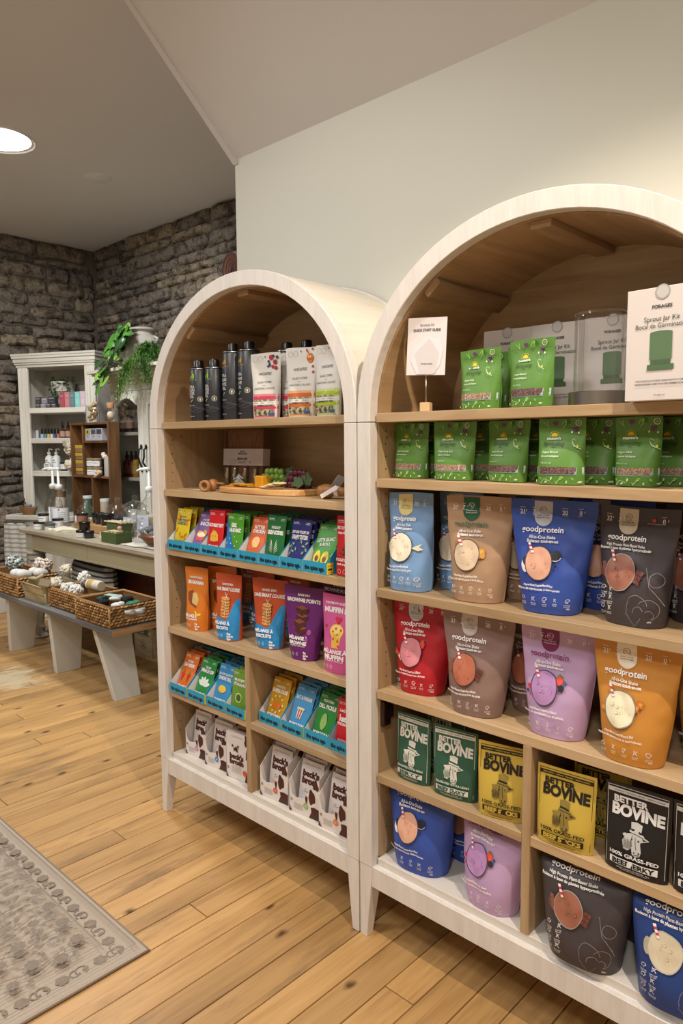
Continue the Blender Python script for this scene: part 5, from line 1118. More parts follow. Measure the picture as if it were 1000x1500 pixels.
def openbox(label, x, y, deg, sticker, seed, npk, w=.108, d=.12, z=.2262):
    t = thing('broth_box', label, 'box', (x, y, z+EPS), rad(deg), 'open cow print broth boxes'); h = .125; th = .0014
    fr = [(0, 0), (w, 0), (w, h), (w*.94, h-.006), (w*.84, h*.74), (w*.62, h*.6), (w*.5, .052), (w*.2, .046), (w*.1, .052), (0, h*.75)]
    G().prism(fr, 0, th).build('front_panel', brc, t)
    for s in (0, 1):
        x0 = 0 if s == 0 else w-th; a = h*.75 if s == 0 else h
        g = G().prism([(th, 0), (d, 0), (d, .2), (th, a)], x0, x0+th, ax='x'); g.build('side_panel', brc, t)
    rbox(0, w, d, d+th, 0, .2, 'back_panel', brc, t, bevel=0); rbox(th, w-th, th, d, 0, th, 'box_floor', brc, t, bevel=0)
    P = Print(flat(0)); cowspots(P, w, h, sticker); P.build(t)
    P = Print(lambda a, b: (Vector((w, a, b)), Vector((1, 0, 0)))); P.disc(.03, .04, .022, brown, wob=.2); P.disc(.08, .1, .02, brown, wob=.2); P.disc(.06, .145, .013, brown, wob=.2); P.disc(.1, .05, .02, brown, wob=.2); P.build(t)
    Mx = Matrix.Translation((x, y, z)) @ Matrix.Rotation(rad(deg), 4, 'Z')
    for k in range(npk):
        L = Mx @ Vector((w*.5-.002, .02+.0165*k, .0045+.006*k)); lab = f'white broth packet, {ordn[k]} from the front in the box with {label.split(" with ")[1]}'
        if k == 0: base = brothpack(lab, L, deg, seed, lean=10)
        else: dup(base, lab, tuple(L), rad(deg), 'white broth packets', rx=-rad(10-1.5*k))
def brothpack(label, L, deg, seed, w=.088, h=.148, lean=12):
    t = thing('broth_packet', label, 'packet', tuple(L), rad(deg), 'white broth packets', rx=-rad(lean))
    S = Pouch(w, h, .012, w*.98, seed, .0012, seal=.88); S.mesh(foil('broth', '#e0d7d5', .45), t, nq=8, nv=8); P = Print(S.surf())
    P.line([(-w*.45, h*.9), (w*.45, h*.9)], .0006, '#8a7a74'); P.text('instant protein broth', 0, h*.925, .0038, '#5a4a44', w=w*.7)
    P.text("beck's", -.002, h*.74, .0175, brown, w=w*.74, bold=.07); P.text('broth', -.002, h*.6, .0175, brown, w=w*.74, bold=.07)
    P.text('Hot', -.02, h*.43, .004, '#6a5a54', al='L'); P.text('Chocolate', -.02, h*.39, .004, '#6a5a54', al='L'); P.rect(-w*.3, w*.1, h*.1, h*.3, '#d9b8a4' if seed % 2 else '#c9cfd6', 3, 2); P.disc(w*.2, h*.3, .007, brown, rz=.02, wob=.2)
    P.build(t); return t
openbox('open broth box with the pink round sticker', .088, .05, 4, '#c98ac0', 1, 6)
openbox('open broth box with the blue round sticker', .212, .044, 5, '#5f8fd0', 2, 6)
t = thing('broth_carton', 'closed white broth carton with an orange-red sticker left of the divider', 'box', (.338, .04, .2262+EPS), rad(6))
g = G(); w, h, d = .103, .155, .09; g.box(0, w, 0, d, 0, h); g.build('carton', brc, t, bevel=.001)
P = Print(flat(0)); P.text('instant broth', w*.5, h*.93, .0035, '#5a4a44', w=w*.5); P.text("beck's", w*.47, h*.5, .0165, brown, w=w*.62, bold=.07); P.text('broth', w*.47, h*.38, .0165, brown, w=w*.62, bold=.07)
P.disc(w*.45, h*.66, .008, brown, wob=.25); P.disc(w*.3, h*.72, .004, brown, wob=.3); P.disc(w*.55, h*.73, .004, brown, wob=.3); P.line([(w*.36, h*.6), (w*.36, h*.7)], .002, brown); P.line([(w*.52, h*.6), (w*.52, h*.7)], .002, brown)
P.disc(w*.93, h*.9, .009, brown, rz=.018, wob=.2); P.disc(w*.95, h*.6, .006, brown, rz=.016, wob=.2); P.poly([(w*.84, .001), (w, .001), (w, .034), (w*.9, .034)], brown); P.disc(w*.84, .03, .0095, '#d9543c'); P.arc(.01, .034, .003, 0, 6.28, .002, '#3a2a24', 8); P.poly([(.001, .001), (.01, .001), (.001, .02)], brown)
for k in range(6): P.line([(w*.25, .045-.004*k), (w*.7, .045-.004*k)], .0008, '#8a7a70')
P.build(t)
P = Print(lambda a, b: (Vector((a, b, h)), Vector((0, 0, 1)))); P.rect(w*.25, w*.75, d*.3, d*.42, '#8a4a40', 2, 1); P.build(t)
P = Print(lambda a, b: (Vector((w, a, b)), Vector((1, 0, 0)))); P.disc(.03, .12, .02, brown, wob=.2); P.disc(.06, .05, .02, brown, wob=.2); P.disc(.02, .03, .012, brown, wob=.2); P.build(t)
openbox('open broth box with the coral round sticker', .518, .034, 4, '#d9604c', 3, 5, w=.12)
openbox('open broth box with the light green round sticker', .656, .032, 4, '#9cb872', 4, 4, w=.12)
openbox('open broth box with the orange round sticker', .786, .028, 2, '#dd8a3c', 5, 2, w=.118)
# ------------------------------------------------------------------ far corner: distressed white bookcase (turned towards the room)
dw_ = wood('distressed_white', '#a29a8c', '#cfcbc0', '#dad6cc', axis=2, scale=1.3, rough=.6, contrast=.55); dwx = wood('distressed_white_x', '#a29a8c', '#cfcbc0', '#dad6cc', axis=0, scale=1.3, rough=.6, contrast=.55)
inner = mat('grey_inner_paint', '#a8a499', .7, noise_amt=.04)
BO = Vector((-3.42, .97, 0)); BR = math.atan2(.443, .896)
t = thing('white_bookcase', 'tall distressed white bookcase standing in the stone wall corner', 'bookcase', tuple(BO), BR); BW, BD = .7, .30
for a in (.008, BW-.095): 
    rbox(a, a+.09, 0, .02, .79, 1.912, 'pilaster', dw_, t, bevel=.003)
    for k in range(3): rbox(a+.016+.024*k, a+.026+.024*k, -.004, .0, .8, 1.9, 'flute', dw_, t, bevel=.0015)
rbox(.006, .022, .02, BD, .79, 1.92, 'side_panel', dw_, t); rbox(BW-.02, BW-.004, .02, BD, .79, 1.92, 'side_panel', dw_, t)
rbox(.022, BW-.02, BD-.012, BD, .79, 1.92, 'back_panel', inner, t, bevel=0); rbox(.006, BW-.004, .0, BD, 1.908, 1.925, 'top_board', dwx, t)
g = G()
for (o_, z0, z1) in ((.004, 1.905, 1.925), (.012, 1.925, 1.94), (.018, 1.94, 1.97), (.026, 1.97, 1.99), (.03, 1.99, 2.005)): g.box(-o_+.004, BW+o_-.004, -o_, BD, z0, z1)
g.build('crown_moulding', dwx, t)['kind'] = 'stuff'
for z in (1.6, 1.372, 1.122): rbox(.022, BW-.02, .004, BD-.012, z-.04, z, 'shelf', dwx, t, bevel=.004)
rbox(-.085, .53, -.1, BD, .752, .79, 'counter', dwx, t, bevel=.006)
rbox(-.06, .52, -.07, BD, .06, .752, 'lower_cabinet', dw_, t); rbox(-.07, .525, -.08, BD, 0, .07, 'plinth', dwx, t, bevel=.006)
for k in range(2): rbox(-.03+.28*k, .23+.28*k, -.078, -.07, .12, .7, 'door_panel', dw_, t, bevel=.004)
def onb(x, y, z): c, s = math.cos(BR), math.sin(BR); return (BO.x+x*c-y*s, BO.y+x*s+y*c, z+EPS)
t = thing('linen_panel', 'grey striped linen cloth hanging beside the table end', 'cloth', onb(-.09, -.115, 0), BR)
stripe = mat('ticking_linen', '#bab5aa', .9)
def stripes(name, c1, c2, sc_, axis=2):
    m = mat(name, c1, .9); nt = m.node_tree; tc = N(nt, 'ShaderNodeTexCoord'); w_ = N(nt, 'ShaderNodeTexWave', Scale=sc_, Distortion=.6); w_.bands_direction = 'XYZ'[axis]; w_.wave_profile = 'SIN'; w_.inputs['Detail Scale'].default_value = 2
    nt.links.new(tc.outputs['Object'], w_.inputs['Vector']); r = ramp(nt, [(.0, c1), (.55, c1), (.75, c2)]); nt.links.new(w_.outputs['Fac'], r.inputs[0]); nt.links.new(r.outputs[0], nt.nodes['Principled BSDF'].inputs['Base Color']); return m
g = G(); nx, nz = 10, 12; vs = [((.2*i/nx), -.008*math.sin(i*1.4+j*.3), .2+.53*j/nz) for j in range(nz+1) for i in range(nx+1)]
g.add(vs, [(j*(nx+1)+i, j*(nx+1)+i+1, (j+1)*(nx+1)+i+1, (j+1)*(nx+1)+i) for j in range(nz) for i in range(nx)])
o = g.build('cloth', stripes('linen_stripes', '#c2beb4', '#93928c', 9), t, smooth=True); md = o.modifiers.new('s', 'SOLIDIFY'); md.thickness = .003
rbox(0, .2, 0, .012, .728, .738, 'hanging_rod', steel, t)
# things on the bookcase
t = thing('ivy_pot', 'white stone urn with trailing ivy on the bookcase top shelf', 'potted plant', onb(.27, .19, 1.6))
stone_w = mat('whitewashed_pot', '#b9b5ab', .85, noise_amt=.12, noise_scale=25, bump=.3)
G().lathe([(0, 0), (.05, 0), (.062, .02), (.07, .1), (.078, .125), (.085, .13), (.083, .15), (.092, .2), (.088, .205), (.08, .19), (0, .185)], 24).build('pot', stone_w, t, smooth=True, angle=40)
ivy = mat('ivy_leaf', '#3a5a30', .5, noise_amt=.3, noise_scale=30); ivyl = mat('ivy_leaf_light', '#6f9a3c', .5, noise_amt=.2)
def leafy(parent, name, m, pts, size, per, seed, spread=.02):
    rr = random.Random(seed); g = G()
    for p in pts:
        for _ in range(per):
            c = Vector(p)+Vector((rr.gauss(0, spread), rr.gauss(0, spread), rr.gauss(0, spread))); a = Vector((rr.gauss(0, 1), rr.gauss(0, 1), rr.gauss(0, .6))).normalized(); b = a.orthogonal().normalized(); s = size*rr.uniform(.6, 1.2)
            n_ = a.cross(b)*.15*s; g.add([c-a*s*.5, c+b*s*.42-a*s*.1+n_, c+a*s*.6, c-b*s*.42-a*s*.1+n_], [(0, 1, 2), (0, 2, 3)])
    o = g.build(name, m, parent, fixn=False); o['kind'] = 'stuff'; return o
pp = [(.09*math.cos(a), .07*math.sin(a), .205+.015*math.sin(a*3)) for a in [k*.33 for k in range(19)]]+[(-.09-.01*math.sin(k), -.04, .2-.022*k) for k in range(9)]+[(.08+.016*k, -.03, .205-.012*k-.001*k*k) for k in range(9)]+[(.03+.004*k, -.08, .19-.018*k) for k in range(6)]
leafy(t, 'foliage', ivy, pp, .024, 5, 1, .012); leafy(t, 'young_foliage', ivyl, [(-.01, -.08, .06), (-.0, -.08, .04), (.02, -.08, .02)], .026, 5, 2, .009)
g = G(); g.tube([(-.07, -.03, .2), (-.095, -.05, .1), (-.09, -.04, .02)], .002, 5).tube([(.06, -.03, .2), (.15, -.04, .15), (.2, -.04, .1)], .002, 5).tube([(0, -.06, .2), (.0, -.085, .1), (.01, -.085, .03)], .002, 5); g.build('vine', mat('vine_stem', '#54643a', .7), t)['kind'] = 'stuff'
dkb = mat('dark_grey_box', '#3c3a3c', .6); ltb = mat('mauve_grey_box', '#8b848a', .6)
bx = [(.108+.045, 0, 0), (.2, 0, 1), (.255, 0, 0), (.303, 0, 0)]; labs = ['leftmost small dark box in the lower row', 'small light grey box in the lower row', 'small dark box lower row centre', 'small dark box at the right of the lower row', 'dark box stacked on the lower row at the left', 'light mauve box stacked in the middle', 'dark box stacked at the right, before the urn']
for i, (x_, z_, kk, ww, hh) in enumerate([(.172, 0, 0, .043, .03), (.22, 0, 1, .045, .03), (.268, 0, 0, .045, .03), (.316, 0, 0, .045, .03), (.176, .031, 0, .05, .05), (.232, .031, 1, .05, .043), (.298, .031, 0, .062, .053)]):
    t = thing('small_box', 'bookcase top shelf: '+labs[i], 'box', onb(x_, .03, 1.6+z_), BR, 'little soap boxes on the bookcase top shelf'); rbox(-ww/2, ww/2, -.02, .02, 0, hh, 'carton', ltb if kk else dkb, t, bevel=.001)
    P = Print(flat(-.0202)); P.text('SOAP CO', 0, hh*.75, .006, '#dddddd', w=ww*.7, bold=.03); P.text('savon', 0, hh*.3, .004, '#cfcfcf', w=ww*.4); P.build(t)
for i, (c, nm) in enumerate([('#a05058', 'dusty red'), ('#c07880', 'rose pink'), ('#5f8284', 'slate teal'), ('#8cc4c0', 'pale aqua'), ('#c9b4be', 'pale lilac')]):
    t = thing('soap_carton', f'{nm} upright soap carton in the pastel row on the bookcase', 'box', onb(.388+.046*i, .045, 1.6), BR, 'pastel soap cartons'); rbox(-.0215, .0215, -.03, .03, 0, .115-.002*(i % 2), 'carton', mat('pastel%d' % i, c, .55), t, bevel=.001)
    P = Print(flat(-.0302)); P.rect(-.016, .016, .02, .06, tuple(min(1, q*1.15) for q in srgb(c)[:3])+(1,), 1, 1); P.text('SOAP', 0, .085, .006, '#e9e4e4', w=.024); P.build(t)
glab = {}
def lab(m, c, **k): return mat(m, c, **k)
polcol = ['#9fb9d0', '#5a7f90', '#c9b04a', '#c8c8d0', '#4a5570', '#b56a6a']
for i in range(6):
    t = thing('nail_polish', 'small nail polish bottle with black cap, %s in the row' % ordn[i], 'bottle', onb(.155+.0295*i+.012, .05, 1.372), BR, 'nail polish bottles')
    G().lathe([(0, 0), (.0115, 0), (.012, .004), (.012, .028), (.005, .033), (0, .033)], 12).build('bottle', mat('polish%d' % i, polcol[i], .15, coat=.6), t, smooth=True, angle=40); G().lathe([(0, .032), (.0082, .033), (.0068, .073), (0, .074)], 12).build('cap', black, t, smooth=True, angle=40)
amber = mat('amber_glass', '#4a2a1a', .15, coat=.5)
def dropper(label, loc, s=1, liquid=amber, labc='#a98878', grp=None):
    t = thing('dropper_bottle', label, 'bottle', loc, BR, grp); g = G()
    G().lathe([(0, 0), (.019*s, 0), (.02*s, .004), (.02*s, .058*s), (.0085*s, .068*s), (.0085*s, .075*s), (0, .075*s)], 16).build('bottle', liquid, t, smooth=True, angle=40)
    G().lathe([(.0204*s, .01*s), (.0204*s, .05*s)], 16, close=False).build('paper_label', mat('lab'+labc, labc, .6), t, smooth=True)
    G().lathe([(0, .072*s), (.0105*s, .073*s), (.0105*s, .088*s), (.006*s, .091*s), (.0058*s, .108*s), (.003*s, .12*s), (0, .122*s)], 12).build('dropper_cap', black, t, smooth=True, angle=40); return t
dropper('amber dropper bottle with brown label, left one on the bookcase', onb(.352, .055, 1.372), 1.05); dropper('amber dropper bottle with brown label, middle one on the bookcase', onb(.398, .06, 1.372), 1.05); dropper('dropper bottle with yellow label, right one on the bookcase', onb(.44, .05, 1.372), .95, labc='#d9a93a')
t = thing('yellow_box', 'narrow yellow and white box beside the dropper bottles', 'box', onb(.472, .05, 1.372), BR); rbox(-.01, .01, -.015, .015, 0, .085, 'carton', mat('yellow_carton', '#d9b23c', .5), t)
t = thing('clear_stand', 'pale translucent card stand at the left of the nail polishes', 'stand', onb(.122, .05, 1.372), BR); rbox(-.012, .012, -.002, .0, 0, .06, 'card', mat('pale_plastic', '#b9c2c6', .4), t); rbox(-.012, .012, -.002, .02, 0, .002, 'foot', mat('pale_plastic', '#b9c2c6'), t)
plastw = mat('white_plastic', '#d9dad6', .35)
for i in range(2):
    t = thing('pump_bottle', ['white pump bottle, left of two with green trimmed label', 'white pump bottle, right of two with green trimmed label'][i], 'bottle', onb(.198+.066*i, .08, 1.122), BR, 'white pump bottles')
    G().lathe([(0, 0), (.029, 0), (.03, .003), (.03, .095), (.027, .108), (.012, .118), (.012, .125), (0, .125)], 20).build('bottle', plastw, t, smooth=True, angle=40)
    G().lathe([(0, .124), (.0145, .125), (.0145, .142), (.005, .145), (.005, .163), (0, .163)], 14).tube([(-.004, 0, .165), (.018, 0, .167), (.032, 0, .16)], .0045, 6).build('pump', plastw, t, smooth=True)
    P = Print(lambda x_, z: (Vector((.0302*math.sin(x_/.03), -.0302*math.cos(x_/.03), z)), Vector((math.sin(x_/.03), -math.cos(x_/.03), 0)))); P.rect(-.03, .03, .02, .1, '#e9ebe8', 8, 2); P.line([(-.03, .1), (.03, .1)], .002, '#2c5a4a'); P.disc(-.008, .08, .005, '#1c1c1c', rz=.003, rot=.5); P.disc(.002, .081, .005, '#1c1c1c', rz=.003, rot=-.3); P.text('herbal', -.002, .066, .006, '#222222', w=.03, bold=.03); P.build(t)
t = thing('round_tin', 'round white tin with black ring standing on edge before the pump bottles', 'tin', onb(.222, .028, 1.122+.036), BR)
g = G(); g.X = Matrix.Rotation(PI/2, 4, 'X'); g.lathe([(0, -.008), (.033, -.008), (.0355, -.006), (.0355, .006), (.033, .008), (0, .008)], 28); g.build('tin', plastw, t, smooth=True, angle=40); P = Print(flat(-.0083)); P.arc(0, 0, .0325, 0, 6.28, .0035, '#2a3a38', 30); P.text('BALM', 0, .012, .007, '#222222', w=.026, bold=.03); P.text('natural', 0, 0, .005, '#222222', w=.03); P.rect(-.006, .006, -.02, -.012, '#222222', 1, 1); P.build(t)
t = thing('small_flask', 'tiny white sample bottle between round tin and jars', 'bottle', onb(.287, .035, 1.122), BR); G().lathe([(0, 0), (.013, 0), (.013, .026), (.006, .03), (.006, .036), (0, .036)], 12).build('bottle', plastw, t, smooth=True, angle=40)
def jar(label, loc, r, h, body='#d6d6d2', lid='#1a1a1c', grp=None, txt=None, glassy=False, rz=0, lidh=.014):
    t = thing('cosmetic_jar', label, 'jar', loc, rz, grp)
    G().lathe([(0, 0), (r-.002, 0), (r, .003), (r, h-lidh-.001), (r-.003, h-lidh), (0, h-lidh)], 22).build('jar_body', mat('jarb'+body, body, .25, coat=.3), t, smooth=True, angle=40)
    G().lathe([(0, h-lidh), (r+.001, h-lidh), (r+.001, h-.002), (r-.001, h), (0, h)], 22).build('lid', mat('lid'+lid, lid, .35), t, smooth=True, angle=40)
    if txt:
        P = Print(lambda x_, z: (Vector(((r+.0003)*math.sin(x_/r), -(r+.0003)*math.cos(x_/r), z)), Vector((math.sin(x_/r), -math.cos(x_/r), 0)))); hh = h-lidh; a0 = .6*r if rz == 0 else 0
        P.rect(a0-r*.9, a0+r*.9, hh*.12, hh*.88, '#e8e8e6', 8, 1); P.text(txt, a0, hh*.62, hh*.16, '#333333', w=r*1.1, bold=.03); P.text('crème', a0, hh*.32, hh*.12, '#555555', w=r*.8); P.build(t)
    return t
jar('white jar with black lid on the bookcase beside the loofahs', onb(.345, .06, 1.122+.012), .027, .055, txt='body butter', grp=None, rz=BR)
jar('flat black tin under the small white jar on the bookcase', onb(.345, .06, 1.122), .028, .0118, body='#222224', rz=BR, lidh=.005)
jar('wide low white jar with grey lid on the bookcase', onb(.425, .06, 1.122), .037, .036, body='#c9cac8', lid='#8c8e8e', txt='scrub', rz=BR, lidh=.008)
t = thing('rolled_towel', 'rolled beige towel with brown paper band leaning in the bookcase', 'towel', onb(.235, .13, .79+.004), BR)
tw = mat('towel_beige', '#a59687', .95, noise_amt=.12, noise_scale=80, bump=.4)
g = G(); g.X = Matrix.Rotation(rad(6), 4, 'Y'); g.lathe([(0, 0), (.036, .003), (.037, .1), (.036, .2), (.037, .27), (.035, .275), (.026, .27), (.014, .274), (0, .27)], 20); g.build('towel', tw, t, smooth=True)
g = G(); g.X = Matrix.Rotation(rad(6), 4, 'Y'); g.lathe([(.0375, .125), (.0385, .127), (.0385, .18), (.0375, .182)], 20, close=False); g.build('paper_band', mat('kraft_band', '#7d6145', .7), t, smooth=True)
g = G(); g.X = Matrix.Rotation(rad(6), 4, 'Y'); g.lathe([(.0372, .001), (.0378, .002), (.0378, .122), (.0374, .123)], 20, close=False); g.build('light_towel_end', mat('towel_cream', '#c9c0b4', .95, bump=.3), t, smooth=True)
wick = mat('wicker_dark', '#8a6a40', .7, noise_amt=.2, noise_scale=60, bump=.4)
t = thing('shallow_basket', 'small shallow wicker bowl with soaps on the bookcase counter', 'basket', onb(.095, -.052, .79), BR)
g = G()
for k in range(7): r = .05+.0055*k; g.lathe([(r-.003, .006+.008*k), (r+.003, .008+.008*k), (r+.002, .013+.008*k), (r-.003, .012+.008*k)], 26, close=False, sy=.5)
g.build('woven_wall', wick, t)['kind'] = 'stuff'; G().lathe([(0, .001), (.05, .001), (.052, .006), (0, .007)], 26, sy=.5).build('basket_floor', wick, t)
for (lb, c, x_, y_, z_, ww, hh) in (('pink soap bar lying in the shallow wicker bowl', '#c9566e', .0, -.02, .03, .065, .03), ('sage green round soap resting on the pink one', '#7d8f84', -.01, .0, .0615, .055, .018), ('grey soap bar at the right of the wicker bowl', '#8a8c84', .05, .0, .03, .02, .035)):
    p = onb(.1+x_*.8, -.052+y_*.3, .79+z_); t = thing('soap_bar', lb, 'soap', p, BR); rbox(-ww/2, ww/2, -.015, .015, 0, hh, 'soap', mat('soap'+c, c, .5), t, bevel=.004)
t = thing('brown_bottle', 'slim brown bottle standing in the wicker bowl', 'bottle', onb(.05, -.04, .79+.03)); G().lathe([(0, 0), (.011, 0), (.011, .055), (.005, .065), (.004, .095), (0, .096)], 12).build('bottle', amber, t, smooth=True, angle=40)

# ------------------------------------------------------------------ white glass-door cabinet against the far wall
t = thing('glass_door_cabinet', 'white cabinet with arched glass doors and black handles beside the bookcase', 'cabinet', (-2.535, 1.25, 0)); GW, GD, GH = .86, .42, 1.735
wp = mat('white_cabinet_paint', '#cfcec4', .5, noise_amt=.03, noise_scale=8); wpi = mat('white_cabinet_inside', '#b5b6aa', .6)
rbox(0, .02, .02, GD, .0, GH, 'side_panel', wp, t); rbox(GW-.02, GW, .02, GD, 0, GH, 'side_panel', wp, t); rbox(.02, GW-.02, GD-.012, GD, .1, GH, 'back_panel', wpi, t, bevel=0)
for z in (1.405, 1.09, .74, .12): rbox(.02, GW-.02, .022, GD-.012, z-.022, z, 'shelf', wp, t)
g = G()
for (o_, z0, z1) in ((.01, GH-.01, GH+.02), (.03, GH+.02, GH+.045), (.06, GH+.045, GH+.065), (.1, GH+.065, GH+.08), (.13, GH+.08, GH+.1)): g.box(-o_, GW+o_, -o_*.8, GD, z0, z1)
g.build('crown_moulding', mat('crown_paint', '#bdb9a8', .55), t)['kind'] = 'stuff'
rbox(0, GW, .0, .02, GH-.05, GH, 'top_rail', wp, t)
for k in range(2):
    x0 = .004+k*(GW/2-.002); x1 = x0+GW/2-.006; zt = GH-.052; zb = .8; sw = .062
    fo = []; fi = []
    xi0, xi1 = x0+sw, x1-sw; zi0, zi1 = zb+.07, zt-.1
    top = [(xi0, zi1)]+[(xi0+(xi1-xi0)*s_, zi1+d_) for s_, d_ in ((.1, .008), (.2, .03), (.32, .045), (.42, .052), (.5, .054), (.58, .052), (.68, .045), (.8, .03), (.9, .008))]+[(xi1, zi1)]
    fi = [(xi0, zi0)]+top+[(xi1, zi0)]
    fo = [(x0, zb), (x0, zt)]+[(x0+(x1-x0)*s_, zt) for s_ in (.12, .22, .32, .42, .5, .58, .68, .78, .88)]+[(x1, zt), (x1, zb)]
    d = G().ring(fo, fi, 0, .02, closed=True).build('door', wp, t, bevel=.002)
    G().ring([(a+(.008 if a < (x0+x1)/2 else -.008)*-1, b_) for a, b_ in fi], fi, -.004, .0, closed=True).build('inner_moulding', wp, d)
    pts = fi; G().prism(pts, .009, .012).build('glass_pane', clear, d)
    hx = x1-.028 if k == 0 else x0+.028
    G().tube([(hx, -.002, 1.3), (hx, -.022, 1.285), (hx+.006*(1 if k else -1), -.026, 1.24), (hx-.01*(1 if k else -1), -.026, 1.2), (hx, -.002, 1.155)], .006, 6).ball((hx, -.006, 1.305), .012, 0, 8, 5, (1, .4, 1.4)).ball((hx, -.006, 1.15), .012, 0, 8, 5, (1, .4, 1.4)).build('handle', mat('black_iron', '#17181a', .45, .5), d, smooth=True)
    rbox(x0, x1, 0, .02, .12, .78, 'lower_door', wp, t)
def spray(label, x, y, z, c, labc, s=1.0, grp='bottles in the glass door cabinet'):
    t = thing('spray_bottle', label, 'bottle', (x, y, z+EPS), 0, grp)
    G().lathe([(0, 0), (.024*s, 0), (.026*s, .004), (.026*s, .09*s), (.02*s, .105*s), (.01*s, .112*s), (.01*s, .118*s), (0, .118*s)], 16).build('bottle', mat('liq'+c, c, .15, coat=.5), t, smooth=True, angle=40)
    G().lathe([(.0264*s, .025*s), (.0264*s, .075*s)], 16, close=False).build('paper_label', mat('lab'+labc, labc, .6), t, smooth=True)
    G().lathe([(0, .116*s), (.012*s, .117*s), (.012*s, .14*s), (.007*s, .143*s), (.007*s, .165*s), (0, .168*s)], 12).build('spray_cap', black, t, smooth=True, angle=40)
for i, (x_, y_, l) in enumerate([(-2.475, 1.32, 'amber spray bottle at the left of the upper cabinet shelf'), (-2.41, 1.325, 'amber spray bottle second on the upper cabinet shelf'), (-2.345, 1.35, 'dark bottle third on the upper cabinet shelf'), (-2.29, 1.39, 'dark bottle at the back of the upper cabinet shelf')]): spray(l, x_, y_, 1.405, '#241a18', '#b08d7a' if i < 2 else '#5a4a48', 1.12)
for i, (x_, c, lc, l) in enumerate([(-2.455, '#6a2020', '#9a5a50', 'red spray bottle at the left of the lower cabinet shelf'), (-2.395, '#6a2020', '#9a5a50', 'red spray bottle second on the lower cabinet shelf'), (-2.335, '#a8862c', '#b99a4a', 'golden spray bottle on the lower cabinet shelf')]): spray(l, x_, 1.32, 1.09, c, lc, 1.1)
spray('black bottle behind the right glass door of the white cabinet', -2.0, 1.34, 1.405, '#17181a', '#2c2c2e', 1.05)
# on top: urn, pothos, asparagus fern
CT = GH+.1
t = thing('stone_urn', 'big weathered grey stone urn with small handles on the white cabinet', 'urn', (-2.43, 1.47, CT+EPS))
urnm = mat('weathered_urn', '#a9a49a', .9, noise_amt=.25, noise_scale=12, bump=.12)
G().lathe([(0, 0), (.1, 0), (.125, .02), (.15, .09), (.158, .15), (.145, .2), (.11, .24), (.08, .262), (.078, .28), (.1, .292), (.1, .305), (.082, .305), (.068, .28), (0, .27)], 32).build('urn_body', urnm, t, smooth=True, angle=50)
for k in (.1, 2.5, 3.9): a = k; g = G().tube([(.145*math.cos(a), .145*math.sin(a), .2), (.16*math.cos(a), .16*math.sin(a), .225), (.12*math.cos(a), .12*math.sin(a), .24)], .011, 6); g.build('lug_handle', urnm, t, smooth=True)
po = thing('pothos_plant', 'trailing pothos with heart shaped leaves hanging over the white cabinet crown', 'plant', (-2.43, 1.30, CT+EPS+.003))
lm = [mat('pothos_green', '#467a2e', .4, noise_amt=.15, noise_scale=30), mat('pothos_dark', '#2f5428', .35, noise_amt=.15), mat('pothos_light', '#749c42', .35, noise_amt=.15)]
prot = []
for m_ in lm:
    g = G(); pts = []
    for i in range(14):
        a = 2*PI*i/14; r = .03*(1.05-.35*math.cos(a)-.25*abs(math.cos(a/2))**8); x_ = r*math.sin(a)*.95; y_ = -r*math.cos(a)*1.15; pts.append((x_, y_, -.35*abs(x_)+.1*y_))
    o = g.add([(0, 0, .006)]+pts, [(0, 1+i, 1+(i+1) % 14) for i in range(14)]).build('leaf', m_, po, smooth=True, fixn=False); prot.append(o)
rr = random.Random(8)
lp = [(-.02, .0, .26, 0), (.02, -.03, .275, 0), (.06, -.02, .27, 0), (.1, -.03, .25, 0), (.13, -.04, .235, 0), (-.05, -.03, .225, 0), (-.1, -.03, .215, 0), (.0, -.05, .22, 0), (.05, -.05, .225, 2), (-.04, -.05, .18, 0), (-.0, -.05, .17, 1), (.05, -.05, .175, 1), (.1, -.05, .19, 1), (-.12, -.06, .14, 2), (-.08, -.07, .12, 0), (.02, -.06, .135, 1), (.08, -.06, .115, 1), (-.03, -.08, .085, 0), (.01, -.08, .08, 2), (.07, -.08, .03, 1), (-.1, -.1, .02, 1), (-.06, -.12, -.04, 0), (-.02, -.12, -.035, 0), (-.09, -.12, -.06, 2), (-.05, -.12, -.09, 2), (-.14, -.12, -.1, 1), (-.11, -.12, -.15, 0), (-.03, -.12, -.1, 2), (.04, -.03, .245, 0), (-.02, -.04, .2, 1), (.1, -.07, .15, 1)]
for i, (x_, y_, z_, k_) in enumerate(lp):
    if i < 3: o = prot[i]
    else: o = bpy.data.objects.new('leaf', prot[k_].data); COL.objects.link(o); o.parent = po
    o.location = (x_+(0 if z_ > .06 else .1), y_ if z_ > .06 else -.2, z_); s_ = rr.uniform(1.1, 1.6); o.scale = (s_, s_, s_); o.rotation_euler = (rr.uniform(.5, 1.3), rr.uniform(-.5, .5), rr.uniform(-.8, .8))
G().tube([(.08, .08, .27), (.02, -.02, .26), (-.05, -.05, .2), (-.05, -.08, .08), (.02, -.19, -.03), (-.01, -.2, -.14)], .0032, 6).build('vine', mat('vine_stem', '#54643a'), po, smooth=True)
G().tube([(.08, .08, .27), (.05, -.04, .22), (.03, -.07, .1), (.08, -.18, .0), (.06, -.2, -.09)], .0032, 6).build('vine', mat('vine_stem', '#54643a'), po, smooth=True)
fe = thing('asparagus_fern', 'feathery light green asparagus fern spilling over the white cabinet edge', 'plant', (-2.02, 1.22, CT+EPS))
G().lathe([(0, 0), (.06, 0), (.075, .1), (.08, .105), (0, .1)], 18, c=(.08, .1, 0)).build('pot', stone_w, fe, smooth=True, angle=40)
rr = random.Random(3); gd = [G(), G(), G()]
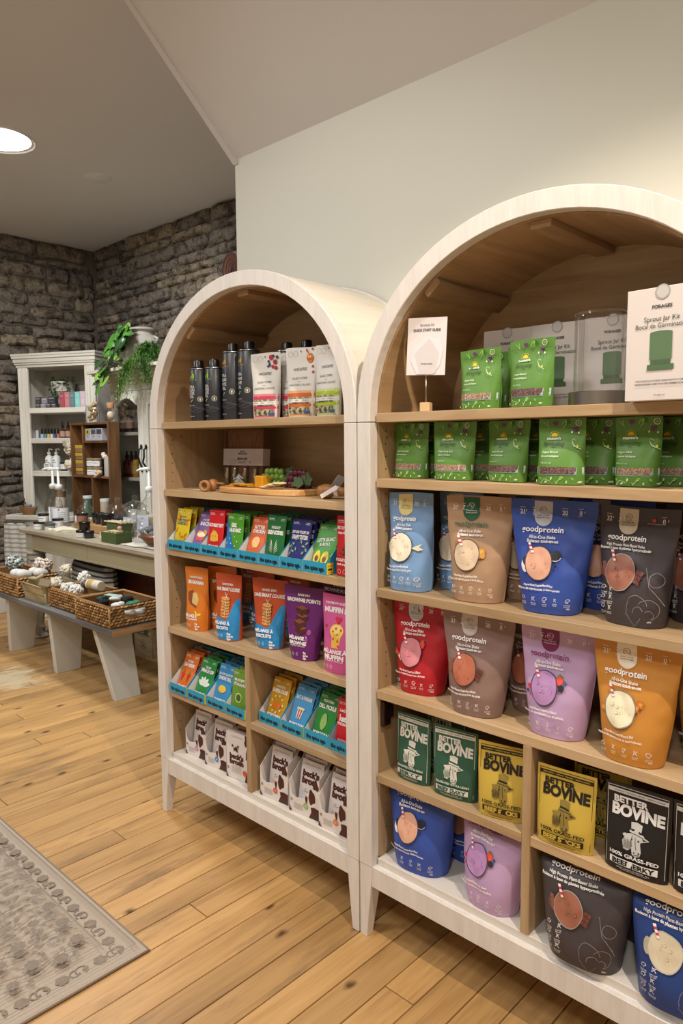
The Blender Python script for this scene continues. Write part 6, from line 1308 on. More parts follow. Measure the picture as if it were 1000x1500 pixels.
for k in range(150):
    a = rr.uniform(PI*.7, PI*2.1); L = rr.uniform(.1, .27); h0 = rr.uniform(-.02, .1); p0 = Vector((.06, .04, .09)); pts = []
    for q in range(9): s_ = q/8; pts.append(p0+Vector((math.cos(a)*L*s_, math.sin(a)*L*s_*.85-.04*s_, h0*math.sin(s_*PI*.8)-.34*s_*s_*L/.25)))
    pts = [Vector((p_.x, min(p_.y, -.095-.03*rr.random()) if p_.z < .03 else p_.y, p_.z)) for p_ in pts]
    c_ = gd[0 if rr.random() < .55 else (1 if rr.random() < .6 else 2)]
    for q in range(1, 9):
        for _ in range(12):
            b0 = pts[q-1].lerp(pts[q], rr.random()); dr = Vector((rr.gauss(0, 1), rr.gauss(0, 1), rr.gauss(0, .8))).normalized()*rr.uniform(.016, .032); sd = dr.cross(Vector((0, 0, 1)))*.1
            c_.add([b0-sd, b0+sd, b0+dr], [(0, 1, 2)])
for g, m_ in zip(gd, (mat('fern_green', '#4f7f34', .6), mat('fern_dark', '#34602c', .6), mat('fern_light', '#9ab84c', .6))): g.build('frond', m_, fe, fixn=False)['kind'] = 'stuff'
# decorative plate on the stone
t = thing('copper_plate', 'round copper coloured plate hanging on the stone beside the painted wall', 'plate', (-1.68, YF-.045, 2.47)); g = G(); g.X = Matrix.Rotation(PI/2, 4, 'X')
g.lathe([(0, -.0), (.06, .004), (.068, .012), (.085, .018), (.09, .026), (.085, .03), (0, .02)], 32, sy=1.15); g.build('plate', mat('copper', '#6a4436', .45, .5, noise_amt=.3, noise_scale=40), t, smooth=True, angle=40)
P = Print(flat(-.0305)); 
for r in (.03, .05): P.arc(0, 0, r, 0, 6.28, .004, '#4a3030', 20, rz=r*1.15)
P.arc(0, 0, .078, 0, 6.28, .006, '#3c2824', 24, rz=.09); P.disc(0, 0, .02, '#4a3030', n=12); P.build(t)

# ------------------------------------------------------------------ painted farm table
tt = wood('worn_table_top', '#8a7f6c', '#a59a86', '#b3a994', axis=0, scale=1.2, rough=.6, contrast=.8); tp = mat('khaki_table_paint', '#aaa080', .55, noise_amt=.06, noise_scale=10); tl = mat('grey_leg_paint', '#b3ab9a', .55, noise_amt=.05)
TX0, TX1, TY0, TY1, TH = -2.78, -.72, .665, 1.2, .757
t = thing('farm_table', 'long painted farm table with turned legs covered in jars', 'table', (0, 0, 0))
rbox(TX0, TX1, TY0, TY1, TH-.03, TH, 'table_top', tt, t, bevel=.006)
rbox(TX0+.06, -1.875, TY0+.03, TY0+.05, .625, TH-.031, 'apron', tp, t); rbox(-1.87, TX1-.04, TY0+.03, TY0+.05, .625, TH-.031, 'apron', tp, t); rbox(TX0+.05, TX1-.04, TY0+.024, TY0+.032, .618, .632, 'apron_bead', tp, t, bevel=.002)
for a in (TX0+.05, TX1-.07): rbox(a, a+.02, TY0+.05, TY1-.05, .625, TH-.031, 'end_apron', tp, t)
rbox(TX0+.06, TX1-.04, TY1-.05, TY1-.03, .625, TH-.031, 'apron', tp, t)
for lx in (TX0+.105, TX1-.11):
    for ly in (TY0+.07, TY1-.08):
        G().box(lx-.05, lx+.05, ly-.045, ly+.045, .6, TH-.031).lathe([(0, .0), (.05, .002), (.058, .012), (.05, .02), (.034, .03), (.03, .05), (.036, .07), (.028, .09), (.03, .12), (.042, .2), (.038, .22), (.044, .24), (.03, .27), (.036, .33), (.05, .42), (.052, .48), (.04, .53), (.058, .55), (.056, .575), (.068, .59), (.068, .6)], 20, (lx, ly, 0)).build('leg', tl, t, smooth=True, angle=30)
t = thing('round_foot_plate', 'dark round metal plate on the floor at the table leg', 'plate', (-2.72, .88, 0)); G().lathe([(0, 0), (.085, 0), (.085, .006), (0, .008)], 28).build('plate', mat('dark_plate', '#2a2422', .5), t)
# wooden cubby shelf on the table
t = thing('cubby_shelf', 'dark brown wooden cubby shelf standing on the table before the bookcase', 'shelf', (-2.86, 1.1, TH+EPS))
db = wood('walnut_brown', '#462e1a', '#654424', '#785331', axis=2, scale=1.4, rough=.5); dbi = mat('walnut_inner', '#4f361e', .6, noise_amt=.12); CWi, CH, CDp = .555, .718, .085
rbox(0, .016, 0, CDp, 0, CH, 'side_board', db, t); rbox(CWi-.016, CWi, 0, CDp, 0, CH, 'side_board', db, t); rbox(.016, CWi-.016, 0, CDp, CH-.016, CH, 'top_board', db, t); rbox(.016, CWi-.016, 0, CDp, 0, .016, 'bottom_board', db, t)
rbox(.016, CWi-.016, CDp-.006, CDp, .016, CH-.016, 'back_board', dbi, t, bevel=0)
rbox(.17, .186, .004, CDp-.006, .345, CH-.016, 'divider', db, t); rbox(.186, CWi-.016, .004, CDp-.006, .575, .59, 'shelf', db, t); rbox(.016, CWi-.016, .004, CDp-.006, .33, .345, 'shelf', db, t); rbox(.285, .3, .004, CDp-.006, .016, .33, 'divider', db, t)
CX = -2.86
for i in range(4):
    z = .345+.0435*i*1.25
    t = thing('wrapped_soap', 'yellow and tan wrapped soap in the narrow cubby, %s from the bottom' % ordn[i], 'soap', (CX+.095, 1.143, TH+z+EPS*2), 0, 'stacked wrapped soaps'); rbox(-.05, .05, -.03, .03, 0, .026, 'soap', mat('tan_soap', '#8f6a4c', .6), t, bevel=.003); rbox(-.051, .051, -.031, .031, .0265, .051, 'yellow_band', mat('yellow_wrap', '#b59a34', .6), t, bevel=.002)
for i, (x_, c) in enumerate(((.245, '#a59a4a'), (.326, '#5a5a60'), (.407, '#4c4c54'))):
    t = thing('labelled_box', ['small lidded box with yellow-green label top in the upper cubby', 'small grey box in the middle of the upper cubby', 'small box with dark leafy label in the upper cubby'][i], 'box', (CX+x_, 1.142, TH+.59+EPS*2), 0, 'little boxes in the upper cubby'); rbox(-.038, .038, -.03, .03, 0, .085, 'carton', mat('lilac_grey_card', '#a9a8b0', .6), t)
    P = Print(flat(-.0302)); P.rect(-.034, .034, .045, .08, c, 2, 1); P.disc(0, .062, .01, '#2c2c2c'); P.text('TEA', 0, .03, .008, '#444444', w=.03); P.build(t)
for i, (x_, z_) in enumerate(((.235, 0), (.325, 0), (.235, .062), (.322, .062))):
    jar('small white labelled jar with bronze lid, %s in the middle cubby' % ['bottom left', 'bottom right', 'top left', 'top right'][i], (CX+x_, 1.138, TH+.345+z_+EPS*2+.0002*i), .033, .06, body='#8f877c', lid='#8a7a5c', grp='bronze lidded jars', txt='balm')
t = thing('grey_candle', 'grey pillar with a cream bow standing in the middle cubby', 'candle', (CX+.475, 1.138, TH+.345+EPS*2)); G().lathe([(0, 0), (.03, 0), (.03, .13), (.027, .134), (0, .134)], 20).build('pillar', mat('grey_pillar', '#9b9894', .6), t, smooth=True, angle=40); G().ball((-.012, -.02, .135), .02, 0, 8, 6, (1.2, 1, .8), .15).ball((-.03, -.02, .15), .016, 0, 8, 6, (1, 1, 1), .15).build('bow', mat('cream_knit', '#d3c5b2', .9), t, smooth=True)['kind'] = 'stuff'
t = thing('wooden_pestle', 'small pale wooden brush lying over the middle cubby edge', 'brush', (CX+.405, 1.10, TH+.345+.026)); g = G().ball((0, .0, 0), .022, 0, 10, 7, (1.6, 1, .9)).tube([(.02, -.01, 0), (.05, -.03, -.005), (.03, -.05, -.03)], [.007, .006, .008], 8); g.build('brush', mat('pale_wood', '#c0a384', .6), t, smooth=True)
loof = mat('loofah_cream', '#cfc5b2', .95, noise_amt=.12, noise_scale=50, bump=.6)
def puff(label, cat, loc, r, m, seed, name='loofah_puff', sc3=(1, 1, 1), grp=None, n=34):
    t = thing(name, label, cat, loc, 0, grp); rr = random.Random(seed); g = G()
    g.ball((0, 0, 0), r*.75, 0, 12, 8, sc3)
    for k in range(n):
        d_ = Vector((rr.gauss(0, 1), rr.gauss(0, 1), rr.gauss(0, 1))).normalized(); c = Vector((d_.x*sc3[0], d_.y*sc3[1], d_.z*sc3[2]))*r*.72; a = d_.orthogonal().normalized(); b_ = d_.cross(a); q = r*rr.uniform(.2, .32)
        pts = [c+(a*math.cos(w_)+b_*math.sin(w_))*q+d_*q*.6*math.sin(w_*2+k) for w_ in [i*2*PI/8 for i in range(9)]]; g.tube(pts, r*.15, 5)
    g.build('ruffle', m, t, smooth=True)['kind'] = 'stuff'; return t
for i, (x_, z_) in enumerate(((-.055, .553), (-.06, .438))):
    t = puff(['cream net bath puff hanging at the cubby shelf side, upper one', 'cream net bath puff hanging at the cubby shelf side, lower one'][i], 'bath puff', (CX+x_-.002, 1.13, TH+z_-.02), .05, loof, i, grp='cream bath puffs')
    G().tube([(0, 0, .03), (.0, -.01, .06)], .0018, 5).build('cord', mat('cord_white', '#d9d6d0', .8), t)
t = thing('hang_tag', 'small tan paper hang tag above the bath puffs', 'tag', (CX-.03, 1.07, TH+.575)); rbox(-.028, .028, 0, .001, -.018, .018, 'tag', mat('tan_tag', '#b3a692', .7), t, bevel=0)
t = thing('loofah_jar', 'open glass jar full of dried loofah pieces on the cubby shelf', 'jar', (CX+.24, 1.155, TH+CH+EPS*2))
G().lathe([(0, 0), (.05, 0), (.062, .008), (.064, .08), (.054, .1), (.054, .12), (.057, .122)], 28, close=False, sx=1.25, sy=.65).build('glass', clear, t, smooth=True)
g = G(); rr = random.Random(6)
for k in range(16): a = rr.uniform(0, 6.3); c = Vector((rr.uniform(-.055, .055), rr.uniform(-.025, .025), rr.uniform(.02, .13))); d_ = Vector((math.cos(a)*.02, math.sin(a)*.012, rr.uniform(-.014, .014))); g.tube([c-d_, c, c+d_], [.008, .012, .007], 6)
g.build('loofah_piece', mat('loofah_tan', '#a98a5c', .9, noise_amt=.3, noise_scale=70, bump=.5), t, smooth=True)['kind'] = 'stuff'
t = thing('cork_jar', 'small corked glass jar with shells at the right of the cubby shelf', 'jar', (CX+.50, 1.155, TH+CH+EPS*2)); G().lathe([(0, 0), (.034, 0), (.038, .006), (.038, .075), (.024, .09), (.024, .1)], 20, close=False).build('glass', clear, t, smooth=True); G().lathe([(0, .09), (.023, .091), (.026, .125), (.024, .13), (0, .131)], 16).build('cork', mat('cork', '#b07e5a', .85, noise_amt=.1), t, smooth=True, angle=40); G().ball((0, 0, .04), .028, 0, 8, 6, (1, 1, 1.1), .2).build('shell', mat('shell_cream', '#c9b8a0', .7), t, smooth=True)

# things on the table top
TZ = TH+EPS
jw = dict(body='#d8d8d4', lid='#1a1a1c')
jar('white jar with black lid at the far left of the table', (-2.585, .725, TZ), .036, .054, grp='white jars at the table end', txt='scrub', **jw)
jar('white jar with black lid stacked on the leftmost table jar', (-2.535, .735, TZ+.0547), .034, .054, grp='white jars at the table end', txt='salts', **jw)
jar('low dark lidded jar right of the stacked white jars', (-2.495, .755, TZ), .035, .045, body='#9aa09c', lid='#4a4e4e', grp=None)
jar('small clear-white jar with black lid before the tall pump jugs', (-2.565, .845, TZ), .036, .066, txt='clay', **jw)
def jug(label, x, y, r=.085, h=.2, lab_=True, liquid=None, grp='glass pump jugs', pumpz=0, rot=0):
    t = thing('pump_jug', label, 'jug', (x, y, TZ), rad(rot), grp)
    G().lathe([(0, 0), (r*.9, 0), (r, .01), (r, h*.55), (r*.85, h*.75), (r*.4, h*.92), (.021, h), (.021, h+.025)], 28, close=False).build('glass_body', clear, t, smooth=True)
    if liquid: G().lathe([(0, .004), (r*.88, .004), (r*.96, .012), (r*.96, h*.5), (0, h*.5)], 28).build('liquid', liquid, t, smooth=True, angle=40)
    G().tube([(.02, 0, h+.015), (.05, 0, h+.02), (.065, 0, h-.01), (.05, 0, h*.86)], .006, 8).build('finger_loop', clear, t, smooth=True)
    G().lathe([(0, h+.02), (.026, h+.021), (.026, h+.05), (.018, h+.056), (.009, h+.06), (.008, h+.155), (0, h+.156)], 16).tube([(.01, 0, h+.16), (-.01, 0, h+.165), (-.05, 0, h+.162), (-.075, 0, h+.152)], [.012, .012, .009, .005], 8).build('pump', plastw, t, smooth=True)
    if lab_:
        P = Print(lambda x_, z: (Vector(((r+.0008)*math.sin(x_/r), -(r+.0008)*math.cos(x_/r), z)), Vector((math.sin(x_/r), -math.cos(x_/r), 0)))); P.rect(-.02, .1, .03, .13, '#dfe2e4', 12, 2); P.disc(.02, .118, .006, '#c9404a', n=10, rings=1)
        for k in range(5): P.text(['refill', 'shampoo', 'fragrance free', 'per 100 g', 'plant based'][k], .04, .1-.014*k, .006, '#444a50', w=.05)
        P.build(t)
    return t
jug('glass pump jug at the left of the table, rear one', -2.79, .925, .06, .235, True, None, rot=48)
jug('glass pump jug at the left of the table, front one with white label', -2.66, .905, .062, .235, True, None, rot=40)
jug('large glass pump jug partly hidden behind the arched cabinet', -1.70, 1.03, .085, .25, False, mat('milky_liquid', '#b8b49a', .3), rot=45)
def fold_cloth(label, loc, sx, sy, m, seed, rz=0, name='folded_cloth', hh=.012):
    t = thing(name, label, 'cloth', loc, rz); g = G(); n = 10; rr = random.Random(seed); vs = []
    for j in range(n+1):
        for i in range(n+1): a, b_ = i/n-.5, j/n-.5; vs.append((a*sx*(1+.03*math.sin(j*1.3+seed)), b_*sy*(1+.04*math.sin(i*1.7+seed)), hh+.006*math.sin(i*.9+seed)*math.cos(j*.8)))
    q = len(vs); vs += [(x_, y_, 0) for x_, y_, z_ in vs]; fs = []
    for j in range(n):
        for i in range(n): a = j*(n+1)+i; fs += [(a, a+1, a+n+2, a+n+1), (q+a, q+a+n+1, q+a+n+2, q+a+1)]
    rim = list(range(n+1))+[j*(n+1)+n for j in range(1, n+1)]+[n*(n+1)+i for i in range(n-1, -1, -1)]+[j*(n+1) for j in range(n-1, 0, -1)]
    for k in range(len(rim)): a, b_ = rim[k], rim[(k+1) % len(rim)]; fs.append((a, q+a, q+b_, b_))
    g.add(vs, fs).build('cloth', m, t, smooth=True, angle=60); return t
cream = mat('cream_cotton', '#d8d2bc', .95, noise_amt=.05, noise_scale=90, bump=.4)
fold_cloth('cream folded muslin cloth lying on the table before the jugs', (-2.345, .765, TZ), .2, .14, cream, 1, rad(-6), hh=.02)
fold_cloth('white lace runner under the jars at the table middle', (-1.25, .82, TZ+.0045), .46, .22, mat('lace_white', '#c9c5ba', .95, noise_amt=.15, noise_scale=120), 3, rad(3), 'lace_runner', .003)
t = thing('cut_wood_slab', 'thick live edge wood slab carrying black jars on the table', 'board', (-2.2, .93, TZ), rad(-2)); rr = random.Random(9); pts = [(.25*math.copysign(abs(math.cos(a))**.6, math.cos(a))*(1+rr.uniform(-.04, .04)), .07*math.copysign(abs(math.sin(a))**.7, math.sin(a))*(1+rr.uniform(-.1, .1))) for a in [2*PI*i/26 for i in range(26)]]
G().prism(pts, 0, .052, ax='z').build('slab', wood('slab_wood', '#7d5a38', '#a37c52', '#b8946a', axis=0, scale=2), t, bevel=.004)
SZ_ = TZ+.052+EPS
jar('pinkish brown jar with black lid at the left end of the wood slab', (-2.32, .9, SZ_), .037, .06, body='#8f6a58', lid='#1a1a1c')
for i, (x_, y_) in enumerate(((-2.22, .96), (-2.135, .935), (-2.04, .93))): jar('black jar on the wood slab, %s after the pinkish one' % ordn[i], (x_, y_, SZ_), .038 if i < 2 else .044, .066 if i < 2 else .072, body='#1c1a1a', lid='#0f0f10', grp='black jars on the wood slab')
jar('dark brown jar before the slab, upper one of the front pair', (-1.965, .735, TZ+.045), .033, .05, body='#2c201c', lid='#15110f')
jar('small jar with white label under the dark brown jar', (-1.975, .715, TZ), .03, .0445, body='#c9c9c6', lid='#17171a', txt='lip')
jar('small dark jar right beside the white labelled one', (-1.905, .73, TZ), .03, .0445, body='#2a2220', lid='#17171a')
for i, (x_, c) in enumerate(((-2.4, '#c9c9c4'), (-2.31, '#c9a01e'))): dropper(['little clear dropper bottle behind the slab jars', 'little dropper bottle with golden oil behind the slab jars'][i], (x_, 1.025, TZ), .9, mat('oil%d' % i, c, .15, coat=.5), '#d8d8d4' if i == 0 else '#c9a01e', 'little dropper bottles')
olv = mat('olive_card', '#4a5a30', .6)
def obox(label, x, y, z, w_, d_, h_, rz, items, cat='box'):
    t = thing('olive_box', label, cat, (x, y, z), rad(rz)); th = .003
    for nm, b_ in (('front_side', (0, w_, 0, th, 0, h_)), ('back_side', (0, w_, d_-th, d_, 0, h_)), ('end_side', (0, th, th, d_-th, 0, h_*.8)), ('end_side', (w_-th, w_, th, d_-th, 0, h_)), ('box_floor', (th, w_-th, th, d_-th, 0, th))): rbox(*b_, nm, olv, t, bevel=0)
    return t
obox('open dark green box with soap bars at the table front', -1.68, .69, TZ, .17, .1, .062, 0, 0)
obox('taller dark green box with bamboo brushes behind the open one', -1.87, .83, TZ, .14, .1, .085, 0, 0)
for i in range(4):
    t = thing('soap_slice', 'banded cream soap slice, %s in and beside the green box' % ordn[i], 'soap', (-1.695+.038*i+(-.008 if i == 0 else .0), .71+.012*(i > 0), TZ+(.0045 if i else 0)), rad(4), 'soap slices in the green box'); 
    rbox(-.012, .012, -.012 if i == 0 else 0, .05, 0, .062 if i else .056, 'soap', mat('soap_cream', '#c9b48e', .6), t, bevel=.002)
    rbox(-.0125, .0125, -.0126 if i == 0 else -.0006, .0506, .02, .034, 'paper_band', mat('band_white', '#d9d4c8', .7), t, bevel=0)
puff('small pink bath puff peeking out of the green box', 'bath puff', (-1.60, .765, TZ+.078), .016, mat('pink_puff', '#c99a8a', .9), 5, n=14)
bamb = mat('bamboo', '#cdb98f', .6)
for i in range(3):
    t = thing('bamboo_brush', 'bamboo toothbrush lying on the tall green box, %s one' % ['lowest', 'middle', 'top'][i], 'brush', (-1.81, .84+.026*i, TZ+.093+.0002), rad(1+i), 'bamboo brushes'); G().tube([(-.1, 0, 0), (-.03, 0, .0), (.05, 0, .002), (.1, 0, .0)], [.006, .0045, .005, .0065], 6).build('handle', bamb, t, smooth=True); rbox(.075, .1, -.005, .005, .005, .017, 'bristles', mat('bristle', '#d9d2c2', .9), t)
def lidjar(label, x, y, r, h, fill, fm, grp='lidded glass jars on the table', seed=1):
    t = thing('glass_jar', label, 'jar', (x, y, TZ), 0, grp)
    G().lathe([(0, .0), (r*.9, 0), (r, .012), (r, h*.8), (r*.82, h*.93), (r*.8, h)], 30, close=False).build('glass_body', clear, t, smooth=True)
    G().lathe([(r*.9, h), (r*.92, h+.006), (r*.6, h+.03), (r*.2, h+.045), (.012, h+.05), (.014, h+.056), (.02, h+.066), (.014, h+.078), (0, h+.08)], 30, close=False).build('glass_lid', clear, t, smooth=True)
    if fill:
        g = G(); rr = random.Random(seed)
        for k in range(16): a = rr.uniform(0, 6.3); q = rr.uniform(0, r*.6); g.ball((q*math.cos(a), q*math.sin(a), r*.3+rr.random()*(h*fill-r*.4)), r*rr.uniform(.2, .3), 0, 8, 6, (1, 1, .8), .1)
        g.build('contents', fm, t, smooth=True)['kind'] = 'stuff'
    return t
lidjar('lidded glass jar with white label, leftmost before the cubby shelf', -2.49, 1.01, .062, .115, .55, mat('cream_bits', '#c9c0aa', .8))
t = thing('label_card', 'small white label card on the leftmost lidded jar', 'label', (-2.49, .945, TZ+.02)); rbox(-.035, .035, 0, .0012, 0, .06, 'card', paper, t, bevel=0)
lidjar('lidded glass jar filled with dark navy soaps in the middle', -2.2, 1.09, .08, .135, .75, mat('navy_soap', '#2c3442', .6), seed=2)
lidjar('lidded glass jar with white powder and blue-white label, right', -1.93, 1.06, .088, .16, .5, mat('powder_white', '#b9b5a4', .9), seed=3)
paleb = mat('pale_blue_label', '#c2c8d8', .6)
for i, (x_, y_, w_) in enumerate(((-1.83, .955, .12), (-1.63, .935, .13))):
    t = thing('price_label', ['pale blue-white label sheet on the right lidded jar', 'pale blue-white label sheet with list on the big pump jug'][i], 'label', (x_, y_-.001, TZ+.012)); rbox(-w_/2, w_/2, 0, .0015, 0, .1+.025*i, 'sheet', paleb, t, bevel=0)
    P = Print(flat(-.0003)); P.text(['salts', 'refill'][i], 0, .085+.025*i, .007, '#3a4258', w=.03); [P.text('ingredients', -.02, .09-.012*k, .005, '#4a5268', w=.04) for k in range(3)] if i else None; P.build(t)
jar('round pill jar with white lid standing inside the left lower cubby', (CX+.15, 1.141, TH+.016+EPS*2), .034, .18, body='#4a6a54', lid='#cfd2d4', lidh=.02); jar('round pill jar with white lid standing inside the right lower cubby', (CX+.4, 1.141, TH+.016+EPS*2), .034, .17, body='#b9ab94', lid='#cfd2d4', lidh=.02)
t = thing('round_glass_jar', 'wide open glass jar with grey pebbles and string at the table front', 'jar', (-1.39, .835, TZ+.0155))
G().lathe([(0, 0), (.075, 0), (.098, .02), (.102, .06), (.09, .1), (.075, .112), (.078, .13), (.082, .134)], 34, close=False).build('glass_body', clear, t, smooth=True)
g = G(); rr = random.Random(12)
for k in range(14): a = rr.uniform(0, 6.3); q = rr.uniform(0, .055); g.ball((q*math.cos(a), q*math.sin(a), .022+rr.random()*.06), rr.uniform(.02, .027), 0, 8, 6, (1.2, 1, .8), .08)
g.build('pebble_soap', mat('grey_pebble', '#5f6266', .6), t, smooth=True)['kind'] = 'stuff'
G().tube([(.06*math.sin(k*.7), -.05+.02*math.cos(k*1.9), .04+.03*math.sin(k*1.1)) for k in range(9)], .003, 5).build('string', mat('cord_white', '#d9d6d0'), t, smooth=True)
t = thing('boat_bowl', 'brown boat shaped wooden bowl with a white bow at the table front', 'bowl', (-1.22, .755, TZ+.0155), rad(8)); 
G().lathe([(0, .004), (.05, .003), (.085, .03), (.1, .05), (.096, .052), (.078, .034), (.045, .01), (0, .01)], 26, sy=.5).build('bowl', mat('dark_wood_bowl', '#6a4028', .45, noise_amt=.15), t, smooth=True); G().ball((.06, 0, .055), .018, 0, 8, 6, (1, .7, 1.3), .2).ball((.02, .0, .045), .02, 0, 8, 6, (1.5, .8, .6), .15).build('white_bow', mat('cotton_white', '#dad7cf', .95), t, smooth=True)['kind'] = 'stuff'
t = thing('carved_soap', 'cream and amber carved soap pieces on a small wooden dish', 'soap', (-1.05, .725, TZ+.0155)); rbox(-.07, .07, -.03, .03, 0, .008, 'dish', bamb, t); G().ball((-.045, 0, .026), .022, 0, 9, 6, (1.6, 1, .8), .1).build('cream_soap', mat('soap_cream', '#c9b48e'), t, smooth=True); G().lathe([(0, 0), (.022, 0), (.014, .03), (0, .045)], 8, (0, 0, .0082)).build('amber_soap', mat('soap_amber', '#a8743c', .4), t, smooth=True); rbox(.03, .065, -.018, .018, .0082, .036, 'dark_soap', mat('soap_dark', '#3c2c28', .5), t)
t = thing('hanging_cloth', 'white cloth corner hanging over the table edge by the cabinet', 'cloth', (-.98, .664, TZ)); g = G(); g.add([(-.03, 0, .002), (.03, 0, .002), (.02, -.006, -.05), (-.02, -.008, -.035), (.0, -.007, -.07), (-.03, .03, .002), (.03, .03, .002)], [(0, 1, 2, 4, 3), (5, 6, 1, 0)]); g.build('cloth', mat('cotton_white', '#dad7cf'), t, fixn=False)

# ------------------------------------------------------------------ bench with baskets
gt = wood('weathered_grey_plank', '#4c4a48', '#6d6b68', '#858380', axis=0, scale=1.3, rough=.7); endw = wood('plank_end_wood', '#6a4a30', '#96704a', '#ab865c', axis=1, scale=2, rough=.6)
t = thing('low_bench', 'low white legged bench with a weathered grey plank top', 'bench', (0, 0, 0)); BZ = .41
rbox(-2.75, -1.022, .375, .685, BZ-.036, BZ, 'plank_top', gt, t, bevel=.006); rbox(-1.0215, -1.018, .38, .68, BZ-.033, BZ-.003, 'plank_end', endw, t, bevel=0)
bw = mat('bench_white', '#cdcbc2', .55, noise_amt=.03)
for (xf, xt) in ((-2.47, -2.40), (-1.82, -1.82), (-1.15, -1.29)):
    g = G(); y0, y1, z1 = .445, .59, BZ-.0365; g.add([(xf-.018, y0, 0), (xf+.022, y0, 0), (xf+.022, y1, 0), (xf-.018, y1, 0), (xt-.018, y0-.03, z1), (xt+.022, y0-.03, z1), (xt+.022, y1+.03, z1), (xt-.018, y1+.03, z1)], [(0, 3, 2, 1), (4, 5, 6, 7), (0, 1, 5, 4), (1, 2, 6, 5), (2, 3, 7, 6), (3, 0, 4, 7)]); g.build('leg', bw, t, bevel=.003)
hy = [mat('hyacinth_light', '#b58d5c', .75, noise_amt=.2, noise_scale=60, bump=.3), mat('hyacinth_mid', '#9a7446', .75, noise_amt=.2, noise_scale=60, bump=.3), mat('hyacinth_dark', '#7c5a34', .8, noise_amt=.2, noise_scale=60)]
def basket(label, x0, x1, y0, y1, z, h, mats, seed, hole=None, flare=.0, L=.036, rows=7):
    t = thing('woven_basket', label, 'basket', (x0, y0, z+EPS)); W, D = x1-x0, y1-y0; rr = random.Random(seed); g = G(); rh = h/rows
    def wall(p0, p1, nrm, hl=None):
        p0, p1 = Vector(p0), Vector(p1); d_ = (p1-p0); ln = d_.length; d_.normalize()
        for r in range(rows):
            n = max(2, int(ln/L*1.6)); off = (r % 2)*.5
            for k in range(n+1):
                s_ = (k+off-.25)*ln/n
                if s_ < 0 or s_ > ln: continue
                z_ = (r+.5)*rh
                if hl and hl[0] < s_ < hl[1] and hl[2] < z_ < hl[3]: continue
                c = p0+d_*s_+Vector((0, 0, z_+.003))+Vector(nrm)*(.004+rr.uniform(0, .003)+flare*z_); a = rr.uniform(.25, .5)*(1 if (r+k) % 2 else .6)
                ax = d_*math.cos(a)+Vector((0, 0, 1))*math.sin(a); hl_ = ln/n*rr.uniform(.62, .8); th = rh*.52; nn = Vector(nrm); bi = ax.cross(nn)
                q = [c-ax*hl_, c-bi*th*.9+nn*.001, c+ax*hl_, c+bi*th*.9+nn*.001, c+nn*.009, c-nn*.004]
                g.add(q, [(0, 1, 4), (1, 2, 4), (2, 3, 4), (3, 0, 4), (1, 0, 5), (2, 1, 5), (3, 2, 5), (0, 3, 5)], rr.choice([0, 0, 1, 1, 2]))
    wall((0, 0, 0), (W, 0, 0), (0, -1, 0)); wall((W, 0, 0), (W, D, 0), (1, 0, 0), hole); wall((W, D, 0), (0, D, 0), (0, 1, 0)); wall((0, D, 0), (0, 0, 0), (-1, 0, 0))
    g.build('weave', mats, t, fixn=False)['kind'] = 'stuff'
    f = flare*h; th = .006
    rbox(0, W, -.001, .001+th, .004, h-.006, 'inner_wall', mats[2], t, bevel=0); rbox(0, W, D-th, D, .004, h-.006, 'inner_wall', mats[2], t, bevel=0); rbox(0, th, th, D-th, .004, h-.006, 'inner_wall', mats[2], t, bevel=0)
    if hole:
        g = G(); g.box(W-th, W, th, hole[0], .004, h-.006).box(W-th, W, hole[1], D-th, .004, h-.006).box(W-th, W, hole[0], hole[1], .004, hole[2]).box(W-th, W, hole[0], hole[1], hole[3], h-.006); g.build('inner_wall', mats[2], t)['kind'] = 'stuff'
    else: rbox(W-th, W, th, D-th, .004, h-.006, 'inner_wall', mats[2], t, bevel=0)
    rbox(0, W, 0, D, 0, .006, 'basket_floor', mats[2], t, bevel=0)
    rim = G().tube([(-f, -f, h), (W+f, -f, h), (W+f, D+f, h), (-f, D+f, h), (-f, -f, h)], .0085, 7); rim.build('rim', mats[1], t, smooth=True)
    for (cx_, cy_) in ((0, 0), (W, 0)): G().tube([(cx_, cy_-.003, .004), (cx_+(f if cx_ else -f), cy_-f-.003, h)], .006, 6).build('corner_post', mats[0], t, smooth=True)
    return t
b4 = basket('hyacinth basket with a handle hole at the right end of the bench', -1.395, -1.045, .385, .66, BZ, .105, hy, 1, (.08, .2, .036, .08))
b3 = basket('hyacinth basket with bath puffs, second from the bench right end', -1.79, -1.44, .42, .65, BZ, .105, hy, 2)
b1 = basket('hyacinth basket with patterned puffs at the left end of the bench', -2.60, -2.135, .385, .62, BZ, .118, hy, 3)
pale = [mat('pale_cane', '#b3a27c', .75, noise_amt=.15, noise_scale=60), mat('pale_cane_b', '#a08e68', .75, noise_amt=.15), mat('pale_cane_dark', '#84744f', .8)]
t = thing('wooden_crate_basket', 'pale slatted tray basket with diagonal strap and handle between the hyacinth baskets', 'basket', (-2.1, .41, BZ+EPS)); W, D, h = .27, .22, .1
for i in range(11): g = G(); g.add([(W*i/11+.001, 0, 0), (W*(i+1)/11-.001, 0, 0), (W*(i+1)/11-.001-.0, -.018, h), (W*i/11+.001-.012*(i == 0), -.018, h), (W*i/11+.001, .005, 0), (W*(i+1)/11-.001, .005, 0), (W*(i+1)/11-.001, -.013, h), (W*i/11+.001-.012*(i == 0), -.013, h)], [(0, 1, 2, 3), (4, 7, 6, 5), (0, 4, 5, 1), (1, 5, 6, 2), (2, 6, 7, 3), (3, 7, 4, 0)]); g.build('slat', pale[0], t)
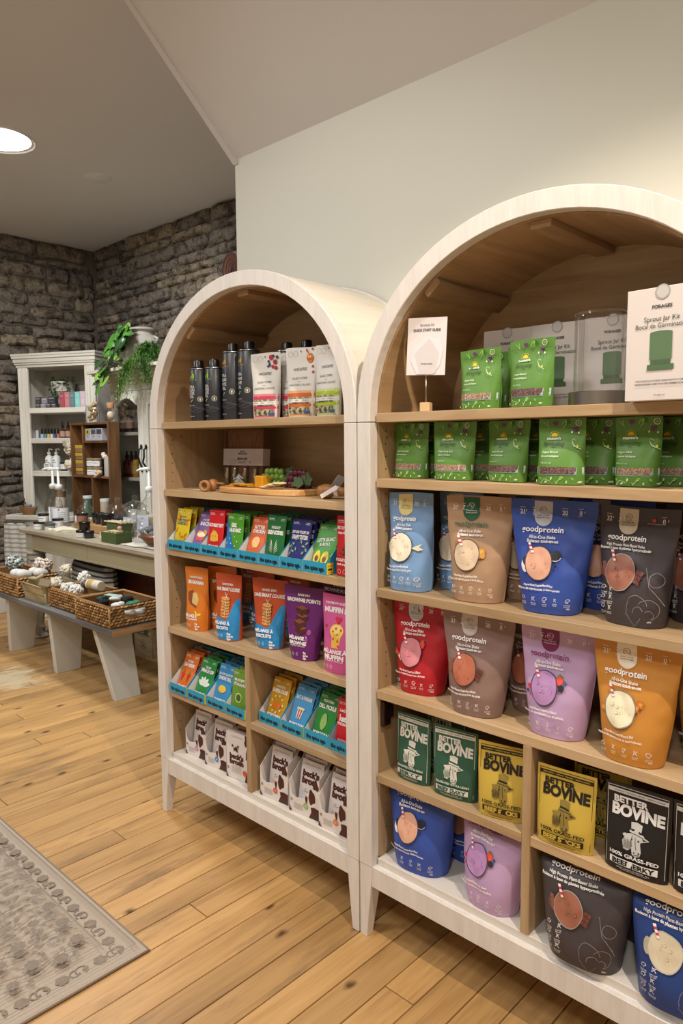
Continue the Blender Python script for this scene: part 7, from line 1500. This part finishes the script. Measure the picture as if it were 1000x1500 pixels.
rbox(0, W, D-.006, D, 0, h, 'back_board', pale[1], t, bevel=0); rbox(0, .006, .006, D-.006, 0, h, 'end_board', pale[1], t, bevel=0); rbox(W-.006, W, .006, D-.006, 0, h, 'end_board', pale[1], t, bevel=0); rbox(.006, W-.006, .006, D-.006, 0, .005, 'crate_floor', pale[1], t, bevel=0)
G().tube([(0, -.022, h-.005), (W*.95, -.006, .008)], .004, 6).build('strap', pale[2], t); G().tube([(-.01, -.019, h), (W+.004, -.019, h)], .005, 6).build('rim', pale[1], t, smooth=True); G().tube([(.002, -.008, .05), (W, -.008, .05)], .003, 6).build('strap', pale[2], t)
G().tube([(-.005, .03, h+.012), (.04, .03, h+.02), (.1, .03, h+.025), (.14, .05, h+.05)], .011, 8).build('handle', mat('pale_dowel', '#b8a88a', .6), t, smooth=True)
cw = mat('cotton_white', '#dad7cf', .95); cc = mat('cotton_cream', '#cfc6b2', .95)
BG = 'bath puffs in the baskets'
wh = mat('white_puff', '#dcd9d2', .95); ptn = [grainmat('puff_teal', '#2f4a48', '#e3e6e2', 90), grainmat('puff_orange', '#b08060', '#e6e3dc', 90)]
puff('speckled teal and white puff ball at the left basket', 'bath puff', (-2.43, .49, BZ+.165), .055, ptn[0], 21, grp=BG)
puff('speckled orange and white puff, left one in the first basket', 'bath puff', (-2.33, .60, BZ+.16), .04, ptn[1], 22, grp=BG, n=24); puff('speckled orange and white puff, right one in the first basket', 'bath puff', (-2.22, .60, BZ+.165), .04, ptn[1], 23, grp=BG, n=24)
for i, (x_, y_, z_, r) in enumerate(((-2.3, .455, .115, .034), (-2.22, .455, .12, .034), (-2.185, .545, .12, .034), (-2.265, .545, .12, .03))):
    t = thing('rolled_cloth', ['white rolled cloth at the front of the left basket', 'white rolled cloth, second in the left basket', 'white rolled cloth, rightmost over the left basket', 'white rolled cloth, back one in the left basket'][i], 'cloth', (x_, y_, BZ+z_), rad(20+5*i), 'white rolled cloths'); g = G(); g.X = Matrix.Rotation(rad(70), 4, 'X'); g.lathe([(0, -.05), (r*.6, -.048), (r, -.03), (r*.95, .02), (r*.6, .048), (0, .05)], 14); g.build('cloth', cw, t, smooth=True)
tf = thing('fringed_throw', 'grey and white fringed throw bundled behind the left basket', 'throw', (-2.54, .85, .365)); g = G(); rr = random.Random(31); g.ball((0, 0, 0), .085, 0, 12, 8, (1.1, .6, 1.2), .06)
for k in range(26): x_ = -.08+.16*rr.random(); g.tube([(x_, -.04, .08), (x_-.01, -.06, .02), (x_-.02+.03*rr.random(), -.055, -.07)], .005, 5, m=k % 2)
g.build('fringe', [mat('throw_white', '#c9c9cc', .95), mat('throw_navy', '#4a5260', .95)], tf, smooth=True)['kind'] = 'stuff'
t = thing('grey_stool', 'small grey box stool under the table carrying the pillow', 'stool', (-2.52, .75, 0)); rbox(0, .7, 0, .2, .22, .25, 'seat', inner, t); [rbox(a, a+.04, b_, b_+.04, 0, .22, 'leg', inner, t) for a in (.0, .66) for b_ in (0, .16)]
t = thing('striped_pillow', 'plump pillow with dark grey stripes on a stool under the table', 'pillow', (-2.06, 1.0, .36), rad(-4)); g = G(); nx, nz = 16, 12; vs = []
t.location = (-2.12, .86, .2515)
for side in (-1, 1):
    for j in range(nz+1):
        for i in range(nx+1): a, b_ = 2*i/nx-1, 2*j/nz-1; th = .07*(max(0, 1-a**4)*max(0, 1-b_**4))**.5; vs.append((a*.29*(1-.05*b_*b_), side*th, .17+b_*.17*(1-.06*a*a)))
q = (nx+1)*(nz+1); fs = []
for s_ in range(2):
    for j in range(nz):
        for i in range(nx): a = s_*q+j*(nx+1)+i; fs.append((a, a+1, a+nx+2, a+nx+1))
g.add(vs, fs).build('pillow', stripes('pillow_stripes', '#b9b3a4', '#3f444c', 10.5), t, smooth=True)
puff('knotted cream cotton bundle in the pale tray basket', 'bath puff', (-1.93, .53, BZ+.085), .052, cc, 24, grp=BG); puff('cream cotton bundle with loops at the back of the pale basket', 'bath puff', (-1.885, .57, BZ+.175), .04, cc, 25, grp=BG, n=24)
puff('white cotton puff rising from the second basket, top one', 'bath puff', (-1.66, .57, BZ+.155), .042, wh, 26, grp=BG); puff('white cotton puff at the front of the second basket', 'bath puff', (-1.6, .485, BZ+.1), .042, wh, 27, grp=BG); puff('white cotton puff at the left of the second basket', 'bath puff', (-1.72, .495, BZ+.1), .042, wh, 28, grp=BG)
t = thing('rolled_face_cloth', 'rolled cream face cloth with tan paper band in the second basket', 'cloth', (-1.515, .555, BZ+.135), rad(6)); g = G(); g.X = Matrix.Rotation(PI/2, 4, 'Y'); g.lathe([(0, -.06), (.026, -.06), (.029, -.05), (.029, .05), (.026, .06), (0, .06)], 16); g.build('cloth', cc, t, smooth=True, angle=40); g = G(); g.X = Matrix.Rotation(PI/2, 4, 'Y'); g.lathe([(.0295, -.04), (.031, -.039), (.031, .0), (.0295, .001)], 16, close=False); g.build('paper_band', mat('tan_band', '#b89a5c', .7), t, smooth=True)
t = thing('paper_card', 'small kraft card tucked between the pale and second baskets', 'card', (-1.805, .40, BZ+.135), rad(10), rx=-.5); rbox(-.05, .05, 0, .0015, -.02, .02, 'card', mat('kraft_card', '#86765c', .8), t, bevel=0)
sock = [('#17181a', 'black', -.235, .09, .075, .05), ('#17181a', 'black', -.165, .19, .08, .05), ('#2c4a40', 'dark green', -.305, .12, .07, .04), ('#3f7a62', 'green', -.07, .17, .08, .05), ('#d6d8d4', 'white', -.12, .11, .07, .045), ('#d6d8d4', 'white', -.036, .12, .04, .045), ('#d6d8d4', 'white', -.30, .2, .07, .045), ('#d6d8d4', 'white', -.036, .18, .04, .045)]
for i, (c, nm, a, b_, z_, r) in enumerate(sock):
    t = thing('rolled_sock', f'{nm} rolled sock pair, {ordn[i]} in the right end basket', 'socks', (-1.045+a, .385+b_, BZ+z_+.008+.006*(i % 3)), rad(10*i), 'rolled socks'); g = G().ball((0, 0, 0), r*.7, 0, 12, 8, (1.2, .75, .5), .05).ball((r*.4, .0, .01), r*.42, 0, 10, 6, (1, 1, .6), .05); g.build('sock', mat('sock'+c, c, .95), t, smooth=True)
t = thing('sock_label', 'pale aqua paper label wrapped on the dark socks', 'label', (-1.27, .525, BZ+.118), rad(15)); rbox(-.045, .045, -.02, .02, 0, .0015, 'label', mat('aqua_label', '#a9c4bc', .6), t, bevel=0)

# crates below the table
crw = wood('crate_pine', '#8f8060', '#a8987a', '#b5a688', axis=0, scale=1.5, rough=.7); crr = wood('crate_redwood', '#3c2018', '#543024', '#633a2c', axis=0, scale=1.5, rough=.6)
def crate(label, x0, x1, y0, y1, z0, h, m, band, bandc, word, wc, up_=True):
    t = thing('printed_crate', label, 'crate', (x0, y0, z0)); W, D = x1-x0, y1-y0; n = 3
    for k in range(n): rbox(.0, W, 0, .012, h*k/n+.001, h*(k+1)/n-.001, 'board', m, t, bevel=.001)
    rbox(0, .014, .012, D, 0, h, 'end_board', m, t); rbox(W-.014, W, .0121, D, 0, h, 'end_board', m, t); rbox(.014, W-.014, D-.012, D, 0, h, 'back_board', m, t, bevel=0); rbox(.014, W-.014, .012, D-.012, 0, .01, 'crate_floor', m, t, bevel=0); rbox(.014, W-.014, .012, D-.012, h-.012, h-.002, 'lid_board', m, t, bevel=0)
    P = Print(flat(0), .0006)
    if band: P.rect(.03, W-.03, h*.72, h*.97, bandc, 4, 1); P.rect(.036, W-.036, h*.74, h*.95, '#9a957c', 4, 1); P.rect(.04, W-.04, h*.755, h*.935, bandc, 4, 1)
    P.text(word, W*.5, h*.845 if band else h*.6, h*(.12 if band else .22), wc, w=W*.66, bold=.04, rot=PI if not up_ else 0)
    if band: P.arc(W*.8, h*.42, .03, 0, 6.28, .003, '#5a6a5c', 16); P.text('5c', W*.8, h*.42, .03, '#5a6a5c', bold=.03)
    P.build(t); g = G()
    for z in [h*(k+.5)/6 for k in range(6)]: g.ball((W-.02, -.001, z), .003, 0, 6, 4)
    g.build('nail_head', mat('nail', '#3a302a', .5, .6), t)['kind'] = 'stuff'; return t
crate('pale wooden crate with green band upside down lettering, on the floor under the bench end', -2.09, -1.63, .965, 1.19, 0.0005, .19, crw, True, '#3c4a3c', 'CANADA', '#9a957c', False)
crate('dark red-brown wooden crate with upside down lettering under the table', -2.15, -1.60, .975, 1.19, .1915+.0, .40, crr, False, None, 'CANADA DRY', '#6e2a20', False)
t = thing('grey_cupboard', 'grey painted cupboard partly hidden under the table middle', 'cupboard', (-2.6, 1.06, 0)); rbox(0, .44, 0, .115, .0, .58, 'carcass', inner, t); rbox(.03, .2, -.006, 0, .05, .5, 'door', inner, t); rbox(.23, .41, -.006, 0, .05, .5, 'door', inner, t)
